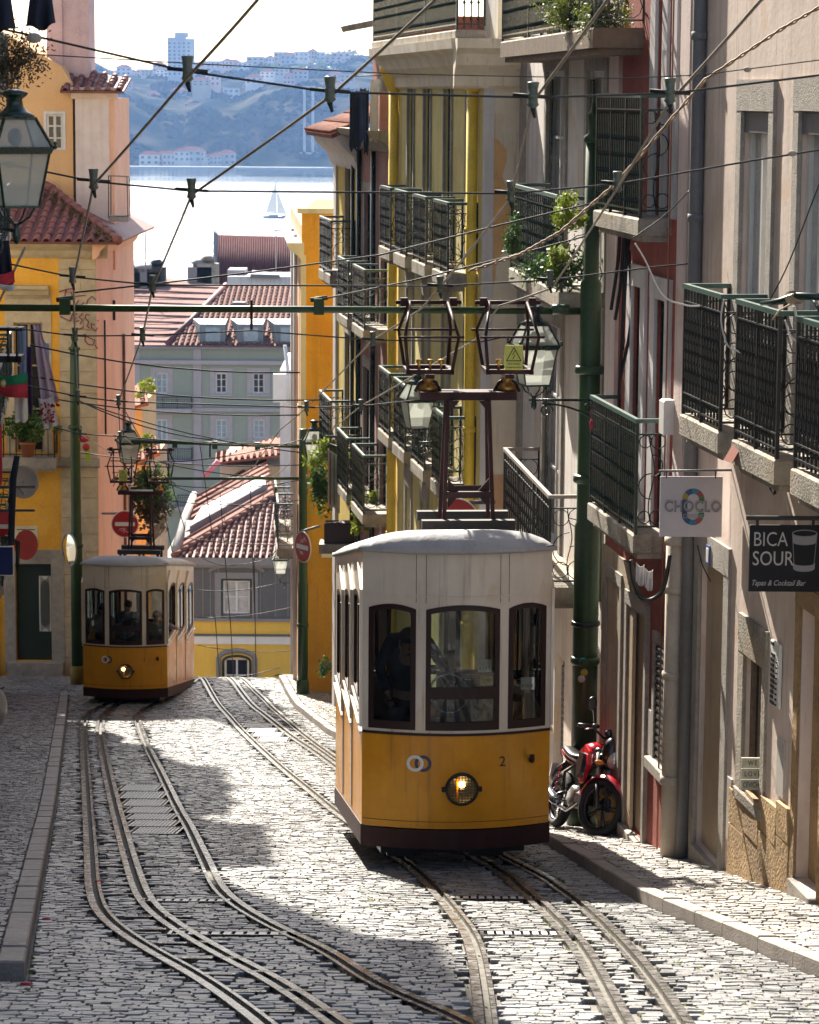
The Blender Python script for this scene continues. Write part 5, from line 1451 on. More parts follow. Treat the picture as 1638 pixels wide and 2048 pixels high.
for i in range(30):
    px = 236+i*15.5+rg.uniform(-6,6); base = np.interp(px, _sk[:,0], _sk[:,1]); spots.append((px, base+rg.uniform(2,14), 2560+rg.uniform(-60,40)))
for i in range(26):
    px = 250+rg.uniform(0,445); base = np.interp(px, _sk[:,0], _sk[:,1]); c_ = np.interp(px, _cl[:,0], _cl[:,1]); spots.append((px, base+(c_-base)*rg.uniform(.3,.95), 2300+rg.uniform(-60,60)))
for i in range(13): spots.append((300+i*13+rg.uniform(-4,4), 332-rg.uniform(0,3)-(8 if i in (4,5,6,7) else 0), 2012+rg.uniform(0,8)))
ordn = ['first','second','third','fourth','fifth','sixth','seventh','eighth','ninth','tenth','eleventh','twelfth','thirteenth','fourteenth','fifteenth','sixteenth','seventeenth','eighteenth','nineteenth','twentieth','twenty-first','twenty-second','twenty-third','twenty-fourth','twenty-fifth','twenty-sixth','twenty-seventh','twenty-eighth','twenty-ninth','last']
for i, (px, py, d) in enumerate(spots):
    g_ = 0 if i < 30 else 1 if i < 56 else 2
    wm_ = rg.randrange(5) if g_ < 2 else rg.choice([0,4,3])
    order = i if g_ == 0 else (sorted(range(30,56), key=lambda q: spots[q][0]).index(i) if g_ == 1 else i-56)
    lab = '%s house %s, %s from the left' % (wl[wm_], ('on the far skyline','on the slope below the far skyline','at the waterline of the far bank')[g_], ordn[order])
    far_house(px, py, d, rg.uniform(8,17), rg.uniform(4,8) if g_ != 2 else rg.uniform(5,9), 9, lab, 'hip' if rg.random() < .6 or g_ == 2 else 'flat', wm_, group=('skyline houses across the river','slope houses across the river','riverside houses across the river')[g_])
# cliff lift tower
p_ = P(617,305,2050); t = empty('cliff_lift', p_, 'slender pale lift tower standing against the far cliff', 'lift tower')
for s_ in (-1,1): MB().box(p_.x+s_*3-.9,p_.x+s_*3+.9,2050,2053,p_.z,p_.z+45).build('shaft', M_hw[3], t)
MB().box(p_.x-4.4,p_.x+4.4,2049,2054,p_.z+45,p_.z+47).build('cap', M_hw[3], t); MB().box(p_.x-7,p_.x+7,2047,2056,p_.z-6,p_.z-.05).build('base', M_hw[3], t)
# tower crane
p_ = P(419,140,2600); m = MB(); m.tube([p_, p_+Vector((0,0,30))], .35, 4, False); m.tube([p_+Vector((-9,0,27)), p_+Vector((24,0,28))], .3, 4, False); m.build('tower_crane', M_hw[3], None, 'faint tower crane on the far skyline right of the tower block', 'crane')
# quay line
MB().box(-700,300,1975,1990,-53,-50).build('quay', M_hw[3], kind='structure')
# tree clumps on the far skyline
for i, (px, py, s_) in enumerate(((552,140,9),(700,110,11),(672,130,10),(640,142,9),(600,150,8),(520,185,7),(470,175,7),(585,120,7))):
    d_ = 2420 if py > 135 else 2600
    p_ = P(px, py, d_); t = empty('tree', p_-Vector((0,0,s_*.6)), 'dark round tree among the far skyline houses, %s from the left' % ordn[sorted([552,700,672,640,600,520,470,585]).index(px)], 'tree', 'trees on the far skyline')
    MB().tube([p_-Vector((0,0,s_*1.2)), p_], [.6,.3], 6).build('trunk', M_wood, t)
    leaves(p_, s_, 260, 1.5, M_leaf, seed=i, name='crown', parent=t, sc=(1.2,1,.7))
# scrub and tree cover on the far slope
M_scrub = mat('far_scrub', (.022,.035,.018), rough=1., var=.35, vscale=.02, spec=0.)
m = MB(); rg2 = np.random.default_rng(8)
OC = [(1,0,0),(0,1,0),(-1,0,0),(0,-1,0),(0,0,1),(0,0,-.6)]
for _ in range(5200):
    y = rg2.uniform(2025, 2600); x = (rg2.uniform(120, 760)-819)/FPX*y
    if mnoise.noise((x/55, y/80, 4)) < (-.1 if y < 2160 else .12): continue
    z = hill(x, y); r_ = rg2.uniform(1.6, 4.2)
    m.add([(x+a*r_*rg2.uniform(.8,1.6), y+b_*r_, z+c_*r_*rg2.uniform(.5,1.1)) for a,b_,c_ in OC], [(0,1,4),(1,2,4),(2,3,4),(3,0,4),(1,0,5),(2,1,5),(3,2,5),(0,3,5)])
m.build('hillside_scrub', M_scrub, kind='stuff')
# sailing boat
p_ = P(549,437,1170); t = empty('sailing_boat', p_, 'white sailing boat with one raised sail on the bright river', 'boat')
m = MB(); L = 5.2
hull = [(-L,0,1.0),(-L*.8,0,-.0),(L*.75,0,0),(L,0,1.5),(L*.3,0,1.05)]
m.add([p_+Vector((x, s_*(1.3 if 0<i<4 else .5)*(.3 if z<.2 else 1), z)) for s_ in (-1,1) for i,(x,_,z) in enumerate(hull)], [(0,1,2,3,4),(9,8,7,6,5)]+[(i,5+i,5+(i+1)%5,(i+1)%5) for i in range(5)]); m.build('hull', mat('boat_hull',(.35,.4,.45),rough=.4), t)
MB().box(p_.x-2.2,p_.x+1.5,p_.y-.7,p_.y+.7,p_.z+1,p_.z+1.7).build('cabin', M_white, t)
MB().tube([p_+Vector((.6,0,1)), p_+Vector((.6,0,16))], .12, 5).build('mast', M_gyt, t)
m = MB(); m.prism([p_+Vector((.45,0,14.5)), p_+Vector((.45,0,2.2)), p_+Vector((-3.6,0,2.4))], (0,.08,0)); m.build('mainsail', leafmat('sailcloth',(.8,.8,.78),(.7,.7,.7)), t)
m = MB(); m.prism([p_+Vector((.9,0,12)), p_+Vector((1.2,0,2.2)), p_+Vector((4.9,0,1.8))], (0,.08,0)); m.build('foresail', leafmat('sailcloth',(.8,.8,.78),(.7,.7,.7)), t)
# haze over the whole scene
hz = MB().box(-1700,1700,-60,3250,-54,55).build('haze', None, kind='stuff', loc=(0,0,0))
hzm = bpy.data.materials.new('haze'); hzm.use_nodes = True; t = hzm.node_tree; t.nodes.remove(t.nodes['Principled BSDF'])
pv = nd(t,'ShaderNodeVolumePrincipled'); pv.inputs['Color'].default_value = (.3,.52,1,1); pv.inputs['Density'].default_value = .00009; pv.inputs['Anisotropy'].default_value = .3
t.links.new(pv.outputs[0], t.nodes['Material Output'].inputs['Volume'])
hz.data.materials.clear(); hz.data.materials.append(hzm)
# ------------------------------------------------------------------ people (skin-grown figures)
def skin_mesh(name, joints, edges, material, parent, sub=2):
    """joints: {key: (pos, radius)}"""
    keys = list(joints); idx = {k: i for i, k in enumerate(keys)}
    me = bpy.data.meshes.new(name); off = OFF[parent.name] if parent else Vector((0,0,0))
    me.from_pydata([tuple(Vector(joints[k][0])-off) for k in keys], [(idx[a], idx[b]) for a, b in edges], [])
    o = bpy.data.objects.new(name, me); S.collection.objects.link(o); o.parent = parent
    sk = o.modifiers.new('skin', 'SKIN'); 
    for i, k in enumerate(keys):
        r = joints[k][1]; me.skin_vertices[0].data[i].radius = (r, r) if not isinstance(r, tuple) else r
        me.skin_vertices[0].data[i].use_root = (i == 0)
    sk.use_smooth_shade = True
    ss = o.modifiers.new('sub', 'SUBSURF'); ss.levels = sub; ss.render_levels = sub
    me.materials.append(material); OFF[o.name] = off
    return o
M_skin = mat('skin', (.48,.27,.19), rough=.55, var=.05); 
def person(label, J, shirt, trousers, hair, parent_off=None, group=None, long_hair=False, sleeves='long'):
    """J: pelvis, chest, neck, head, lsh, lel, lha, rsh, rel, rha, lhip, lkn, lft, rhip, rkn, rft (world points); lfw/rfw face direction"""
    J = {k: Vector(v) for k, v in J.items()}
    root = empty('person', (J['pelvis'].x, J['pelvis'].y, min(J['lft'].z, J['rft'].z)), label, 'person', group)
    face = J.get('face', Vector((0,-1,0))).normalized()
    jo = {'pelvis': (J['pelvis'], .12), 'chest': (J['chest'], .13), 'neck': (J['neck'], .055), 'chin': (J['head']-Vector((0,0,.07))+face*.015, .07), 'head': (J['head']+Vector((0,0,.05)), .088)}
    ed = [('pelvis','chest'),('chest','neck'),('neck','chin'),('chin','head')]
    for s in 'lr':
        jo[s+'sh'] = (J[s+'sh'], .06); jo[s+'el'] = (J[s+'el'], .042); jo[s+'ha'] = (J[s+'ha'], .028)
        jo[s+'hip'] = (J[s+'hip'], .09); jo[s+'kn'] = (J[s+'kn'], .055); jo[s+'ft'] = (J[s+'ft']+Vector((0,0,.06)), .04); jo[s+'to'] = (J[s+'ft']+face*.16+Vector((0,0,.03)), .035)
        ed += [('chest',s+'sh'),(s+'sh',s+'el'),(s+'el',s+'ha'),('pelvis',s+'hip'),(s+'hip',s+'kn'),(s+'kn',s+'ft'),(s+'ft',s+'to')]
    b = skin_mesh('body', jo, ed, M_skin, root)
    for s in 'lr':    # hands: palm and five unequal fingers each
        h = J[s+'ha']; d = (h-J[s+'el']).normalized(); side = d.cross(Vector((0,0,1))); side = side.normalized() if side.length > .05 else Vector((1,0,0)); dn = side.cross(d).normalized()
        if dn.z > 0: dn = -dn
        jj = {'w': (h, .022), 'p': (h+d*.055, .024)}; ee = [('w','p')]
        hb = skin_mesh('hand', jj, ee, M_skin, root, 1)
        for q, (sd, ln) in enumerate(((-.03,.062),(-.01,.075),(.01,.07),(.03,.052))):
            a = h+d*.07+side*sd; skin_mesh('finger', {'a':(a,.0085),'b':(a+d*ln*.5+dn*.012,.008),'c':(a+d*ln*.8+dn*.035,.007)}, [('a','b'),('b','c')], M_skin, hb, 1)
        a = h+d*.025+side*.028; skin_mesh('thumb', {'a':(a,.01),'b':(a+side*.025+d*.03,.009),'c':(a+side*.02+d*.055+dn*.015,.008)}, [('a','b'),('b','c')], M_skin, hb, 1)
    tj = {'pelvis': (J['pelvis']+Vector((0,0,.02)), (.19,.17)), 'chest': (J['chest'], (.21,.19)), 'neck': (J['neck']-Vector((0,0,.05)), .07)}; te = [('pelvis','chest'),('chest','neck')]
    for s in 'lr':
        end = J[s+'el'].lerp(J[s+'ha'], .9 if sleeves == 'long' else -.15)
        tj[s+'sh'] = (J[s+'sh'], .078); te.append(('chest', s+'sh'))
        if sleeves == 'long': tj[s+'el'] = (J[s+'el'], .058); tj[s+'e'] = (end, .043); te += [(s+'sh',s+'el'),(s+'el',s+'e')]
        else: tj[s+'el'] = (J[s+'sh'].lerp(J[s+'el'],.8), .062); te += [(s+'sh',s+'el')]
    skin_mesh('shirt', tj, te, shirt, root)
    lj = {'pelvis': (J['pelvis']-Vector((0,0,.03)), .13)}; le = []
    for s in 'lr':
        lj[s+'hip'] = (J[s+'hip'], .105); lj[s+'kn'] = (J[s+'kn'], .075); lj[s+'ft'] = (J[s+'ft']+Vector((0,0,.1)), .06); le += [('pelvis',s+'hip'),(s+'hip',s+'kn'),(s+'kn',s+'ft')]
    skin_mesh('trousers', lj, le, trousers, root)
    hc_ = J['head']+Vector((0,0,.07))-face*.025
    m = MB(); m.ico(hc_, .108, 2, .03, (.92,1,.95))
    if long_hair: m.ico(hc_-face*.05-Vector((0,0,.14)), .09, 2, .04, (1,.7,1.6))
    m.build('hair', hair, root)
    f0 = J['head']+face*.085; sidev = face.cross(Vector((0,0,1))).normalized()
    m = MB(); m.ico(f0+face*.012-Vector((0,0,.01)), .016, 1, 0, (1,1,1.5)); m.build('nose', M_skin, root)
    for s in (-1,1): MB().ico(f0+sidev*s*.032+Vector((0,0,.025)), .011, 1).build('eye', M_dark, root); MB().ico(J['head']+sidev*s*.09+Vector((0,0,.01)), .022, 1, 0, (.6,1,1.4)).build('ear', M_skin, root)
    MB().ico(f0-Vector((0,0,.045))+face*.002, .018, 1, 0, (1.3,.5,.4)).build('mouth', mat('lips',(.35,.1,.09),rough=.5,var=0), root)
    return root
def stand(x, y, z0, h=1.7, face=(0,-1,0), lha=None, rha=None, lean=0., w=.2):
    """a standing figure of height h; x,y of the feet, z0 floor"""
    k = h/1.7; f = Vector(face).normalized(); sd = f.cross(Vector((0,0,1))).normalized(); o = Vector((x,y,z0))
    v = lambda a, b, c: o+sd*a*k+f*b*k+Vector((0,0,c*k))
    J = dict(pelvis=v(0,0,.95), chest=v(0,.03+lean*.5,1.28), neck=v(0,.05+lean,1.47), head=v(0,.07+lean,1.57), face=f,
             lsh=v(w,.03+lean*.8,1.4), rsh=v(-w,.03+lean*.8,1.4), lel=v(w+.06,.02+lean*.6,1.12), rel=v(-w-.06,.02+lean*.6,1.12), lha=v(w+.06,.14+lean,.9), rha=v(-w-.06,.14+lean,.9),
             lhip=v(.09,0,.88), rhip=v(-.09,0,.88), lkn=v(.1,.02,.48), rkn=v(-.1,.02,.48), lft=v(.1,0,0), rft=v(-.1,0,0))
    return J

# ------------------------------------------------------------------ funicular trams
M_tcream = mat('tram_cream_paint', (.66,.59,.51), rough=.38, var=.05, vscale=1.4, bump=.05, bscale=9, dirt=.12, streak=.28, dcol=(.3,.24,.17), coat=.3)
M_tyel = mat('tram_yellow_paint', (.68,.29,.008), rough=.36, var=.08, vscale=1.2, bump=.05, bscale=7, dirt=.2, streak=.3, dcol=(.33,.14,.02), coat=.12, spec=.35)
M_tmar = mat('tram_maroon_paint', (.03,.006,.005), rough=.6, spec=.3, var=.12, streak=.2)
M_twood = mat('tram_window_wood', (.022,.007,.006), rough=.45, var=.1, spec=.3)
M_troof = mat('tram_roof_canvas', (.42,.42,.43), rough=.7, var=.1, vscale=3, dirt=.25, dcol=(.2,.2,.2), bump=.25, bscale=12)
M_tglass = glassmat('tram_glass', (.7,.74,.73), .0, .02)
M_tint = mat('tram_interior_wood', (.2,.11,.055), rough=.4, var=.15, streak=.3)
M_mast = mat('mast_brown_paint', (.035,.008,.007), rough=.55, spec=.25, var=.15, streak=.2)
M_brass = mat('brass', (.5,.3,.08), rough=.35, metal=.9, var=.15)
M_sign = mat('warning_sign_yellow', (.55,.58,.12), rough=.5, var=.08)
M_black = mat('black_print', (.012,.012,.012), rough=.5, var=0)
M_lampon = mat('lit_lamp', (1,.7,.3), rough=.3, var=0, emit=((1,.55,.16), 14))
def make_tram(px, d, yaw, sl, number, label, mast_dx, ground):
    root = empty('funicular_tram', (0,0,0), label, 'tram', 'yellow and cream funicular trams')
    OFF[root.name] = Vector((0,0,0))
    W, BO, Ln = .965, .24, 5.5
    bow = lambda x: -BO*(1-(x/W)**2)
    def patch(m, x0, x1, lo, hi, off, n=None, th=.03, rear=False):
        n = n or max(2, int(abs(x1-x0)/.08)); vs = []
        lo = lo if callable(lo) else (lambda x, v=lo: v); hi = hi if callable(hi) else (lambda x, v=hi: v)
        for i in range(n+1):
            x = x0+(x1-x0)*i/n; dz = -sl*Ln if rear else 0
            for oo in (off, off-th):
                y = bow(x)-oo
                if rear: y = Ln-y
                vs += [(x,y,lo(x)+dz),(x,y,hi(x)+dz)]
        fs = []
        for i in range(n):
            a = 4*i; b = a+4
            fs += [(a,b,b+1,a+1),(a+2,a+3,b+3,b+2),(a+1,b+1,b+3,a+3),(a,a+2,b+2,b)]
        fs += [(0,1,3,2),(4*n,4*n+2,4*n+3,4*n+1)]
        m.add(vs, fs)
    wins = [(-.905,-.435),(-.335,.42),(.51,.912)]
    zb, zt0 = 1.475, 2.77
    def top(a, b, ex=.05): 
        c, h = (a+b)/2, (b-a)/2
        return lambda x: zt0-ex*((x-c)/h)**2
    for rear in (False, True):
        m = MB(); patch(m, -W, W, .45, 1.425, 0, 20, rear=rear); m.build('rear_apron' if rear else 'front_apron', M_tyel, root)
        m = MB(); patch(m, -W-.006, W+.006, .24, .44, .022, 20, .05, rear=rear); m.build('bumper', M_tmar, root)
        m = MB()
        for a, b in ((-W,-.905),(-.435,-.335),(.42,.51),(.912,W)): patch(m, a, b, 1.44, 2.85, 0, rear=rear)
        for a, b in wins: patch(m, a, b, 1.44, zb, 0, rear=rear); patch(m, a, b, top(a,b), 2.85, 0, rear=rear)
        patch(m, -W, W, 2.845, 3.33, .002, 20, rear=rear)
        m.build('rear_panel' if rear else 'front_panel', M_tcream, root)
        m = MB(); patch(m, -W, W, 1.42, 1.445, .014, 20, rear=rear); patch(m, -W-.01, W+.01, 3.31, 3.345, .02, 20, rear=rear); m.build('trim_line', M_twood, root)
        m = MB(); patch(m, -W, W, 2.85, 2.862, .008, 20, .01, rear=rear); m.build('moulding', M_tcream, root)
        for i, (a, b) in enumerate(wins):
            m = MB(); f = .052
            patch(m, a, a+f, zb, top(a,b), .006, rear=rear); patch(m, b-f, b, zb, top(a,b), .006, rear=rear)
            tf = top(a,b); patch(m, a+f, b-f, zb, zb+.085, .006, rear=rear); patch(m, a+f, b-f, lambda x: tf(x)-.055, tf, .006, rear=rear)
            if i == 1: patch(m, a+f, b-f, 1.80, 1.92, .004, rear=rear)
            w = m.build('windscreen_frame' if not rear else 'rear_window_frame', M_twood, root)
            m = MB(); patch(m, a+f-.005, b-f+.005, zb+.08, lambda x: tf(x)-.05, -.012, th=.006, rear=rear); m.build('pane', M_tglass, w)
    m = MB()
    for x_ in (-.435,-.335,.42,.51): patch(m, x_-.0025, x_+.0025, 2.79, 3.31, .0035, 1, .01); 
    patch(m, -W, W, .52, .525, .003, 20, .01)
    m.build('panel_seam', M_twood, root, kind='stuff')
    m = MB()
    for i_ in range(26):
        x_ = -.93+1.86*i_/25
        for z_ in (1.405,.485,3.29): m.ico((x_, bow(x_)-.003, z_), .006, 1)
    m.build('screw', M_tyel, root, kind='stuff')
    # sides: three level bays stepping down the slope
    nb = 3; bl = Ln/nb
    for sg in (-1, 1):
        x = sg*W
        def sp(m, pts, off=0., th=.03):
            m.prism([(x+sg*off, y, z) for y, z in pts], (-sg*th, 0, 0))
        for k in range(nb):
            y0, y1 = bl*k, bl*(k+1); s_ = sl*(y0+.12)
            m = MB(); sp(m, [(y0+.006,.45-sl*y0),(y1-.006,.45-sl*y1),(y1-.006,1.42-s_),(y0+.006,1.42-s_)]); m.build('side_apron', M_tyel, root)
            wy0, wy1 = y0+.2, y1-.16; wz0, wz1 = 1.56-s_, 2.73-s_
            m = MB()
            r0, r1 = 3.33-sl*y0, 3.33-sl*y1
            sp(m, [(y0,1.44-s_),(wy0,1.44-s_),(wy0,3.33-sl*wy0),(y0,r0)]); sp(m, [(wy1,1.44-s_),(y1,1.44-s_),(y1,r1),(wy1,3.33-sl*wy1)])
            sp(m, [(wy0,1.44-s_),(wy1,1.44-s_),(wy1,wz0),(wy0,wz0)])
            n = 8; arch = [(wy0+(wy1-wy0)*i/n, wz1-.12*(2*i/n-1)**2) for i in range(n+1)]
            for i in range(n): a, b = arch[i], arch[i+1]; sp(m, [a, b, (b[0],3.33-sl*b[0]), (a[0],3.33-sl*a[0])])
            m.build('side_panel', M_tcream, root)
            m = MB(); sp(m, [(y0,1.425-s_),(y1+.02,1.425-s_),(y1+.02,1.45-s_),(y0,1.45-s_)], .03, .04); sp(m, [(y0-.0,wz0-.03),(wy1+.05,wz0-.03),(wy1+.05,wz0+.005),(y0,wz0+.005)], .02, .03)
            sp(m, [(y1-.03,.5-sl*y1),(y1+.03,.5-sl*y1),(y1+.03,1.5-s_),(y1-.03,1.5-s_)], .014, .03) if k < 2 else None
            sp(m, [(y0-.02,1.5-s_),(y0+.05,1.5-s_),(y0+.05,2.92-s_),(y0-.02,2.92-s_)], .03, .03)
            sp(m, [(y0-.02,2.92-s_),(y0+.05,2.79-s_),(wy0+.35,3.09-s_-sl*.3),(wy0+.3,3.17-s_-sl*.3)], .03, .03)
            m.build('step_moulding', M_tcream, root)
            m = MB()
            mid = (wy0+wy1)/2
            for (a, b) in ((wy0,wy0+.05),(mid-.03,mid+.03),(wy1-.05,wy1)): sp(m, [(a,wz0),(b,wz0),(b,wz1-.13),(a,wz1-.13)], -.004, .03)
            sp(m, [(wy0,wz0),(wy1,wz0),(wy1,wz0+.06),(wy0,wz0+.06)], -.002, .03)
            for i in range(n): a, b = arch[i], arch[i+1]; sp(m, [(a[0],a[1]-.06),(b[0],b[1]-.06),b,a], -.003, .03)
            w = m.build('side_window_frame', M_twood, root)
            if not (number == '1' and sg == 1 and k == 0):
                m = MB(); sp(m, [(wy0+.04,wz0+.05)]+[(a[0],a[1]-.05) for a in arch[1:-1]][:0]+[(wy1-.04,wz0+.05),(wy1-.04,wz1-.14),(mid,wz1-.05),(wy0+.04,wz1-.14)], -.02, .006); m.build('pane', M_tglass, w)
        m = MB(); sp(m, [(0,.24-0),(Ln,.24-sl*Ln),(Ln,.455-sl*Ln),(0,.455)], .012, .04); m.build('sill_beam', M_tmar, root)
        m = MB(); sp(m, [(0,3.31),(Ln,3.31-sl*Ln),(Ln,3.345-sl*Ln),(0,3.345)], .02, .04); m.build('trim_line', M_twood, root)
    # roof
    ny, nx = 26, 16; vs = []
    for j in range(ny+1):
        t = j/ny; y = (-BO-.07)+(Ln+2*BO+.14)*t
        for i in range(nx+1):
            u = -1+2*i/nx; x = u*(W+.045)
            yy = y
            ed = 1.0
            yf = bow(max(-W,min(W,x)))-.06; yr = Ln-yf
            yy = yf+(yr-yf)*t
            e = min(1, min(yy-yf, yr-yy)/.3); e = max(0, e); dome = (1-abs(u)**4.5)
            z = 3.34+.17*dome*math.sqrt(max(0,1-(1-e)**2))-sl*min(max(yy,0),Ln)+.0
            vs.append((x,yy,z))
    fs = [(j*(nx+1)+i,j*(nx+1)+i+1,(j+1)*(nx+1)+i+1,(j+1)*(nx+1)+i) for j in range(ny) for i in range(nx)]
    k = len(vs); vs += [(x,y,z-.045) for x,y,z in vs]; fs += [tuple(v+k for v in f)[::-1] for f in fs]
    rim = [i for i in range(nx+1)]+[j*(nx+1)+nx for j in range(1,ny+1)]+[ny*(nx+1)+i for i in range(nx-1,-1,-1)]+[j*(nx+1) for j in range(ny-1,0,-1)]
    fs += [(rim[i],rim[(i+1)%len(rim)],k+rim[(i+1)%len(rim)],k+rim[i]) for i in range(len(rim))]
    m = MB(); m.add(vs, fs, True); m.build('roof', M_troof, root)
    # rings, number, hook, headlamp
    def fp(x, z, o=.0): return Vector((x, bow(x)-o, z))
    m = MB(); 
    for cx_, mt, nm in ((-.435,M_white,'pale_ring'),(-.355,mat('navy_print',(.02,.025,.08),rough=.4,var=0),'dark_ring')):
        m = MB(); r = .07; n = 28
        vs = []
        for i in range(n):
            a = 2*math.pi*i/n
            for rr in (r-.016, r+.016):
                for oo in (.003, .008 if nm == 'pale_ring' else .0065): vs.append(fp(cx_+rr*math.cos(a), 1.13+rr*math.sin(a), oo))
        fs = []
        for i in range(n):
            a, b = 4*i, 4*((i+1)%n); fs += [(a+1,b+1,b+3,a+3),(a,a+2,b+2,b),(a,b,b+1,a+1),(a+2,a+3,b+3,b+2)]
        m.add(vs, fs); m.build(nm, mt, root)
    m = MB(); put_text(m, number, .15, fp(.46,1.135,.004), (1,.22,0), (0,0,1)); m.build('number', M_black, root)
    c = fp(.04,.87,.03)
    m = MB(); m.lathe((c.x,c.y+.05,c.z), [(.17,0),(.172,-.05),(.16,-.062),(.142,-.062),(.142,-.02)], 28, 'Y'); hl_ = m.build('headlamp', M_dark, root)
    MB().lathe((c.x,c.y+.04,c.z), [(.001,-.0),(.14,-.002)], 24, 'Y').build('reflector', mat('lamp_reflector',(.25,.2,.13),rough=.15,metal=.9,var=.1), hl_)
    MB().ico((c.x+(.0 if number=='2' else -.05), c.y+.02, c.z+.05), .038, 2).build('bulb', M_lampon, hl_)
    m = MB()
    for i in range(-4,5):
        w_ = math.sqrt(.145**2-(i*.031)**2)
        m.tube([(c.x+i*.031,c.y-.008,c.z-w_),(c.x+i*.031,c.y-.008,c.z+w_)], .005, 4, False); m.tube([(c.x-w_,c.y-.012,c.z+i*.031),(c.x+w_,c.y-.012,c.z+i*.031)], .005, 4, False)
    m.build('lamp_grille', M_dark, hl_, kind='stuff')
    for s_ in (-1,1): MB().box(c.x+s_*.185-.02,c.x+s_*.185+.02,c.y-.01,c.y+.06,c.z-.022,c.z+.022).build('lamp_lug', M_dark, hl_)
    for (gx_, gy_) in ((-.5,.5),(.35,.42),(0,.9),(0,3.0)): MB().bbox(gx_-.18,gx_+.18,gy_-.15,gy_+.2,.1-sl*gy_,.3-sl*gy_,.02).build('brake_gear', M_dark, root)
    h = fp(.765,1.14,0); m = MB(); m.tube([h, h+Vector((0,-.07,0)), h+Vector((.0,-.1,.02)), h+Vector((0,-.1,.07))], [.03,.03,.026,.022], 8); m.build('coupling_hook', M_tmar, root)
    # underframe, wheels
    m = MB(); q = lambda z: [(-.75,.3,z-sl*.3),(.75,.3,z-sl*.3),(.75,5.2,z-sl*5.2),(-.75,5.2,z-sl*5.2)]; m.hexa(q(.12), q(.5)); m.build('underframe', M_dark, root)
    for y in (1.1, 4.3):
        for x in (-.5, .5): MB().lathe((x-.04,y,.3-sl*y-.02), [(.02,0),(.29,0),(.29,.08),(.02,.08)], 20, 'X').build('wheel', M_dark, root)
        MB().tube([(-.6,y,.28-sl*y),(.6,y,.28-sl*y)], .05, 8).build('axle', M_dark, root)
    # interior: floor, benches, bulkheads
    m = MB(); q = lambda z: [(-.93,.1,z-sl*.1),(.93,.1,z-sl*.1),(.93,5.4,z-sl*5.4),(-.93,5.4,z-sl*5.4)]; m.hexa(q(.5), q(.58)); m.build('floor', M_tint, root)
    for k in range(3):
        y0 = bl*k+bl-.1; s_ = sl*(bl*k+.12)
        for (xa, xb) in ((-.9,-.25),(.25,.9)):
            m = MB(); m.box(xa,xb,y0-.45,y0-.02,.95-s_,1.0-s_); m.box(xa,xb,y0-.04,y0,1.0-s_,1.62-s_); m.build('bench', M_tint, root)
    m = MB(); m.hexa([(-.94,.2,3.2),(.94,.2,3.2),(.94,5.3,3.2-sl*5.1),(-.94,5.3,3.2-sl*5.1)],[(-.94,.2,3.22),(.94,.2,3.22),(.94,5.3,3.22-sl*5.1),(-.94,5.3,3.22-sl*5.1)]); m.build('ceiling', M_tint, root)
    # driver's desk and brake wheel
    m = MB(); m.box(-.85,.0,.06,.3,.58,1.5); m.build('driver_desk', mat('desk_green',(.03,.07,.05),rough=.5), root)
    m = MB(); cw = Vector((-.05,.34,1.74)); m.tube([cw+Vector((.2*math.cos(a),.07*math.sin(a),.19*math.sin(a))) for a in [2*math.pi*i/20 for i in range(20)]], .014, 6, closed=True)
    for i in range(3): a = 2*math.pi*i/3; m.tube([cw, cw+Vector((.2*math.cos(a),.07*math.sin(a),.19*math.sin(a)))], .009, 5)
    m.tube([cw, cw+Vector((0,.02,-1.1))], .02, 6); m.build('brake_wheel', M_steel, root)
    # paper notices stuck inside the panes
    if number == '2':
        for (x, z, txt) in ((.72,1.92,'4.10 €'),(.27,2.13,'4.10 €')):
            y = bow(x)+.03; nt = MB().box(x-.07,x+.07,y,y+.004,z-.06,z+.07).build('price_notice', M_white, root)
            m = MB(); put_text(m, txt, .046, (x,y-.003,z-.02), (1,0,0), (0,0,1)); m.build('lettering', M_black, nt)
        y = bow(.28)+.03; nt = MB().box(.22,.35,y,y+.004,1.93,2.03).build('yellow_notice', mat('notice_yellow',(.6,.42,.08),rough=.6), root)
        m = MB(); put_text(m, '2.70', .05, (.285,y-.003,1.98), (1,0,0), (0,0,1)); m.build('lettering', M_black, nt)
    else:
        x, z = -.66, 1.95; y = bow(x)+.03; nt = MB().box(x-.08,x+.08,y,y+.004,z-.06,z+.06).build('price_notice', M_white, root)
    # roof rack, mast and the two collectors
    mx = mast_dx; my = 2.6
    rz = lambda y: 3.52-sl*y
    ys_ = (my-.34, my+.36)
    for y in ys_: MB().box(mx-.52,mx+.5,y-.06,y+.06,rz(my)+.1,rz(my)+.2).build('roof_board', mat('black_board',(.03,.026,.022),rough=.7,var=.2), root)
    m = MB()
    for y in ys_:
        for x in (-.45,0,.43): m.box(mx+x-.03,mx+x+.03,y-.03,y+.03,rz(y)-.05,rz(my)+.099)
    m.build('board_foot', M_dark, root, kind='stuff')
    zc = 4.6; z0 = rz(my)+.12
    top_ = zc
    for sx_ in (-1,1):
        for sy_ in (-1,1):
            a = Vector((mx+sx_*.27+.0, my+sy_*.28, z0)); b = Vector((mx+sx_*.225, my+sy_*.12, top_-.03)); MB().tube([a,b], .03, 4, False).build('mast_leg', M_mast, root)
    MB().box(mx-.53,mx+.53,my-.16,my+.16,top_-.04,top_+.05).build('mast_crossbar', M_mast, root)
    zm = z0+.33
    for dy in (-.24,.24): MB().box(mx-.26,mx+.26,my+dy-.03,my+dy+.03,zm-.02,zm+.05).build('mast_tie', M_mast, root)
    m = MB()
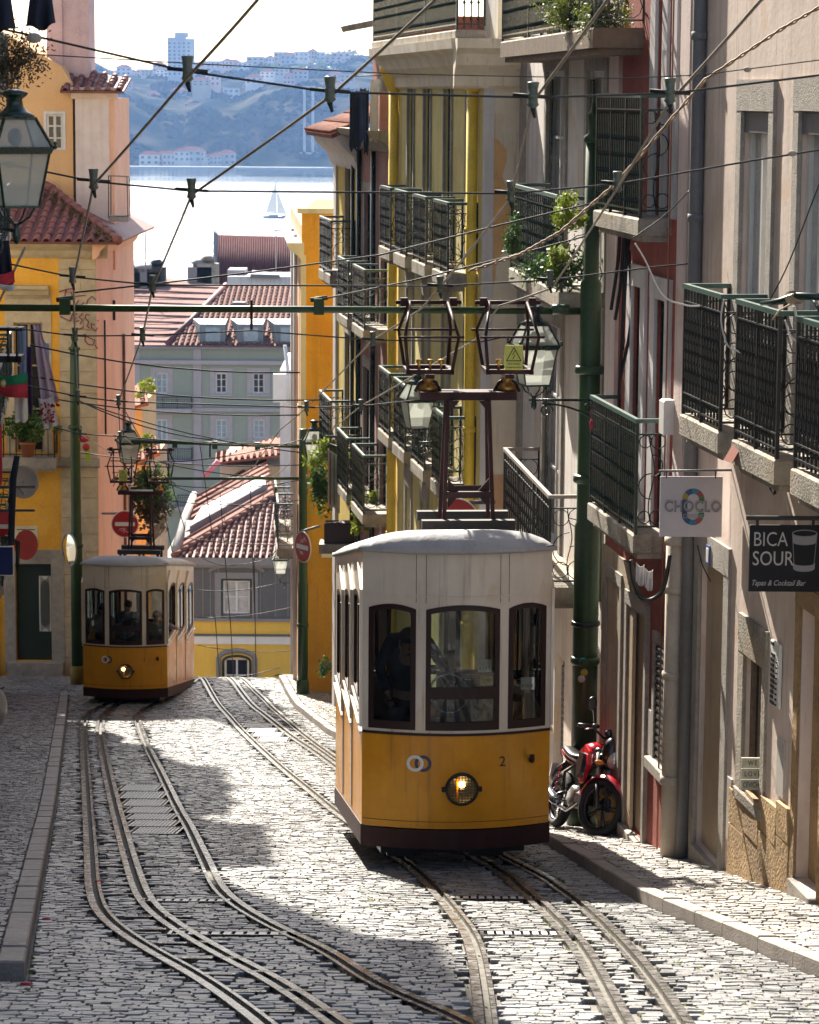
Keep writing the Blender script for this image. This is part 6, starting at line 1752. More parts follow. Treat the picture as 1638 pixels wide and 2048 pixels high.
    for sx_ in (-1,1):
        for (z_, up_) in ((top_-.04,-1),(zm,-1),(zm+.05,1)):
            x_ = mx+sx_*.225; m.prism([(x_,my-.22,z_),(x_-sx_*.12,my-.22,z_),(x_,my-.22,z_+up_*.14)], (0,.02,0))
    m.build('gusset', M_mast, root, kind='stuff')
    # warning lattice braces
    for sx_ in (-1,1): MB().tube([(mx+sx_*.26,my-.22,zm+.1),(mx+sx_*.235,my+.15,top_-.3)], .012, 4, False).build('brace', M_mast, root)
    for sx_ in (-1,1):
        cx_ = mx+sx_*.435; p0 = root
        m = MB(); m.lathe((cx_,my,top_+.05), [(.12,0),(.1,.06),(.05,.09),(.07,.13),(.045,.17),(.06,.2),(.035,.24)], 10); ins = m.build('insulator', M_brass, root)
        m = MB()
        for q in (-1,1): m.tube([(cx_+q*.14,my,top_+.04),(cx_+q*.09,my,top_+.14),(cx_+q*.02,my,top_+.18)], .02, 6)
        m.build('insulator_leg', M_mast, root, kind='stuff')
        zb_ = top_+.26; zk = zb_+.42; zt_ = zb_+.76
        wv = .26
        m = MB(); m.box(cx_-wv,cx_+wv,my-.3,my-.25,zb_,zb_+.05); m.box(cx_-wv,cx_+wv,my+.25,my+.3,zb_,zb_+.05); m.box(cx_-wv,cx_-wv+.05,my-.3,my+.3,zb_-.005,zb_+.045); m.box(cx_+wv-.05,cx_+wv,my-.3,my+.3,zb_-.005,zb_+.045); m.box(cx_-.05,cx_+.05,my-.29,my+.29,zb_-.05,zb_-.006)
        cb = m.build('collector_base', M_mast, root)
        for q in (-.12,.0,.12): MB().lathe((cx_+q,my-.27,zb_+.05), [(.012,0),(.012,.05),(.035,.08),(.035,.11)], 8).build('spring_cup', M_brass, cb)
        for s2 in (-1,1):
            for s3 in (-1,1):
                m = MB(); m.tube([(cx_+s2*wv*.92,my+s3*.28,zb_+.03),(cx_+s2*(wv+.03),my+s3*.5,zk),(cx_+s2*wv*.8,my+s3*.04,zt_)], [.02,.017,.02], 6); m.build('collector_arm', M_mast, root)
        m = MB()
        for s3 in (-1,1): m.tube([(cx_-wv-.09,my+s3*.5,zk),(cx_+wv+.09,my+s3*.5,zk)], .014, 6)
        m.build('collector_crossbar', M_mast, root, kind='stuff')
        m = MB(); m.tube([(cx_-wv-.1,my,zt_),(cx_+wv+.1,my,zt_)], .024, 6); m.tube([(cx_-wv-.06,my-.07,zt_-.07),(cx_+wv+.06,my-.07,zt_-.07)], .012, 6); m.box(cx_-wv-.05,cx_-wv+.03,my-.04,my+.04,zt_-.04,zt_+.05); m.box(cx_+wv-.03,cx_+wv+.05,my-.04,my+.04,zt_-.04,zt_+.05); m.build('contact_shoe', M_mast, root)
    sgx = mx+(.435+.03 if number == '2' else -.38); sz = top_+.31
    if number == '2': sgx = mx+.47
    sg_ = MB().box(sgx-.1,sgx+.1,my-.34,my-.325,sz,sz+.27).build('warning_sign', M_sign, root)
    m = MB(); tp = [(sgx-.08,sz+.1),(sgx+.08,sz+.1),(sgx,sz+.245)]
    for i in range(3): a, b = tp[i], tp[(i+1)%3]; m.tube([(a[0],my-.342,a[1]),(b[0],my-.342,b[1])], .006, 4, False)
    m.build('warning_triangle', M_black, sg_)
    m = MB(); m.tube([(sgx+.012,my-.342,sz+.21),(sgx-.014,my-.342,sz+.165),(sgx+.012,my-.342,sz+.165),(sgx-.01,my-.342,sz+.12)], .005, 4, False); m.build('lightning_mark', M_black, sg_)
    m = MB(); put_text(m, 'Alta tensão', .03, (sgx,my-.342,sz+.068), (1,0,0), (0,0,1)); put_text(m, 'Perigo de morte', .024, (sgx,my-.342,sz+.03), (1,0,0), (0,0,1)); m.build('lettering', M_black, sg_)
    # place it
    w = P(px, 1500, d)
    root.location = (w.x, d, ground); root.rotation_euler = (0, 0, yaw); 
    return root, (lambda x, y, z: Vector((w.x, d, ground)) + Matrix.Rotation(yaw, 3, 'Z') @ Vector((x, y, z)))
_gz2 = -7.64-.22; 
tram2, T2 = make_tram(912, 28.5, R(4.3), .175, '2', 'near yellow and cream tram, number 2, in the middle of the street', .33, _gz2)
tram1, T1 = make_tram(252, 64., R(-2.0), .17, '1', 'far yellow and cream tram, number 1, on the left track at the cross street', .05, P(252,1394,64).z-.22)
M_navy = mat('navy_cloth', (.03,.04,.07), rough=.8, var=.1); M_darkc = mat('dark_cloth', (.02,.02,.025), rough=.8, var=.1); M_greysl = mat('grey_cloth', (.2,.2,.22), rough=.8, var=.1); M_wcloth = mat('white_cloth', (.65,.63,.6), rough=.85, var=.06); M_hair = mat('dark_hair', (.02,.014,.01), rough=.6, var=.1); M_hairb = mat('brown_hair', (.16,.07,.03), rough=.6, var=.1); M_check = mat('patterned_shirt', (.25,.25,.38), rough=.8, var=.3, vscale=25)
def tw_(T, J): return {k: (T(*v) if k != 'face' else (T(*v)-T(0,0,0))) for k, v in J.items()}
J = stand(-.44, .95, .6, 1.72, lean=.12); J['lha'] = Vector((-.66,.55,1.68)); 
J['rel'] = Vector((-.1,.75,1.98)); J['rha'] = Vector((.03,.5,1.8)); J['rsh'] = Vector((-.26,.85,2.24)); J['lsh'] = Vector((-.62,.85,2.22)); J['lel'] = Vector((-.74,.8,1.92)); J['chest'] = Vector((-.44,.9,2.05)); J['pelvis'] = Vector((-.44,.98,1.6))
person('person in a navy jacket bending to the brake wheel inside the near tram', tw_(T2, J), M_navy, M_darkc, M_hair)
J = stand(-.02, .8, .6, 1.72, lean=.05); J['rha'] = Vector((.2,.45,1.9)); J['lha'] = Vector((-.2,.45,1.8)); J['rel'] = Vector((.27,.7,1.75)); J['lel'] = Vector((-.3,.7,1.75))
person('person in a dark suit and white collar driving the far tram', tw_(T1, J), M_darkc, M_darkc, M_hair)
J = stand(-.62, .8, .55, 1.68); person('person in a white top standing left of the driver in the far tram', tw_(T1, J), M_wcloth, M_darkc, M_hair, sleeves='short')
J = stand(.62, .9, .45, 1.6); person('person with long brown hair at the right windscreen of the far tram', tw_(T1, J), M_greysl, M_darkc, M_hairb, long_hair=True)
J = stand(.6, 1.0, .3, 1.7, face=(1,-.3,0)); 
J['lsh'] = Vector((.78,.8,1.78)); J['lel'] = Vector((1.12,.62,1.72)); J['lha'] = Vector((1.14,.9,1.66)); J['rsh'] = Vector((.7,1.15,1.75)); J['rel'] = Vector((.95,1.25,1.55)); J['rha'] = Vector((.9,1.0,1.5))
person('person in a patterned shirt leaning an elbow out of the far tram side window', tw_(T1, J), M_check, M_darkc, M_hair, sleeves='short')
# ------------------------------------------------------------------ poles, span arms, wires
def vpole(px, py, d, ytop, r0, r1, lab, bands=(), spire=True, base=None, top_z=None):
    c = P(px, py, d); zg = gz(d)+.1; zt = P(px, ytop, d).z
    t = empty('tram_pole', (c.x, d, zg), lab, 'pole', 'green poles that carry the tram wires')
    m = MB(); H = zt-zg
    hs = .55 if spire else 0
    prof = [(r0,-.3),(r0,0)]
    segs = [(r0, 0), (r0*.98, H*.42), (r0*.84, H*.425), (r0*.8, H*.75), (r1*1.1, H*.755), (r1, H-hs)]
    m.lathe((c.x,d,zg), segs, 18); m.build('shaft', M_pole, t)
    if spire:
        m = MB(); m.lathe((c.x,d,zt-hs), [(r1*1.2,0),(r1*1.3,.03),(r1*1.3,.07),(r1*.8,.1),(r1*.55,.2),(r1*.8,.3),(r1*.85,.33),(r1*.4,.36),(r1*.25,.45),(.004,.55)], 14); m.build('finial', M_pole, t)
    for h in bands: m = MB(); m.lathe((c.x,d,zg+h), [(r0*1.02,0),(r0*1.14,.02),(r0*1.14,.08),(r0*1.02,.1)], 18); m.build('band', M_pole, t)
    m = MB(); m.lathe((c.x,d,zg-.2), [(r0*1.25,0),(r0*1.25,.45),(r0*1.1,.55),(r0*1.02,.56)], 18); m.build('foot', base or M_pole, t)
    return t, c
pn, cn = vpole(1172, 1200, 33.55, 190, .155, .085, 'tall green pole close behind the near tram on the right', bands=(2.0,4.2,5.5))
# little stickers and a clamp on the near pole
for (x, y, c_) in ((1166,1322,(.02,.3,.22)),(1163,1358,(.6,.58,.5)),(1168,1345,(.5,.4,.05))):
    p = P(x,y,33.55-.16); m = MB(); m.lathe((p.x,p.y,p.z), [(.001,0),(.045,.0),(.045,.006),(.001,.006)], 12, 'Y'); m.build('sticker', mat('sticker_%d'%int(c_[0]*100), c_, rough=.5), pn)
MB().lathe((cn.x,33.55,P(1165,1256,33.4).z), [(.165,0),(.175,.01),(.175,.05),(.165,.06)], 16).build('clamp', M_dark, pn)
pf_, cf = vpole(152, 1000, 68.6, 655, .15, .11, 'tall green pole with a yellowish foot left of the far tram', bands=(3.3,6.2), base=mat('yellowed_foot',(.25,.17,.02),rough=.6,var=.2))
pg_, cg = vpole(606, 1000, 65.6, 858, .12, .1, 'dark green pole in front of the orange house, right of the gap', bands=(1.6,), spire=False)
def arm(parent, p0, p1, r, nm='span_arm'):
    m = MB(); m.tube([p0, p1], r, 10); return m.build(nm, M_pole, parent)
zb_ = P(600,619,33.55)
arm(pn, Vector((cn.x,33.55,P(1160,622,33.55).z)), P(-60,615,33.55), .042)
for px_ in (130, 638):
    p = P(px_, 612, 33.5); m = MB(); m.box(p.x-.06,p.x+.06,p.y-.07,p.y+.07,p.z-.1,p.z+.09); m.tube([p+Vector((-.1,0,.07)),p+Vector((.1,0,.1))],.03,6); m.build('arm_clamp', M_pole, pn)
p = P(503,600,33.5); MB().tube([p, P(503,662,33.5)], .018, 6).build('arm_dropper', M_mast, pn)
p = P(1120,619,33.55); MB().lathe((p.x-.1,p.y,p.z), [(.05,0),(.065,.02),(.065,.2),(.05,.22)], 10, 'X').build('arm_collar', M_pole, pn)
arm(pg_, P(606,893,65.6), P(262,882,65.6), .045); arm(pg_, P(606,957,65.7), P(330,957,65.7), .035)
for px_ in (430, 515, 350): p = P(px_, 885+(px_-265)*.03, 65.6); MB().box(p.x-.06,p.x+.06,p.y-.06,p.y+.06,p.z-.09,p.z+.09).build('arm_clamp', M_pole, pg_)
for (px_, y0_, y1_) in ((240,873,905),(303,880,920),(420,888,915)): p = P(px_,y0_,65.5); MB().tube([p, P(px_,y1_,65.5)], .02, 5).build('arm_dropper', M_dark, pg_)
# contact wires: traced points lifted to the height of the wire over the street
H_W = 6.03
WIRES = [[(560,-90),(515,0),(375,155),(187,370),(147,562),(150,675),(155,795),(160,868),(221,905),(222,935)],
         [(960,-90),(870,0),(660,193),(383,390),(305,575),(285,672),(237,803),(240,868),(288,906),(300,935)],
         [(1262,-90),(1215,0),(1066,203),(1020,400),(880,575),(838,621),(746,680),(613,815),(560,860),(470,985),(440,1060)],
         [(1620,-90),(1522,0),(1340,203),(1236,375),(1105,575),(998,612),(950,680),(722,812),(620,893),(540,960),(500,1060)]]
labs = ['contact wire over the left rail line, crossing the river view','second contact wire from the left, crossing the sky and the river','contact wire leading to the left collector of the near tram','contact wire leading to the right collector of the near tram']
WP = []
def marchw(px, py, h):
    v = ray(px, py); v = v / v.y; ds = np.arange(5, 120, .25); diff = v.z*ds - (gz(ds)+h); i = int(np.argmax(diff >= 0)); a, b = ds[i-1], ds[i]
    for _ in range(25):
        m_ = (a+b)/2
        if v.z*m_-(gz(m_)+h) >= 0: b = m_
        else: a = m_
    return v*b
for i, pts in enumerate(WIRES):
    w = []
    for (x, y) in pts:
        p = marchw(x, y, H_W)
        w.append(p)
    WP.append(w)
    full = []
    for a, b in zip(w, w[1:]):
        for k in range(4): t_ = k/4; full.append(a.lerp(b, t_)+Vector((0,0,-.006*4*t_*(1-t_))))
    full.append(w[-1])
    m = MB(); m.tube(full, .0105, 6); m.build('contact_wire', M_copper, None, labs[i], 'wire', 'contact wires over the tracks')
def span(pts, d, r, lab, sag=.0, hang=(), ds=None, knots=()):
    ds = ds or [d]*len(pts)
    w = [P(x, y, q) for (x, y), q in zip(pts, ds)]
    t = empty('span_wire', w[0], lab, 'wire', 'cross wires that hold the contact wires')
    full = []
    for a, b in zip(w, w[1:]):
        for k in range(6): t_ = k/6; full.append(a.lerp(b, t_)-Vector((0,0,sag*4*t_*(1-t_))))
    full.append(w[-1]); m = MB(); m.tube(full, r, 6); m.build('wire', M_wire, t)
    for (x, y) in hang:
        p = P(x, y, d); s = 1.0
        m = MB(); m.lathe((p.x,p.y,p.z-.035), [(.014,-.04),(.02,-.03),(.04,-.012),(.034,0),(.03,.03),(.044,.05),(.03,.06),(.034,.1),(.04,.13),(.034,.135)], 8); hg_ = m.build('insulator', M_insul, t)
        m = MB(); m.tube([p+Vector((0,0,-.07)), p+Vector((.015,0,-.13))], [.02,.01], 6); m.build('wire_clip', M_dark, hg_)
        m = MB(); m.tube([p+Vector((-.13,0,.018)), p+Vector((.13,0,-.0))], .014, 6); m.build('splice', M_dark, hg_)
    for (x, y, rr) in knots: p = P(x, y, d); MB().ico(p, rr, 2, 0, (1.5,1,1)).build('strain_ball', M_granite, t)
    return t
span([(-40,48),(95,78),(375,143),(660,184),(1066,195),(1340,187),(1700,143)], 18.5, .0085, 'topmost thick cross wire, sloping over the skyline', hang=[(375,143),(660,184),(1066,195),(1340,187)], knots=[(68,76,.034)])
span([(-20,95),(60,108),(400,128),(800,148),(1240,157),(1400,150),(1640,120)], 20.5, .0045, 'thin cross wire just below the far skyline', knots=[(60,108,.02),(1495,139,.02)])
span([(-20,326),(30,331),(187,363),(383,382),(1020,387),(1235,368),(1500,322),(1700,290)], 22.6, .0085, 'cross wire over the river passing above the sailing boat', hang=[(187,363),(383,382),(1022,387),(1235,368)], knots=[(20,329,.03),(1585,307,.025)])
span([(20,528),(145,554),(305,570),(880,572),(1100,560),(1300,535),(1400,525)], 28.7, .009, 'cross wire just above the long green arm', hang=[(145,554),(305,570),(880,572),(1100,560)])
span([(150,585),(308,568),(500,545),(760,510),(1000,450),(1190,405)], 29.5, .01, 'wire rising to the right across the roofs of the far block', hang=[])
span([(645,598),(830,560),(1030,510),(1180,470)], 31, .01, 'short wire rising from the green arm to the green pole')
span([(-20,655),(60,660),(150,672),(285,671),(503,661),(746,680),(960,684),(1020,672)], 33.2, .009, 'cross wire hanging just below the long green arm', hang=[(150,672),(285,671),(746,680)])
span([(40,768),(155,793),(237,803),(613,815),(722,812),(840,800)], 42, .011, 'cross wire over the upper windows of the grey-green block', hang=[(155,793),(237,803),(613,815),(722,812)])
span([(110,855),(160,868),(240,873),(420,888),(600,893)], 55, .012, 'cross wire slightly above the far green arm', hang=[(160,868),(240,873)])
for i, (a, b, d_) in enumerate([((60,690),(600,745),40),((60,752),(640,800),44),((155,800),(425,880),50),((165,805),(600,905),52),((60,790),(600,830),48),((160,905),(600,930),60),((330,925),(640,868),62),((300,920),(600,955),63),((370,1075),(640,1085),75),((340,970),(600,960),64),((395,1180),(560,1165),80),((330,1000),(600,1000),66),((395,1290),(600,1300),82),((400,1355),(560,1335),85),((395,1110),(470,1130),85),((470,1130),(600,1090),85),((330,965),(600,1035),70),((395,1235),(600,1210),86)]):
    span([a, b], d_, .012, 'thin sagging wire of the web beyond the far tram, %s from the top' % ordn[sorted(range(18), key=lambda q: 0).index(i)] , sag=.12)
for i, (a, b) in enumerate([((300,880),(345,1105)),((330,920),(370,1060)),((400,890),(430,1110)),((440,985),(460,1240)),((500,960),(510,1240)),((430,1230),(440,1370)),((460,1230),(468,1370)),((508,1090),(512,1350)),((240,803),(330,965))]):
    span([a, b], 78, .014, 'faint contact wire running down the lower street, %s from the left' % ordn[i])
# twisted cable on the right
pts = [(1700,-20),(1560,60),(1410,160),(1235,365),(1120,465),(1040,510),(930,545)]
m = MB(); w = [P(x,y,24.5) for x,y in pts]; full = []
for a, b in zip(w, w[1:]):
    for k in range(14): full.append(a.lerp(b, k/14))
for ph in (0, math.pi):
    m.tube([p+Vector((.011*math.cos(i*1.3+ph), 0, .011*math.sin(i*1.3+ph))) for i, p in enumerate(full)], .009, 5)
m.build('twisted_cable', mat('sun_bleached_cable',(.3,.2,.12),rough=.7,var=.2), None, 'twisted brown cable running down from the top right corner', 'cable')
def cable(name, pts, ds, r, material, lab, cat='cable', parent=None):
    w = [P(x,y,d) for (x,y), d in zip(pts, ds)]; w2 = []
    for i in range(len(w)-1):
        p0 = w[max(i-1,0)]; p1 = w[i]; p2 = w[i+1]; p3 = w[min(i+2,len(w)-1)]
        for k in range(6):
            t = k/6; w2.append(.5*((2*p1)+(p2-p0)*t+(2*p0-5*p1+4*p2-p3)*t*t+(3*p1-p0-3*p2+p3)*t**3))
    w2.append(w[-1]); m = MB(); m.tube(w2, r, 5); return m.build(name, material, parent, lab, cat)
M_wcab = mat('white_cable', (.7,.68,.66), rough=.5, var=.05)
cable('loose_cable', [(1270,487),(1290,520),(1325,590),(1370,610),(1400,612)], [26.5]*5, .009, M_wcab, 'white cable sagging to the left end of the cream house balconies')
cable('loose_cable', [(1448,598),(1442,640),(1455,690),(1480,705),(1497,724)], [25.2]*5, .008, M_wcab, 'white cable dangling in front of the farther black balcony')
cable('loose_cable', [(1588,612),(1600,650),(1638,680),(1680,700)], [23.6]*4, .012, M_wcab, 'thick white cable at the right edge over the curtained door')
cable('loose_cable', [(1570,640),(1580,670),(1602,690),(1640,712),(1690,730)], [23.6]*5, .008, M_wcab, 'thin white cable tied below the black bracket at the right edge')
cable('loose_cable', [(1340,1110),(1325,1180),(1290,1200),(1268,1165),(1262,1120)], [28.6]*5, .022, M_dark, 'bundle of dark cable drooping under the green balcony')
cable('loose_cable', [(1372,1010),(1350,1080),(1340,1115)], [28.8]*3, .02, M_dark, 'dark cable bundle behind the square white sign')
cable('loose_cable', [(1395,1090),(1405,1130),(1430,1180),(1437,1200)], [28.2]*4, .006, M_dark, 'thin dark cable across the beige door head')
cable('loose_cable', [(1540,600),(1580,520),(1638,370),(1680,280)], [23.9]*4, .006, M_dark, 'thin dark cable rising to the right edge past the second curtained door')
cable('loose_cable', [(1260,480),(1330,430),(1380,380)], [28.5]*3, .006, M_dark, 'thin cable running up the pale pilaster beside the grey pipe')
cable('loose_cable', [(1155,0),(1160,60),(1190,110),(1225,100),(1232,70)], [34]*5, .008, M_granite, 'grey loop of cable hanging under the top balcony with the plants')
for i,(a,b,c) in enumerate([((1250,430),(1242,560),(1230,640)),((1262,440),(1252,540),(1245,700)),((1240,450),(1236,520),(1222,620)),((1258,500),(1262,640),(1240,760)),((1246,380),(1250,520),(1238,800))]):
    cable('wall_cable', [a,b,c], [31.8]*3, .02, M_dark, 'dark cable in the tangled bundle behind the green pole, %s strand' % ordn[i])
# black bracket tied with rope at the right edge
m = MB(); m.tube([P(1523,607,23.7), P(1560,603,23.5), P(1592,592,23.4), P(1720,596,23.2)], [.02,.03,.035,.035], 6); m.tube([P(1625,600,23.4), P(1670,660,23.2)], .02, 6); bk_ = m.build('lamp_bracket', M_iron, None, 'black iron bracket tied with rope entering at the right edge', 'bracket')
m = MB(); 
for k in range(7): p = P(1590,595,23.38); m.tube([p+Vector((.045*math.cos(a)+(k-3)*.012,.045*math.sin(a)*.4,.05*math.sin(a))) for a in [2*math.pi*i/8 for i in range(8)]], .006, 4, False, closed=True)
m.tube([P(1588,605,23.3),P(1560,620,23.3),P(1545,640,23.3)], .008, 5); m.build('rope', mat('frayed_rope',(.35,.26,.16),rough=.9,var=.2), bk_, kind='stuff')

# ------------------------------------------------------------------ street lanterns
M_lglass = glassmat('lantern_glass', (.85,.88,.85), .05, .1, milky=.55, mcol=(.62,.64,.6))
def lantern(px, py_bottom, d, lab, s=1.0, arm=None, rot=.0):
    """py_bottom: row of the lower edge of the glass; arm: list of world points to the wall"""
    b = P(px, py_bottom, d); t = empty('street_lantern', b, lab, 'street lamp', 'green cast-iron street lanterns')
    c_, s_ = math.cos(rot), math.sin(rot)
    def q(h, z): return [b+Vector(((x*c_-y*s_)*h*s, (x*s_+y*c_)*h*s, z*s)) for x, y in ((-1,-1),(1,-1),(1,1),(-1,1))]
    lv = [(.145,0),(.215,.43),(.235,.46),(.13,.70)]
    def bars(h0,z0,h1,z1,r):
        A, B = q(h0,z0), q(h1,z1); 
        for i in range(4): m.tube([A[i],B[i]], r*s, 4, False)
    m = MB(); bars(.145,0,.215,.43,.013); bars(.235,.47,.13,.7,.014)
    for h, z, r in ((.145,0,.014),(.13,.70,.016)):
        A = q(h,z); 
        for i in range(4): m.tube([A[i],A[(i+1)%4]], r*s, 4, False)
    m.build('frame', M_iron, t, kind=None)
    m = MB(); A, B = q(.225,.42), q(.25,.475); a2, b2 = q(.19,.42), q(.2,.475)
    for i in range(4): j = (i+1)%4; m.add([A[i],A[j],B[j],B[i],a2[i],a2[j],b2[j],b2[i]],[(0,1,2,3),(7,6,5,4),(3,2,6,7),(0,4,5,1),(0,3,7,4),(1,5,6,2)])
    m.build('collar', M_iron, t)
    for k in range(4):
        j = (k+1)%4; A, B = q(.14,.005), q(.21,.425); 
        MB().add([A[k],A[j],B[j],B[k]], [(0,1,2,3)]).build('pane', M_lglass, t)
        A, B = q(.228,.475), q(.127,.695); MB().add([A[k],A[j],B[j],B[k]], [(0,1,2,3)]).build('roof_pane', M_lglass, t)
    m = MB(); m.lathe(tuple(b+Vector((0,0,.70*s))), [(.15*s,0),(.16*s,.02*s),(.11*s,.05*s),(.07*s,.09*s),(.06*s,.15*s),(.1*s,.18*s),(.11*s,.2*s),(.05*s,.225*s),(.001,.23*s)], 16); m.build('cap', M_iron, t)
    A = q(.25,.475); m = MB()
    for p in A: m.ico(p+Vector((0,0,.03*s)), .018*s, 1); m.ico(p+Vector((0,0,.0)), .02*s, 1)
    m.build('finial', M_iron, t, kind='stuff')
    m = MB(); 
    for a in (0,1,2,3): p0 = q(.12,0)[a]; m.tube([p0, b+(p0-b)*.7+Vector((0,0,-.08*s)), b+(p0-b)*.15+Vector((0,0,-.14*s))], .01*s, 5)
    m.lathe(tuple(b+Vector((0,0,-.3*s))), [(.01*s,0),(.03*s,.03*s),(.035*s,.08*s),(.02*s,.12*s),(.03*s,.17*s)], 10); m.build('stem', M_iron, t)
    m = MB(); m.ico(b+Vector((0,0,.55*s)), .06*s, 2, 0, (1,1,1.2)); m.build('lamp_bulb', M_granite, t)
    if arm:
        m = MB(); m.tube(arm, .017*s, 6); m.build('bracket', M_iron, t)
        a0, a1 = Vector(arm[0]), Vector(arm[-1]); L = (a1-a0)
        m = MB()
        pts = [a0+L*(.15+.8*k/12)+Vector((0,0,-.04*s-.3*s*(k/12)**2.0)) for k in range(13)]; m.tube(pts, .013*s, 5)
        def spiral(c, r, dirn, turns=1.4): m.tube([c+L.normalized()*(r*(1-i/26)*math.cos(dirn*i*.45))+Vector((0,0,r*(1-i/26)*math.sin(dirn*i*.45))) for i in range(int(14*turns))], .01*s, 5)
        spiral(a0+L*.2+Vector((0,0,-.13*s)), .085*s, 1); spiral(a0+L*.68+Vector((0,0,-.07*s)), .05*s, -1); m.build('scrollwork', M_iron, t, kind='stuff')
    return t
pb = lambda px, py, d: P(px, py, d)
lantern(1068, 769, 33.0, 'large street lantern on a scrolled bracket beside the green pole, right of the warning sign', 1.0, [pb(1058,800,33.0), pb(1140,800,33.2), pb(1230,801,33.4)], .25)
lantern(32, 413, 17.6, 'large street lantern cut off by the left edge, in front of the orange house', .77, [pb(30,462,17.6), pb(-40,450,17.4), pb(-160,450,17.0)], .45)
lantern(834, 856, 44.4, 'street lantern hanging behind the mast of the near tram, against the yellow house', 1.0, [pb(834,885,44.4), pb(900,884,44.6)], .3)
lantern(629, 925, 61, 'street lantern with dark cap left of the striped towel', 1.0, [pb(629,955,61), pb(700,958,59.5)], .1)
lantern(560, 1147, 86, 'small far street lantern beside the dark green pole, low in the gap', .98, [pb(560,1165,86), pb(600,1165,85)], .2)
lantern(257, 925, 66.5, 'street lantern on the salmon wall, behind the mast of the far tram', 1.05, [pb(257,945,66.5), pb(225,945,73)], .3)

# ------------------------------------------------------------------ road signs
M_red = mat('sign_red', (.42,.012,.015), rough=.4, var=.1, dirt=.15, dcol=(.3,.1,.08)); M_back = mat('sign_back', (.3,.02,.02), rough=.5, var=.1)
def noentry(px, py, d, r, lab, yaw=0., arm=None, scr=0):
    c = P(px, py, d); t = empty('road_sign', c, lab, 'road sign', 'round red road signs')
    Mx = Matrix.Rotation(yaw, 3, 'Z')
    def disc(rr, y0, y1, nm, mt):
        m = MB(); n = 32; vs = [c+Mx@Vector((rr*math.cos(2*math.pi*i/n), y, rr*math.sin(2*math.pi*i/n))) for y in (y0,y1) for i in range(n)]
        m.add(vs, [tuple(range(n)), tuple(range(n,2*n))[::-1]]+[(i,(i+1)%n,n+(i+1)%n,n+i) for i in range(n)]); return m.build(nm, mt, t)
    disc(r, -.01, .01, 'rim', M_white); disc(r*.94, -.016, -.0105, 'disc', M_red)
    m = MB(); vs = [c+Mx@Vector((x,y,z)) for y in (-.022,-.0165) for x,z in ((-r*.72,-r*.14),(r*.72,-r*.14),(r*.72,r*.14),(-r*.72,r*.14))]; m.add(vs, [(0,1,2,3),(7,6,5,4)]+[(i,(i+1)%4,4+(i+1)%4,4+i) for i in range(4)]); m.build('bar', M_white, t)
    if scr:
        rg = random.Random(scr); m = MB()
        for k in range(5):
            x0, z0 = rg.uniform(-.5,.5)*r, rg.choice((-1,1))*rg.uniform(.3,.6)*r; pts = [c+Mx@Vector((x0+.06*i*r+rg.uniform(-.05,.05)*r, -.019, z0+rg.uniform(-.14,.14)*r)) for i in range(7)]; m.tube(pts, .006, 4, False)
        m.build('scribble', M_white, t, kind='stuff')
    if arm: m = MB(); m.tube(arm, .03, 8); m.build('sign_arm', M_greypipe, t)
    return t
noentry(250, 1048, 69.5, .34, 'round red no-entry sign with scribbles, straight above the far tram', 0, [P(250,1027,69.6), P(205,1027,72)], 3)
noentry(606, 1094, 63.5, .36, 'tilted no-entry sign seen edge-on in front of the dark green pole', R(-58), [P(600,1070,63.5), P(605,1062,63.6), P(640,1052,63.0)], 5)
noentry(913, 1040, 41.5, .33, 'no-entry sign mostly hidden behind the roof board of the near tram', 0, [P(900,1012,41.6), P(905,1006,41.8), P(990,1004,42)])
t = empty('road_sign', P(52,1090,55), 'red round sign seen from behind on a black bracket, left of the green-doored entrance', 'road sign', 'round red road signs')
c = P(52,1090,55); m = MB(); n = 28; vs = [c+Vector((.22*math.cos(2*math.pi*i/n), y+.1*math.cos(2*math.pi*i/n), .3*math.sin(2*math.pi*i/n))) for y in (0,.02) for i in range(n)]; m.add(vs, [tuple(range(n)), tuple(range(n,2*n))[::-1]]+[(i,(i+1)%n,n+(i+1)%n,n+i) for i in range(n)]); m.build('disc', M_red, t)
m = MB(); m.tube([P(35,1130,54.8),P(36,1085,54.8),P(20,1075,54.8),P(-20,1072,54.6)], .045, 6); m.build('sign_arm', M_dark, t)
c = P(10,1122,50); t = empty('street_sign', c, 'dark blue rectangular sign at the left edge', 'sign'); MB().box(c.x-.3,c.x+.14,c.y,c.y+.02,c.z-.25,c.z+.25).build('plate', mat('sign_blue',(.01,.03,.16),rough=.4), t); m = MB(); m.box(c.x-.31,c.x+.15,c.y-.004,c.y+.024,c.z+.25,c.z+.265); m.box(c.x-.31,c.x+.15,c.y-.004,c.y+.024,c.z-.265,c.z-.25); m.box(c.x+.14,c.x+.15,c.y-.004,c.y+.024,c.z-.25,c.z+.25); m.build('rim', M_white, t)
c = P(-4,1045,46); t = empty('road_sign', c, 'red and white round sign just entering at the left edge', 'road sign', 'round red road signs'); m = MB(); m.lathe((c.x,c.y,c.z), [(.001,0),(.24,0),(.24,.02),(.001,.02)], 24, 'Y'); m.build('disc', M_red, t); m = MB(); m.box(c.x-.1,c.x+.17,c.y-.008,c.y-.001,c.z-.1,c.z-.03); m.build('bar', M_white, t)
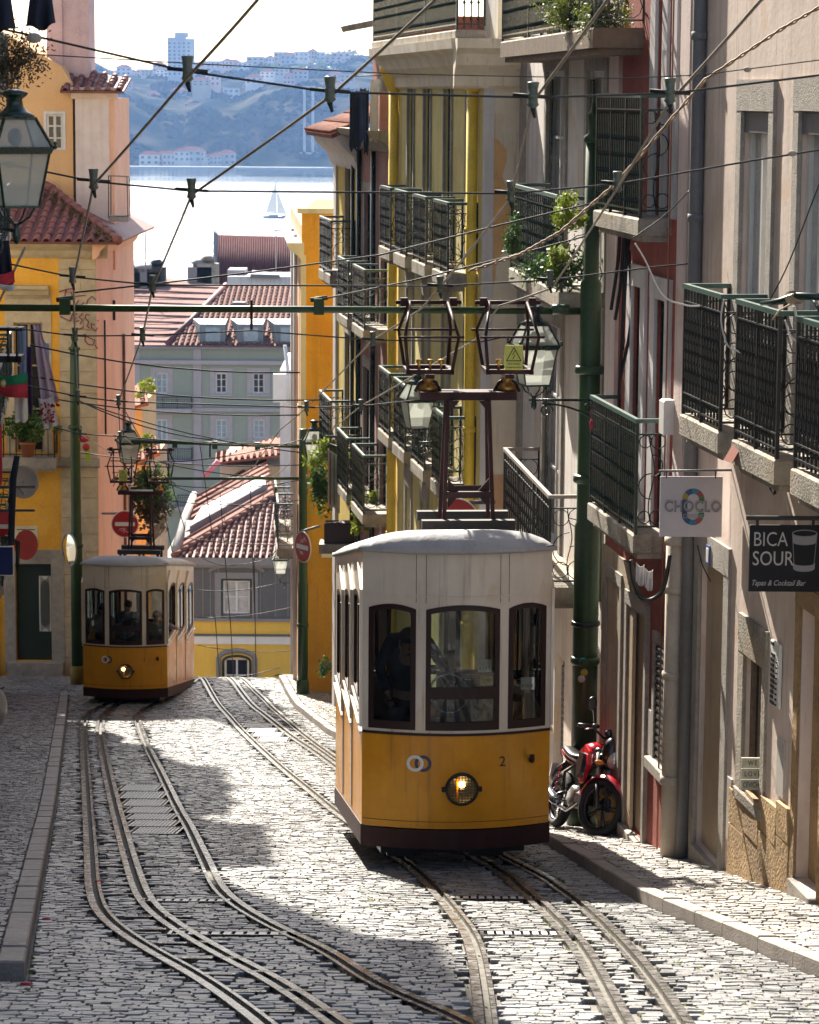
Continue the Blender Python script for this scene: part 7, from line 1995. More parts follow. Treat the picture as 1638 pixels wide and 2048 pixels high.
# notice on the orange wall
LFp = LF; a = LF.S(50,1070); nt = MB(LF).box(LF.S(27,1070),LF.S(76,1070),.0,.02,LF.Z(50,1093),LF.Z(50,1052)).build('wall_notice', mat('cream_notice',(.6,.54,.38),rough=.7), None, 'cream notice with lines of small print on the orange wall', 'notice')
m = MB(LF)
for k in range(5): z_ = LF.Z(50,1060+k*6); m.box(LF.S(34+k%2*3,1070),LF.S(70-k%3*3,1070),.02,.023,z_,z_+.025)
m.build('print_line', M_black, nt, kind='stuff')
# traffic mirror
c = P(140,1100,67.9); t = empty('traffic_mirror', c, 'oval traffic mirror turned sideways on the far green pole', 'mirror'); Mx = Matrix.Rotation(R(-52),3,'Z')
def dome(r, y, nm, mt, bulge):
    m = MB(); n = 28; vs = []; rings = 6
    for k in range(rings+1):
        rr = r*k/rings
        for i in range(n): a = 2*math.pi*i/n; vs.append(c+Mx@Vector((rr*math.cos(a)*.92, y-bulge*(1-(k/rings)**2), rr*math.sin(a)*1.1)))
    fs = [(k*n+i,k*n+(i+1)%n,(k+1)*n+(i+1)%n,(k+1)*n+i) for k in range(rings) for i in range(n)]; m.add(vs, fs, True); return m.build(nm, mt, t)
dome(.36, -.02, 'mirror_glass', mat('mirror',(.85,.8,.68),rough=.02,metal=1.,var=0), .06); dome(.375, .0, 'mirror_back', M_dark, -.04)
m = MB(); m.tube([c+Mx@Vector((.365*.92*math.cos(a),-.02,.365*1.1*math.sin(a))) for a in [2*math.pi*i/28 for i in range(28)]], .022, 6, closed=True); m.build('mirror_rim', M_granite, t); MB().tube([c, P(152,1100,68.5)], .03, 6).build('mirror_arm', M_dark, t)

# ------------------------------------------------------------------ shop signs
d_ = 27.2; A, B = P(1321,953,d_), P(1443,1074,d_)
t = empty('shop_sign', A, 'square white hanging sign with a coloured ring letter over its name', 'shop sign')
MB().bbox(A.x,B.x,d_,d_+.03,B.z,A.z,.006).build('board', mat('sign_white',(.55,.5,.52),rough=.4,var=.04), t)
cx_, cz_ = (A.x+B.x)/2+.02, (A.z+B.z)/2
cols = [(.5,.09,.1),(.45,.14,.2),(.05,.3,.45),(.04,.1,.25),(.06,.18,.33),(.55,.42,.05)]
cm = [mat('ring_%d'%i, tuple(v*.6 for v in c), rough=.5, var=0) for i, c in enumerate([(.05,.3,.08),(.5,.09,.1),(.04,.3,.48),(.03,.12,.3),(.55,.42,.05),(.04,.1,.25),(.03,.12,.3),(.04,.3,.48),(.5,.09,.1),(.05,.3,.08)])]
# letter C drawn as an upright ring open at the right, in coloured segments
path = []
rw, rh = .082, .095
for i in range(41):
    a = R(8)+(R(344)-R(0))*i/40; a = R(6)+R(348)*i/40
    x = rw*math.cos(a); z = rw*math.sin(a)+(rh if math.sin(a) > 0 else -rh); path.append((x, z))
arc = [(rw*math.cos(a), rw*math.sin(a)+rh*.75) for a in [R(-10)+R(190)*i/14 for i in range(15)]]+[(rw*math.cos(a), rw*math.sin(a)-rh*.75) for a in [R(180)+R(190)*i/14 for i in range(15)]]
n = len(arc)
for k in range(10):
    m = MB(); i0, i1 = int(k*(n-1)/10), int((k+1)*(n-1)/10)
    for i in range(i0, i1):
        def nrm(j):
            a_ = Vector(arc[max(j-1,0)]); b_ = Vector(arc[min(j+1,n-1)]); tt = (b_-a_).normalized(); return Vector((-tt.y, tt.x))
        q = []
        for yy in (d_-.004, d_-.0005):
            for j, w in ((i,-.026),(i+1,-.026),(i+1,.026),(i,.026)):
                nn = nrm(j); q.append((cx_+arc[j][0]+nn.x*w, yy, cz_+arc[j][1]+nn.y*w))
        m.hexa(q[:4], q[4:])
    m.build('ring_segment', cm[k], t)
M_lg = mat('letter_grey',(.3,.27,.27),rough=.5,var=0); M_lgd = mat('letter_shadow_grey',(.1,.09,.09),rough=.5,var=0)
m = MB(); put_text(m, 'CHOCLO', .148, (cx_-.005,d_-.0075,cz_+.0), (1,0,0), (0,0,1), bold=.004, sx=.82, space=1.1); m.build('lettering', M_lgd, t)
m = MB(); put_text(m, 'CHOCLO', .148, (cx_-.009,d_-.012,cz_+.004), (1,0,0), (0,0,1), bold=.001, sx=.82, space=1.1); m.build('lettering', M_lg, t)
m = MB(); put_text(m, 'CEVICHE', .055, (cx_,d_-.009,cz_-.092), (1,0,0), (0,0,1), sx=.85, space=1.1, bold=.001); m.build('lettering', M_lg, t)
m = MB(); m.tube([P(1318,942,d_+.015), P(1478,940,d_+.015)], .012, 6); m.build('bracket', M_greypipe, t)
m = MB(); 
for px_ in (1333,1431): m.tube([P(px_,957,d_-.006), P(px_,943,d_+.01)], .006, 5)
m.build('screw_hook', M_dark, t, kind='stuff')
d_ = 23.9; A, B = P(1500,1050,d_), P(1641,1184,d_)
t = empty('shop_sign', A, 'black hanging bar sign with white lettering and a drinking glass', 'shop sign')
MB().bbox(A.x,B.x,d_,d_+.03,B.z,A.z,.006).build('board', mat('sign_black',(.008,.008,.009),rough=.6,var=.1,spec=.3), t)
M_lw = mat('letter_cream',(.5,.46,.42),rough=.5,var=0)
W_ = B.x-A.x; H_ = A.z-B.z
m = MB(); put_text(m, 'BICA', .175, (A.x+W_*.045,d_-.004,A.z-H_*.22), (1,0,0), (0,0,1), align='LEFT', sx=.78, bold=-.001); put_text(m, 'SOUR', .175, (A.x+W_*.04,d_-.004,A.z-H_*.51), (1,0,0), (0,0,1), align='LEFT', sx=.78); m.build('lettering', M_lw, t)
m = MB()
vs_, fs_ = textmesh('Tapas & Cocktail Bar', .067, align='LEFT', sx=.8)
m.add([Vector((A.x+W_*.04+a+b*.3, d_-.004-c, A.z-H_*.87+b)) for a,b,c in vs_], fs_); m.build('lettering', M_lw, t)
gx0, gx1 = A.x+W_*.59, A.x+W_*.93; gc = (gx0+gx1)/2; gw = (gx1-gx0)/2; M_gl = mat('glass_print',(.26,.25,.26),rough=.5,var=0)
m = MB(); 
m.tube([(gc+gw*math.cos(a),d_-.003,A.z-H_*.12+.028*math.sin(a)) for a in [2*math.pi*i/22 for i in range(22)]], .005, 4, False, closed=True)
m.tube([(gx0,d_-.003,A.z-H_*.12),(gx0+.02,d_-.003,A.z-H_*.6)], .003, 4, False); m.tube([(gx1,d_-.003,A.z-H_*.12),(gx1-.02,d_-.003,A.z-H_*.6)], .003, 4, False)
n = 12
for (z0_, z1_, w0_, w1_) in ((.13,.25,1.,.97),(.56,.65,.9,.87)):
    top_ = [(gc+gw*w0_*(-1+2*i/n), d_-.004, A.z-H_*z0_-.026*math.sqrt(max(0,1-(-1+2*i/n)**2))) for i in range(n+1)]; bot = [(gc+gw*w1_*(-1+2*i/n), d_-.004, A.z-H_*z1_-.026*math.sqrt(max(0,1-(-1+2*i/n)**2))) for i in range(n+1)]
    for i in range(n): m.hexa([bot[i],bot[i+1],top_[i+1],top_[i]],[Vector(v)+Vector((0,.003,0)) for v in (bot[i],bot[i+1],top_[i+1],top_[i])])
m.build('glass_drawing', M_gl, t)
m = MB(); m.box(P(1493,1035,d_).x,B.x+.15,d_-.005,d_+.035,P(1500,1040,d_).z,P(1500,1032,d_).z); m.build('bracket', M_dark, t)
for px_ in (1515,1627): MB().box(P(px_,1045,d_).x-.012,P(px_,1045,d_).x+.012,d_+.005,d_+.025,A.z,P(px_,1040,d_).z).build('hanger', M_dark, t)
# letter board in the little window
s0_, s1_ = B1.S(1483,1550,.02), B1.S(1530,1550,.02)
d_ = B1.w(B1.S(1505,1590),0,0).y; A = P(1483,1516,d_-.1); Bq = P(1526,1582,d_-.1)
t = empty('letter_board', Bq, 'small three-row letter board standing in the cream house window', 'sign')
for k in range(3):
    z1_ = A.z-(A.z-Bq.z)*k/3; z0_ = A.z-(A.z-Bq.z)*(k+1)/3+.008
    MB().box(A.x,Bq.x,d_-.1,d_-.07,z0_,z1_).build('letter_row', mat('letterboard',(.42,.42,.33),rough=.5), t)
    m = MB(); put_text(m, ('WE','LOVE','CEVICHE')[k], .07, ((A.x+Bq.x)/2,d_-.104,(z0_+z1_)/2), (1,0,0), (0,0,1), sx=.75 if k < 2 else .62, space=1.3 if k < 2 else 1); m.build('lettering', M_black, t)
# projectors and junk under the nearer balconies
for i, (pts, lab) in enumerate((([(1447,920),(1480,892),(1484,878),(1470,880)],'small rust-red lamp hood under the farther black balcony'),([(1560,968),(1632,934),(1600,924),(1570,946)],'rust-red lamp hood under the nearer black balcony'))):
    m = MB(); m.prism([P(x,y,25.3-i*.9) for x,y in pts], (0.05,-.22,0)); m.build('lamp_hood', mat('rust_red_hood',(.22,.05,.025),rough=.6), None, lab, 'lamp')
c = P(1541,945,24.6); t = empty('wall_lamp', c, 'black wall lamp with dangling cables under the stone balcony slab', 'lamp'); MB().bbox(c.x-.07,c.x+.07,c.y-.07,c.y+.07,c.z-.02,c.z+.11,.02).build('housing', M_dark, t)
m = MB(); m.tube([c+Vector((-.03,0,0)),c+Vector((0,0,-.14)),c+Vector((.03,0,-.2)),c+Vector((.06,0,-.1)),c+Vector((.05,.1,.05))], .009, 5); m.tube([c+Vector((.0,0,0)),c+Vector((.03,0,-.12)),c+Vector((.05,0,-.19))], .008, 5); m.build('cable', M_dark, t)
# ------------------------------------------------------------------ motorbike
M_bred = mat('bike_red', (.5,.008,.02), rough=.18, var=.03, coat=.8); M_bblk = mat('bike_black', (.012,.012,.013), rough=.35, var=.1, coat=.3); M_tyre = mat('tyre', (.018,.018,.018), rough=.8, var=.15, bump=.4)
M_chrome = mat('chrome', (.6,.6,.62), rough=.18, metal=1., var=.05); M_fork = mat('fork_grey', (.4,.39,.37), rough=.35, metal=.5, var=.1); M_gold = mat('gold_wheel_ring', (.6,.3,.03), rough=.4, metal=.4, var=.1)
M_hlens = mat('headlamp_lens', (.7,.7,.68), rough=.12, metal=.3, var=.1, spec=.9)
def motorbike():
    gp = G(1196, 1668, .115)
    loc = Vector((gp.x-.24, gp.y+.5, gz(gp.y+.5)+.11)); 
    root = empty('motorbike', (0,0,0), 'red and black motorbike parked on the right pavement beside the near tram', 'motorbike'); OFF[root.name] = Vector((0,0,0))
    FY, RY, WR = .66, -.64, .305
    def wheel(y, parent, steer=0., front=True):
        c = Vector((0,y,WR)); Mz = Matrix.Rotation(steer, 3, 'Z')
        tr = lambda v: c+Mz@Vector(v)
        m = MB(); n = 32; prof = [(.235,-.045),(.27,-.058),(.295,-.045),(.307,-.018),(.307,.018),(.295,.045),(.27,.058),(.235,.045)]
        vs = [tr((x, r*math.cos(2*math.pi*i/n), r*math.sin(2*math.pi*i/n))) for r, x in prof for i in range(n)]; k = len(prof)
        m.add(vs, [(a*n+i,a*n+(i+1)%n,((a+1)%k)*n+(i+1)%n,((a+1)%k)*n+i) for a in range(k) for i in range(n)], True); w = m.build('front_wheel' if front else 'rear_wheel', M_tyre, parent)
        m = MB(); prof = [(.215,-.03),(.238,-.04),(.238,.04),(.215,.03)]
        vs = [tr((x, r*math.cos(2*math.pi*i/n), r*math.sin(2*math.pi*i/n))) for r, x in prof for i in range(n)]; k = 4
        m.add(vs, [(a*n+i,a*n+(i+1)%n,((a+1)%k)*n+(i+1)%n,((a+1)%k)*n+i) for a in range(k) for i in range(n)], True); m.build('rim', M_bblk, w)
        m = MB()
        for i in range(5):
            for s_ in (-.12,.12): a = 2*math.pi*i/5; m.tube([tr((0,.03*math.cos(a),.03*math.sin(a))), tr((0,.225*math.cos(a+s_),.225*math.sin(a+s_)))], .011, 5)
        m.build('spoke', M_bblk, w, kind='stuff')
        m = MB(); prof = [(.112,-.052),(.142,-.052),(.142,-.046),(.112,-.046)]
        vs = [tr((x*(1 if front else -1), (r+.004*math.sin(10*2*math.pi*i/n))*math.cos(2*math.pi*i/n), r*math.sin(2*math.pi*i/n))) for r, x in prof for i in range(n)]
        m.add(vs, [(a*n+i,a*n+(i+1)%n,((a+1)%k)*n+(i+1)%n,((a+1)%k)*n+i) for a in range(k) for i in range(n)]); m.build('brake_disc', M_gold if front else M_chrome, w)
        m = MB(); m.tube([tr((-.09,0,0)), tr((.09,0,0))], .03, 10); m.build('hub', M_bblk, w)
        return tr
    ST = R(28)
    tr = wheel(FY, root, ST); wheel(RY, root, 0, False)
    Mz = Matrix.Rotation(ST, 3, 'Z'); head = Vector((0, .38, .88))
    fk = lambda x, t: Vector((0,FY,WR)).lerp(head, t)+Mz@Vector((x,0,0))
    for s_ in (-1,1):
        m = MB(); m.tube([fk(s_*.095,-.05), fk(s_*.095,.5)], .03, 10); m.build('fork_slider', M_bblk, root); m = MB(); m.tube([fk(s_*.095,.45), fk(s_*.095,1.05)], .02, 10); m.build('fork_tube', M_fork, root)
    for t_ in (.72, 1.0): m = MB(); p0, p1 = fk(-.13,t_), fk(.13,t_); m.tube([p0,p1], .026, 6); m.build('fork_yoke', M_bblk, root)
    # front mudguard
    m = MB(); vs = []; n = 14
    for i in range(n+1):
        a = R(15)+R(150)*i/n; w_ = .075 if 2 < i < 12 else .05
        for q, dz in ((-1,-.03),(-.6,.01),(0,.022),(.6,.01),(1,-.03)): vs.append(tr((q*w_, (.335+dz)*math.cos(a), (.335+dz)*math.sin(a))))
    m.add(vs, [(5*i+j,5*i+j+1,5*i+j+6,5*i+j+5) for i in range(n) for j in range(4)], True); m.build('front_mudguard', M_bred, root)
    # frame and engine
    m = MB(); 
    for s_ in (-1,1): m.tube([head, (s_*.1,.2,.55), (s_*.1,.12,.3), (s_*.11,-.3,.3), (s_*.11,-.38,.6), (s_*.05,-.1,.75), head], .018, 6)
    m.build('frame', M_bblk, root)
    m = MB(); m.lathe((-.13,-.02,.36), [(.09,0),(.12,.02),(.12,.24),(.09,.26)], 16, 'X'); m.bbox(-.11,.11,-.18,.14,.26,.42,.02); m.build('engine_block', M_fork, root)
    m = MB(); 
    for i in range(6): m.box(-.09,.09,.02,.18,.46+i*.026,.474+i*.026)
    m.box(-.07,.07,.04,.16,.44,.62); m.build('cylinder_fins', M_bblk, root)
    # tank, shrouds, seat, tail
    def blob(name, pts, mt, sub=2):
        """pts: rings [(y, [(x,z)...half outline from top centre to bottom])]"""
        bm_v = []; fs = []; k = None
        for y, hf in pts:
            ring = [(x, y, z) for x, z in hf]+[(-x, y, z) for x, z in reversed(hf) if abs(x) > 1e-6]
            k = len(ring); bm_v += ring
        for i in range(len(pts)-1):
            for j in range(k): fs.append((i*k+j, i*k+(j+1)%k, (i+1)*k+(j+1)%k, (i+1)*k+j))
        fs += [tuple(range(k))[::-1], tuple((len(pts)-1)*k+j for j in range(k))]
        m = MB(); m.add(bm_v, fs, True); o = m.build(name, mt, root); ss = o.modifiers.new('s','SUBSURF'); ss.levels = sub; ss.render_levels = sub; return o
    blob('fuel_tank', [(.34,[(0,.9),(.08,.88),(.11,.8),(.07,.74),(0,.73)]),(.26,[(0,.98),(.12,.95),(.17,.84),(.1,.74),(0,.73)]),(.1,[(0,1.0),(.13,.96),(.165,.84),(.1,.73),(0,.72)]),(-.08,[(0,.9),(.09,.87),(.11,.79),(.07,.72),(0,.71)]),(-.16,[(0,.83),(.06,.81),(.08,.76),(.05,.71),(0,.7)])], M_bred)
    for s_ in (-1,1):
        m = MB(); q = [(.42,.86),(.46,.72),(.36,.52),(.26,.5),(.14,.62),(.12,.84),(.24,.93)]
        vs = [(s_*(.15+.05*(1-abs(z-.75)/.3)), y, z) for y, z in q]+[(s_*.13, y, z) for y, z in q]; n = len(q)
        m.add(vs, [tuple(range(n)), tuple(range(n,2*n))[::-1]]+[(i,(i+1)%n,n+(i+1)%n,n+i) for i in range(n)]); o = m.build('tank_shroud', M_bred, root); bv = o.modifiers.new('b','BEVEL'); bv.width = .012; bv.segments = 2
        m = MB(); q = [(.36,.82),(.37,.62),(.27,.56),(.21,.66),(.22,.84)]; vs = [(s_*.215, y, z) for y, z in q]+[(s_*.16, y, z) for y, z in q]; n = len(q)
        m.add(vs, [tuple(range(n)), tuple(range(n,2*n))[::-1]]+[(i,(i+1)%n,n+(i+1)%n,n+i) for i in range(n)]); m.build('black_inlay', M_bblk, root)
    blob('seat', [(-.1,[(0,.84),(.09,.82),(.1,.77),(.05,.74),(0,.74)]),(-.3,[(0,.82),(.12,.8),(.13,.75),(.06,.72),(0,.72)]),(-.55,[(0,.88),(.11,.86),(.11,.8),(.05,.76),(0,.76)]),(-.75,[(0,.92),(.08,.9),(.08,.85),(.04,.82),(0,.82)])], M_bblk)
    blob('tail', [(-.45,[(0,.78),(.1,.77),(.11,.72),(.05,.66),(0,.66)]),(-.9,[(0,.9),(.05,.88),(.05,.84),(.03,.82),(0,.82)])], M_bred)
    m = MB(); m.box(-.07,.07,-.98,-.95,.52,.68); m.build('number_plate', M_white, root)
    m = MB(); m.tube([(0,-.6,.72),(0,-.9,.62),(0,-.98,.5)], .04, 6); m.build('rear_mudguard', M_bblk, root)
    # headlamp with black cowl
    hc = head+Mz@Vector((0,.17,-.02))
    m = MB(); m.ico(hc+Mz@Vector((0,-.04,.04)), .135, 3, 0, (.95,.7,1.25)); m.build('headlamp_cowl', M_bblk, root)
    m = MB(); m.ico(hc+Mz@Vector((0,.0,-.03)), .1, 3, 0, (.95,.85,1.15)); m.build('headlight', M_hlens, root)
    for s_ in (-1,1):
        m = MB(); p = hc+Mz@Vector((s_*.14,-.03,-.1)); m.ico(p+Mz@Vector((s_*.06,0,0)), .035, 2, 0, (1.5,.9,.8)); m.tube([p+Mz@Vector((-s_*.08,-.02,0)), p+Mz@Vector((s_*.05,0,0))], .01, 5); m.build('indicator', mat('amber_lens',(.6,.22,.05),rough=.2,var=0), root)
    # bars, levers, mirrors
    hb = head+Vector((0,-.02,.12))
    m = MB(); P_ = [hb+Mz@Vector(v) for v in ((-.36,-.1,.1),(-.22,-.03,.12),(-.08,.02,.03),(.08,.02,.03),(.22,-.03,.12),(.36,-.1,.1))]; m.tube(P_, .014, 8); m.build('handlebar', M_bblk, root)
    for s_ in (-1,1):
        a, b = hb+Mz@Vector((s_*.24,-.035,.12)), hb+Mz@Vector((s_*.37,-.1,.1)); MB().tube([a,b], .021, 8).build('grip', M_bblk, root)
        MB().tube([hb+Mz@Vector((s_*.22,.02,.11)), hb+Mz@Vector((s_*.36,.0,.07))], .008, 5).build('lever', M_chrome, root)
        MB().ico(hb+Mz@Vector((s_*.2,.0,.13)), .035, 2, 0, (1.3,1,.8)).build('switch_block', M_bblk, root)
        p0 = hb+Mz@Vector((s_*.2,-.02,.13)); p1 = hb+Mz@Vector((s_*.33,.02,.3)); mr_ = MB().tube([p0,p1], .007, 5).build('mirror_stalk', M_chrome, root)
        MB().ico(p1+Mz@Vector((s_*.02,0,.05)), .07, 2, 0, (.8,.22,1.1)).build('mirror', M_bblk, root)
    MB().ico(hb+Mz@Vector((0,.04,.08)), .065, 2, 0, (1,.6,.8)).build('instruments', M_bblk, root)
    # exhaust, spring, foot pegs, stand
    m = MB(); m.tube([(.08,.16,.5),(.12,.2,.3),(.14,0,.2),(.15,-.3,.24)], .022, 8); m.build('exhaust_pipe', M_chrome, root)
    m = MB(); m.tube([(.17,-.25,.25),(.18,-.35,.29),(.2,-.8,.45),(.2,-.86,.47)], [.03,.055,.065,.04], 12); m.build('silencer', mat('silencer_blue_steel',(.3,.36,.45),rough=.25,metal=.8,var=.1), root)
    m = MB(); 
    for s_ in (-1,1): m.tube([(s_*.14+.012*math.cos(k*1.2),-.5+.05*k/30+.012*math.sin(k*1.2),.36+.3*k/30) for k in range(31)], .008, 5)
    m.build('spring', M_bred, root, kind='stuff'); m = MB()
    for s_ in (-1,1): m.tube([(s_*.12,-.25,.38),(s_*.13,RY,WR)], .022, 6); m.tube([(s_*.14,-.08,.3),(s_*.27,-.08,.3)], .012, 6)
    m.build('swing_arm', M_bblk, root)
    MB().tube([(-.12,-.1,.25),(-.28,-.16,-.02)], .012, 6).build('side_stand', M_bblk, root)
    m = MB(); m.bbox(-.14,.14,.16,.34,.3,.42,.02); m.build('bash_guard', M_bblk, root)
    root.location = loc; root.rotation_euler = (R(10), R(-15), R(180+14)); root.rotation_mode = 'XYZ'; root.scale = (1.1,1.1,1.1)
    return root
bk = motorbike()

# ------------------------------------------------------------------ washing, flags
M_dkcloth = mat('black_cloth', (.014,.018,.035), rough=.9, var=.15); M_dkblue = mat('denim_cloth', (.03,.05,.11), rough=.9, var=.2, vscale=6); M_ltblue = mat('light_blue_cloth', (.25,.33,.5), rough=.9, var=.1)
M_lilac = mat('lilac_cloth', (.6,.45,.52), rough=.9, var=.06, vscale=5); M_pinkcl = mat('pink_cloth', (.5,.25,.2), rough=.9, var=.12); M_redcl = mat('red_cloth', (.45,.03,.05), rough=.85, var=.08); M_greencl = mat('green_cloth', (.01,.2,.09), rough=.85, var=.08); M_purp = mat('purple_cloth', (.08,.04,.1), rough=.9, var=.1)
def hangc(name, a, b, d, drop, mt, lab, **kw): return cloth(name, P(*a, d), P(*b, d), drop, mt, lab, 'washing', **kw)
hangc('hanging_cloth', (62,-28), (100,-30), 18, .24, M_dkcloth, 'black cloth hanging at the top left, second from the edge', taper=-.55, folds=2, amp=.03)
hangc('hanging_cloth', (-40,-30), (18,-28), 18, .26, M_dkcloth, 'black cloth hanging in the very top left corner', taper=-.4, folds=2, amp=.03)
hangc('hanging_shirt', (-14,470), (18,480), 30, .5, M_dkcloth, 'dark football shirt at the left edge, above the red and white hem', folds=2, amp=.04, skew=.05)
cloth('scarf', P(-20,545,29.8), P(28,540,29.8), .13, M_redcl, 'red folded cloth with a pale stripe under the dark shirt at the left edge', 'washing', folds=1, amp=.05); cloth('scarf', P(-20,560,29.6), P(30,568,29.6), .06, M_wcloth, 'narrow pale stripe of cloth below the dark shirt at the left edge', 'washing', folds=1, amp=.05)
m = MB(); m.tube([P(50,495,30), P(0,600,30.4), P(-30,660,30.4)], .014, 6); m.build('flag_pole', M_granite, None, 'thin slanting pole at the left edge below the big lantern', 'flag pole')
hangc('hanging_skirt', (66,648), (80,646), 44, 1.2, M_lilac, 'long pale lilac dress hanging in front of the orange house', taper=-1.6, folds=2, amp=.06, skew=.2)
# printed hem under the dress
o = hangc('printed_cloth', (76,796), (106,792), 43.9, .45, M_wcloth, 'pale cloth with red print below the lilac dress', taper=-.1, folds=2, amp=.04, skew=.08)
m = MB(); rg = random.Random(9)
for k in range(40):
    x, y = rg.uniform(82,118), rg.uniform(806,845); p = P(x, y, 43.78); m.lathe(tuple(p), [(.008,0),(.02,0),(.02,.006),(.008,.006)], 6, 'Y')
m.build('red_print', M_redcl, o, kind='stuff')
hangc('hanging_cloth', (38,655), (52,652), 44.5, .9, M_ltblue, 'narrow light blue cloth left of the lilac dress', folds=1, amp=.04); hangc('hanging_cloth', (52,690), (64,690), 44.6, 1.1, M_purp, 'dark purple cloth directly left of the lilac dress', folds=1, amp=.04)
hangc('hanging_cloth', (88,680), (98,686), 44.4, .35, M_ltblue, 'small blue cloth corner at the right of the lilac dress', folds=1, amp=.03)
hangc('hanging_cloth', (30,775), (54,773), 42, .5, M_wcloth, 'white towel hanging under the green and red flag', folds=1.5, amp=.05)
# flag
t = empty('flag', P(20,750,41.8), 'green and red flag with a small round crest, blowing at the left edge', 'flag')
m1, m2 = MB(), MB()
def fl(u, v): return P(-25+80*u, 742+8*u+v*(45-18*(1-u))+7*math.sin(u*4), 41.8+.1*math.sin(u*7))
for mm, v0, v1 in ((m1,0,.5),(m2,.5,1.15)):
    n = 10; vs = []
    for i in range(n+1):
        for v in (v0, v1):
            p = fl(i/n, v); vs += [p, p+Vector((0,.012,0))]
    mm.add(vs, [(4*i,4*i+4,4*i+6,4*i+2) for i in range(n)]+[(4*i+1,4*i+3,4*i+7,4*i+5) for i in range(n)]+[(4*i,4*i+1,4*i+5,4*i+4) for i in range(n)]+[(4*i+2,4*i+6,4*i+7,4*i+3) for i in range(n)], True)
m1.build('green_field', M_greencl, t); m2.build('red_field', M_redcl, t)
p = fl(.42,.42); m = MB(); m.lathe((p.x,p.y-.02,p.z), [(.001,0),(.06,0),(.06,.012),(.001,.012)], 14, 'Y'); m.build('crest_ring', mat('crest_yellow',(.6,.45,.05),rough=.8), t); m = MB(); m.lathe((p.x,p.y-.028,p.z), [(.001,0),(.035,0),(.035,.006),(.001,.006)], 10, 'Y'); m.build('crest_shield', M_white, t)
hangc('hanging_cloth', (-20,845), (4,850), 40, .85, M_redcl, 'red cloth along the left edge beside the black fittings', folds=1, amp=.03)
# washing between the right houses
def line_(a, b, d, lab): m = MB(); m.tube([P(*a,d), P(*b,d)], .012, 5); m.build('clothes_line', M_wire, None, lab, 'clothes line')
line_((702,152), (800,150), 52.8, 'clothes line under the dark red upper storey')
for (xa, xb, y, dr, mt, lab, tp) in ((700,712,182,1.05,M_dkcloth,'black trousers at the left end of the clothes line',-.2),(712,722,180,1.05,M_dkcloth,'second pair of black trousers on the clothes line',-.1),(720,732,175,.95,M_dkblue,'blue jeans in the middle of the clothes line',-.1),(728,738,178,1.15,M_dkcloth,'long dark trousers hanging lowest on the clothes line',0),(741,756,158,1.1,M_wcloth,'white towel right of the dark trousers on the clothes line',-.2),(754,778,150,.35,M_greysl,'small grey cloth at the top right of the clothes line',0),(760,782,180,.85,M_pinkcl,'salmon pink dress at the right end of the clothes line',-.15)):
    hangc('washing_item', (xa,y), (xb,y), 52.7-random.uniform(0,.2), dr, mt, lab, taper=tp, folds=1.2, amp=.014, group='washing on the line below the shingled storey', n=6)
# striped towel and its rods
for (a, b, lab) in (((650,873),(738,871),'black rod above the striped towel, topmost'),((660,888),(740,917),'black slanting rod right of the striped towel'),((653,918),(776,920),'long black rod carrying the striped towel'),((653,918),(776,970),'long slanting black rod below the striped towel'),((648,543),(700,540),'short black rod on the orange wall'),((672,562),(782,561),'long black rod beside the small green balcony')):
    m = MB(); m.tube([P(*a,57.8), P(*b,57.2)], .022, 5); m.build('drying_rod', M_dark, None, lab, 'rod', 'clothes drying rods')
m = MB(); tc = cloth('striped_towel', P(656,896,57.6), P(680,912,57.6), 1.15, mat('towel_cream',(.5,.42,.32),rough=.95,var=.15), 'striped brown and green towel hanging from a rod beside the street lantern', 'washing', folds=2, amp=.05)
for k, c_ in enumerate(((.25,.08,.06),(.12,.25,.12),(.6,.55,.45))):
    cloth('stripe', P(659+k*8,903+k*3,57.52), P(662+k*8,905+k*3,57.52), 1.05, mat('stripe_%d'%k, c_, rough=.95), None, None, folds=.4, amp=.04, parent=tc, n=3)
for (x, y) in ((1273,1125),(1290,1135)): hangc('plastic_rag', (x,y), (x+16,y+4), 28.3, .2, M_wcloth, 'pale crumpled rag caught under the green balcony, %s' % ('left' if x < 1280 else 'right'), folds=2, amp=.04)
# sheer red tassel and padlock
m = MB(); p = P(1183,842,31.6); m.lathe(tuple(p), [(.001,-.1),(.018,-.09),(.02,0),(.001,.02)], 8); m.tube([p, p+Vector((0,0,.12))], .004, 4); m.build('red_tassel', M_redcl, None, 'small red tassel on the corner of the lower green balcony', 'tassel')
p = P(168,878,68); m = MB(); m.ico(p, .1, 2, .1, (1.4,1,.8)); o = m.build('red_ornament', M_redcl, None, 'red ornament with a green ribbon beside the far green pole', 'ornament'); m = MB(); m.ico(p+Vector((.05,0,-.2)), .09, 2, .1); m.build('red_ball', M_redcl, o); m = MB(); m.prism([p+Vector((.0,0,-.25)),p+Vector((.12,0,-.25)),p+Vector((.14,0,-.6)),p+Vector((.03,0,-.5))], (0,.02,0)); m.build('green_ribbon', mat('lime_ribbon',(.3,.45,.03),rough=.7), o)

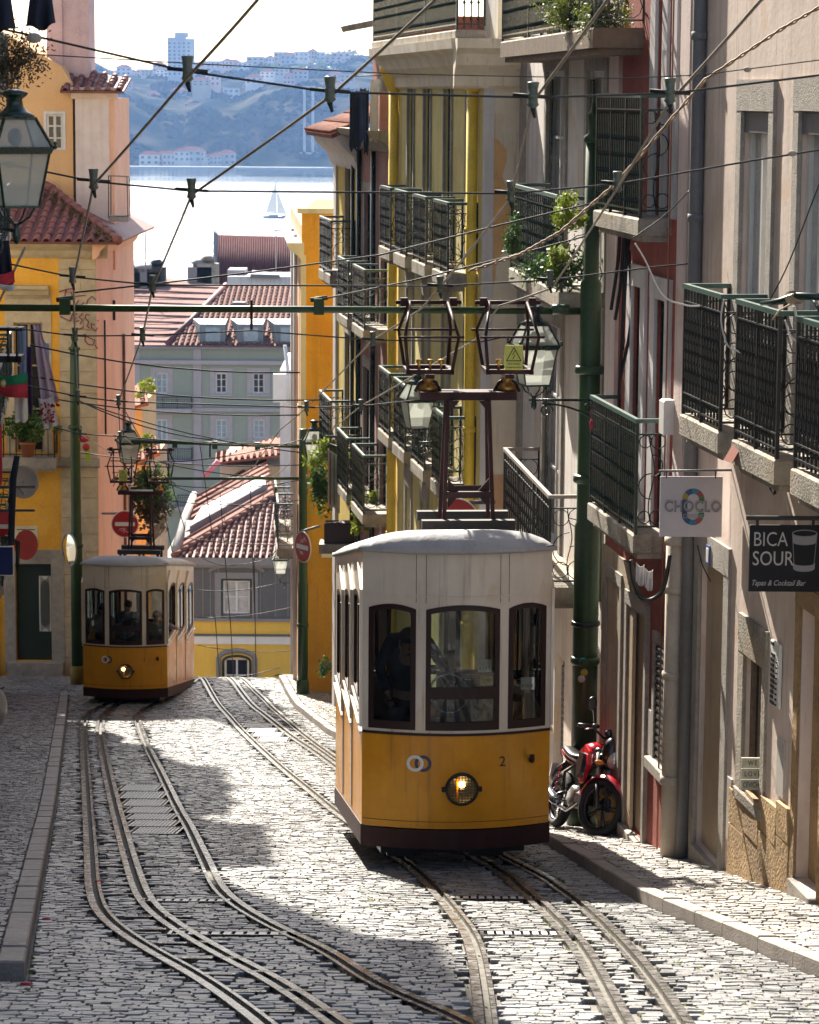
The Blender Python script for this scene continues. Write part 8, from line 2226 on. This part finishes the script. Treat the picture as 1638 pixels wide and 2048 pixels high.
# ------------------------------------------------------------------ plants
def plant(px, py, d, rad, n, size, mt, lab, cat='plant', pot=None, seed=1, sc=(1,1,1), droop=0., name='potted_plant'):
    c = P(px, py, d); t = empty(name, c-Vector((0,0,rad*.6)), lab, cat); leaves(c, rad, int(n*1.9), size*1.1, mt, seed=seed, name='foliage', parent=t, sc=sc, droop=droop)
    m = MB(); 
    for k in range(5): m.tube([c+Vector((0,0,-rad*.9)), c+Vector((random.uniform(-.5,.5)*rad,random.uniform(-.3,.3)*rad,random.uniform(-.1,.5)*rad))], .006, 4, False)
    m.build('stem', M_wood, t, kind='stuff')
    if pot:
        pc = P(*pot[:2], d); r, h = pot[2:]
        m = MB(); m.lathe(tuple(pc), [(r*.7,0),(r*.95,h*.85),(r*1.08,h*.86),(r*1.08,h),(r*.9,h),(r*.85,h*.8)], 14); m.build('pot', M_pot, t)
    return t
plant(58, 850, 70.9, .34, 520, .06, M_leaf, 'feathery green plant in a clay pot on the balcony of the orange house', pot=(56,913,.2,.36), seed=3, sc=(1.1,.7,.9))
plant(26, 128, 18.8, .13, 900, .012, M_dry, 'dry brown plant in front of the gable above the big lantern', seed=4, sc=(1.2,.5,1.3))
m = MB(); 
for x in (23, 35): m.tube([P(x,190,18.8), P(x+2,120,18.8)], .005, 5)
m.build('dry_stems', M_wood, None, 'two bare stems standing over the big lantern', 'stems')
plant(300, 965, 79, .5, 700, .07, M_leaf, 'dark green plant spilling beside the salmon wall, behind the far tram', seed=5, sc=(.9,.6,1.1), droop=.2)
plant(306, 1015, 79, .42, 420, .07, M_dry, 'brown drooping plant below the green one beside the salmon wall', seed=6, sc=(1,.6,1), droop=.3)
plant(296, 876, 80, .2, 200, .06, M_leafy, 'bright yellow-green tuft above the far tram collectors', seed=7)
plant(293, 776, 89, .25, 120, .07, M_leafy, 'small bright tuft on the little tiled roof', seed=8)
plant(1135, 425, 33.3, .17, 260, .03, M_leafy, 'sunlit yellow-green leaves climbing over the middle balcony rail', seed=9, sc=(1.1,.6,.9))
plant(1166, 440, 33.1, .07, 70, .03, M_leafy, 'small yellow-green sprig beside the green pole top', seed=10)
plant(1028, 470, 37.6, .25, 380, .025, M_leaf, 'dark ivy hanging over the far corner of the middle balcony', seed=11, sc=(.4,.4,1.3), droop=.2, name='climbing_plant')
plant(1115, 535, 34.2, .3, 620, .03, M_leaf, 'dense dark green creeper along the foot of the middle balcony', seed=12, sc=(1.1,.5,.7), name='climbing_plant')
plant(1108, 512, 34.0, .12, 110, .035, M_leafy, 'bright leaves in the middle of the creeper on the middle balcony', seed=13)
leafm = leafmat('mossy_foliage', (.1,.14,.02), (.17,.2,.035))
plant(1135, 18, 33.6, .2, 900, .02, leafm, 'mossy trailing plant on the top balcony, left clump', seed=14, sc=(1.1,.6,.8), droop=.35, name='trailing_plant')
plant(1205, 28, 31.8, .22, 900, .02, leafm, 'mossy trailing plant on the top balcony, right clump', seed=15, sc=(1.1,.6,.8), droop=.35, name='trailing_plant')
plant(655, 905, 58.6, .3, 380, .05, M_leafy, 'bright green plant behind the street lantern and the striped towel', seed=16, sc=(1.2,.6,.8))
plant(640, 960, 58.8, .32, 420, .05, M_leaf, 'dark green plant trailing from the planter beside the striped towel', seed=17, sc=(.6,.5,1.2), droop=.3)
plant(722, 1020, 54.6, .25, 300, .05, M_leafy, 'yellow-green potted plant on the mauve house balcony', seed=18, sc=(.8,.5,1.2))
plant(745, 1003, 54.2, .13, 90, .05, M_leafy, 'small lime green plant against the mauve wall', seed=19)
plant(651, 1332, 63.2, .16, 160, .04, M_leaf, 'small weed bush at the foot of the orange wall', seed=20)
plant(588, 1085, 85, .22, 160, .05, M_leaf, 'green plant behind the small far street lantern', seed=21)
m = MB(); c = P(680,1062,57.8); m.bbox(c.x-.32,c.x+.3,c.y-.25,c.y+.2,c.z-.22,c.z+.2,.03); m.build('planter', mat('dark_brown_planter',(.05,.025,.02),rough=.7), None, 'dark brown planter box on the balcony under the striped towel', 'planter')
MB().box(c.x-.42,c.x+.8,c.y-.35,c.y+.4,c.z-.42,c.z-.23).build('balcony_slab', M_lime, h6)
for i, (x, y) in enumerate(((1333,1668),(1348,1680),(1455,1712),(1450,1690),(1570,1738),(1592,1748))):
    p = G(x, y, .115); t = empty('wall_weed', p, 'little weed at the foot of the right house walls, %s from the far end' % ordn[i], 'weed', 'weeds along the wall foot'); leaves(p+Vector((0,0,.05)), .06, 60, .018, M_leafy, seed=30+i, parent=t)
# satellite dish, rods on the left
c = P(48,963,60); t = empty('satellite_dish', c, 'pale satellite dish on the orange wall behind dark fittings', 'satellite dish')
m = MB(); n = 24; vs = []
for k in range(6):
    rr = .36*k/5
    for i in range(n): a = 2*math.pi*i/n; vs.append(c+Vector((rr*math.cos(a)*.9, -.08+.09*(1-(k/5)**2)+.15*rr*math.cos(a), rr*math.sin(a))))
m.add(vs, [(k*n+i,k*n+(i+1)%n,(k+1)*n+(i+1)%n,(k+1)*n+i) for k in range(5) for i in range(n)], True); o = m.build('dish', mat('dish_grey',(.4,.36,.32),rough=.6), t); sd_ = o.modifiers.new('s','SOLIDIFY'); sd_.thickness = .012
m = MB(); m.tube([c+Vector((0,.05,-.3)), c+Vector((-.05,-.4,-.1))], .012, 5); m.ico(c+Vector((-.05,-.42,-.08)), .04, 2); m.build('feed_arm', M_greypipe, t)
for (y, lab) in ((974,'upper black rod across the orange wall at the left edge'),(1021,'lower black rod across the orange wall at the left edge')):
    m = MB(); m.tube([P(-30,y,45), P(68,y,46)], .025, 6); m.build('drying_rod', M_dark, None, lab, 'rod', 'clothes drying rods')
m = MB(); m.tube([P(34,912,44), P(26,960,44), P(22,1090,44)], [.05,.06,.055], 6); m.build('folded_parasol', M_dkcloth, None, 'dark folded parasol standing upright at the left edge', 'parasol')
m = MB(); m.box(P(-40,0,43).x,P(36,0,43).x,43,43.3,P(0,662,43).z,P(0,655,43).z); m.box(P(-40,0,43).x,P(33,0,43).x,43,43.4,P(0,725,43).z,P(0,712,43).z); 
for x in (4,22): m.box(P(x,0,43).x,P(x+4,0,43).x,43,43.1,P(0,725,43).z,P(0,655,43).z)
m.build('iron_shelf', M_dark, None, 'black iron shelf with two levels at the left edge above the flag', 'shelf')
# parked scooter at the left edge
c = G(2, 1500, .1); t = empty('parked_scooter', c, 'grey parked scooter half cut off by the left edge on the shaded pavement', 'scooter')
m = MB(); m.ico(c+Vector((-.12,0,.75)), .3, 3, .0, (.8,.9,1.2)); m.build('front_shield', mat('scooter_grey',(.3,.3,.32),rough=.35,var=.08,coat=.4), t)
m = MB(); m.lathe((c.x-.16,c.y,c.z+.22), [(.12,0),(.22,.01),(.22,.09),(.12,.1)], 20, 'X'); m.build('wheel', M_tyre, t); m = MB(); m.tube([c+Vector((-.12,.1,1.0)), c+Vector((-.4,.1,1.1))], .02, 6); m.tube([c+Vector((-.12,.1,1.0)), c+Vector((.06,.1,1.08))], .02, 6); m.build('handlebar', M_bblk, t)
m = MB(); m.ico(c+Vector((-.15,.6,.7)), .2, 2, 0, (.8,1.8,.5)); m.build('seat', M_bblk, t); m = MB(); m.ico(c+Vector((-.12,-.02,.42)), .1, 2, 0, (1,.8,1.6)); m.build('mudguard', M_bblk, t)
# pebble on the pavement, red petals
p = G(1326, 1692, .12); MB().ico(p+Vector((0,0,.03)), .04, 2, .15).build('loose_stone', M_lime, None, 'loose stone lying on the sunlit right pavement', 'stone')
for i, (x, y) in enumerate(((92,1838),(53,1968),(196,1763))): p = G(x, y, .01); MB().ico(p, .03, 1, .3, (1.5,1,.4)).build('fallen_petal', M_redcl, None, ('red petal on the cobbles beside the left kerb','red petal at the end of the left pavement','tiny red petal in the left rail groove')[i], 'petal')
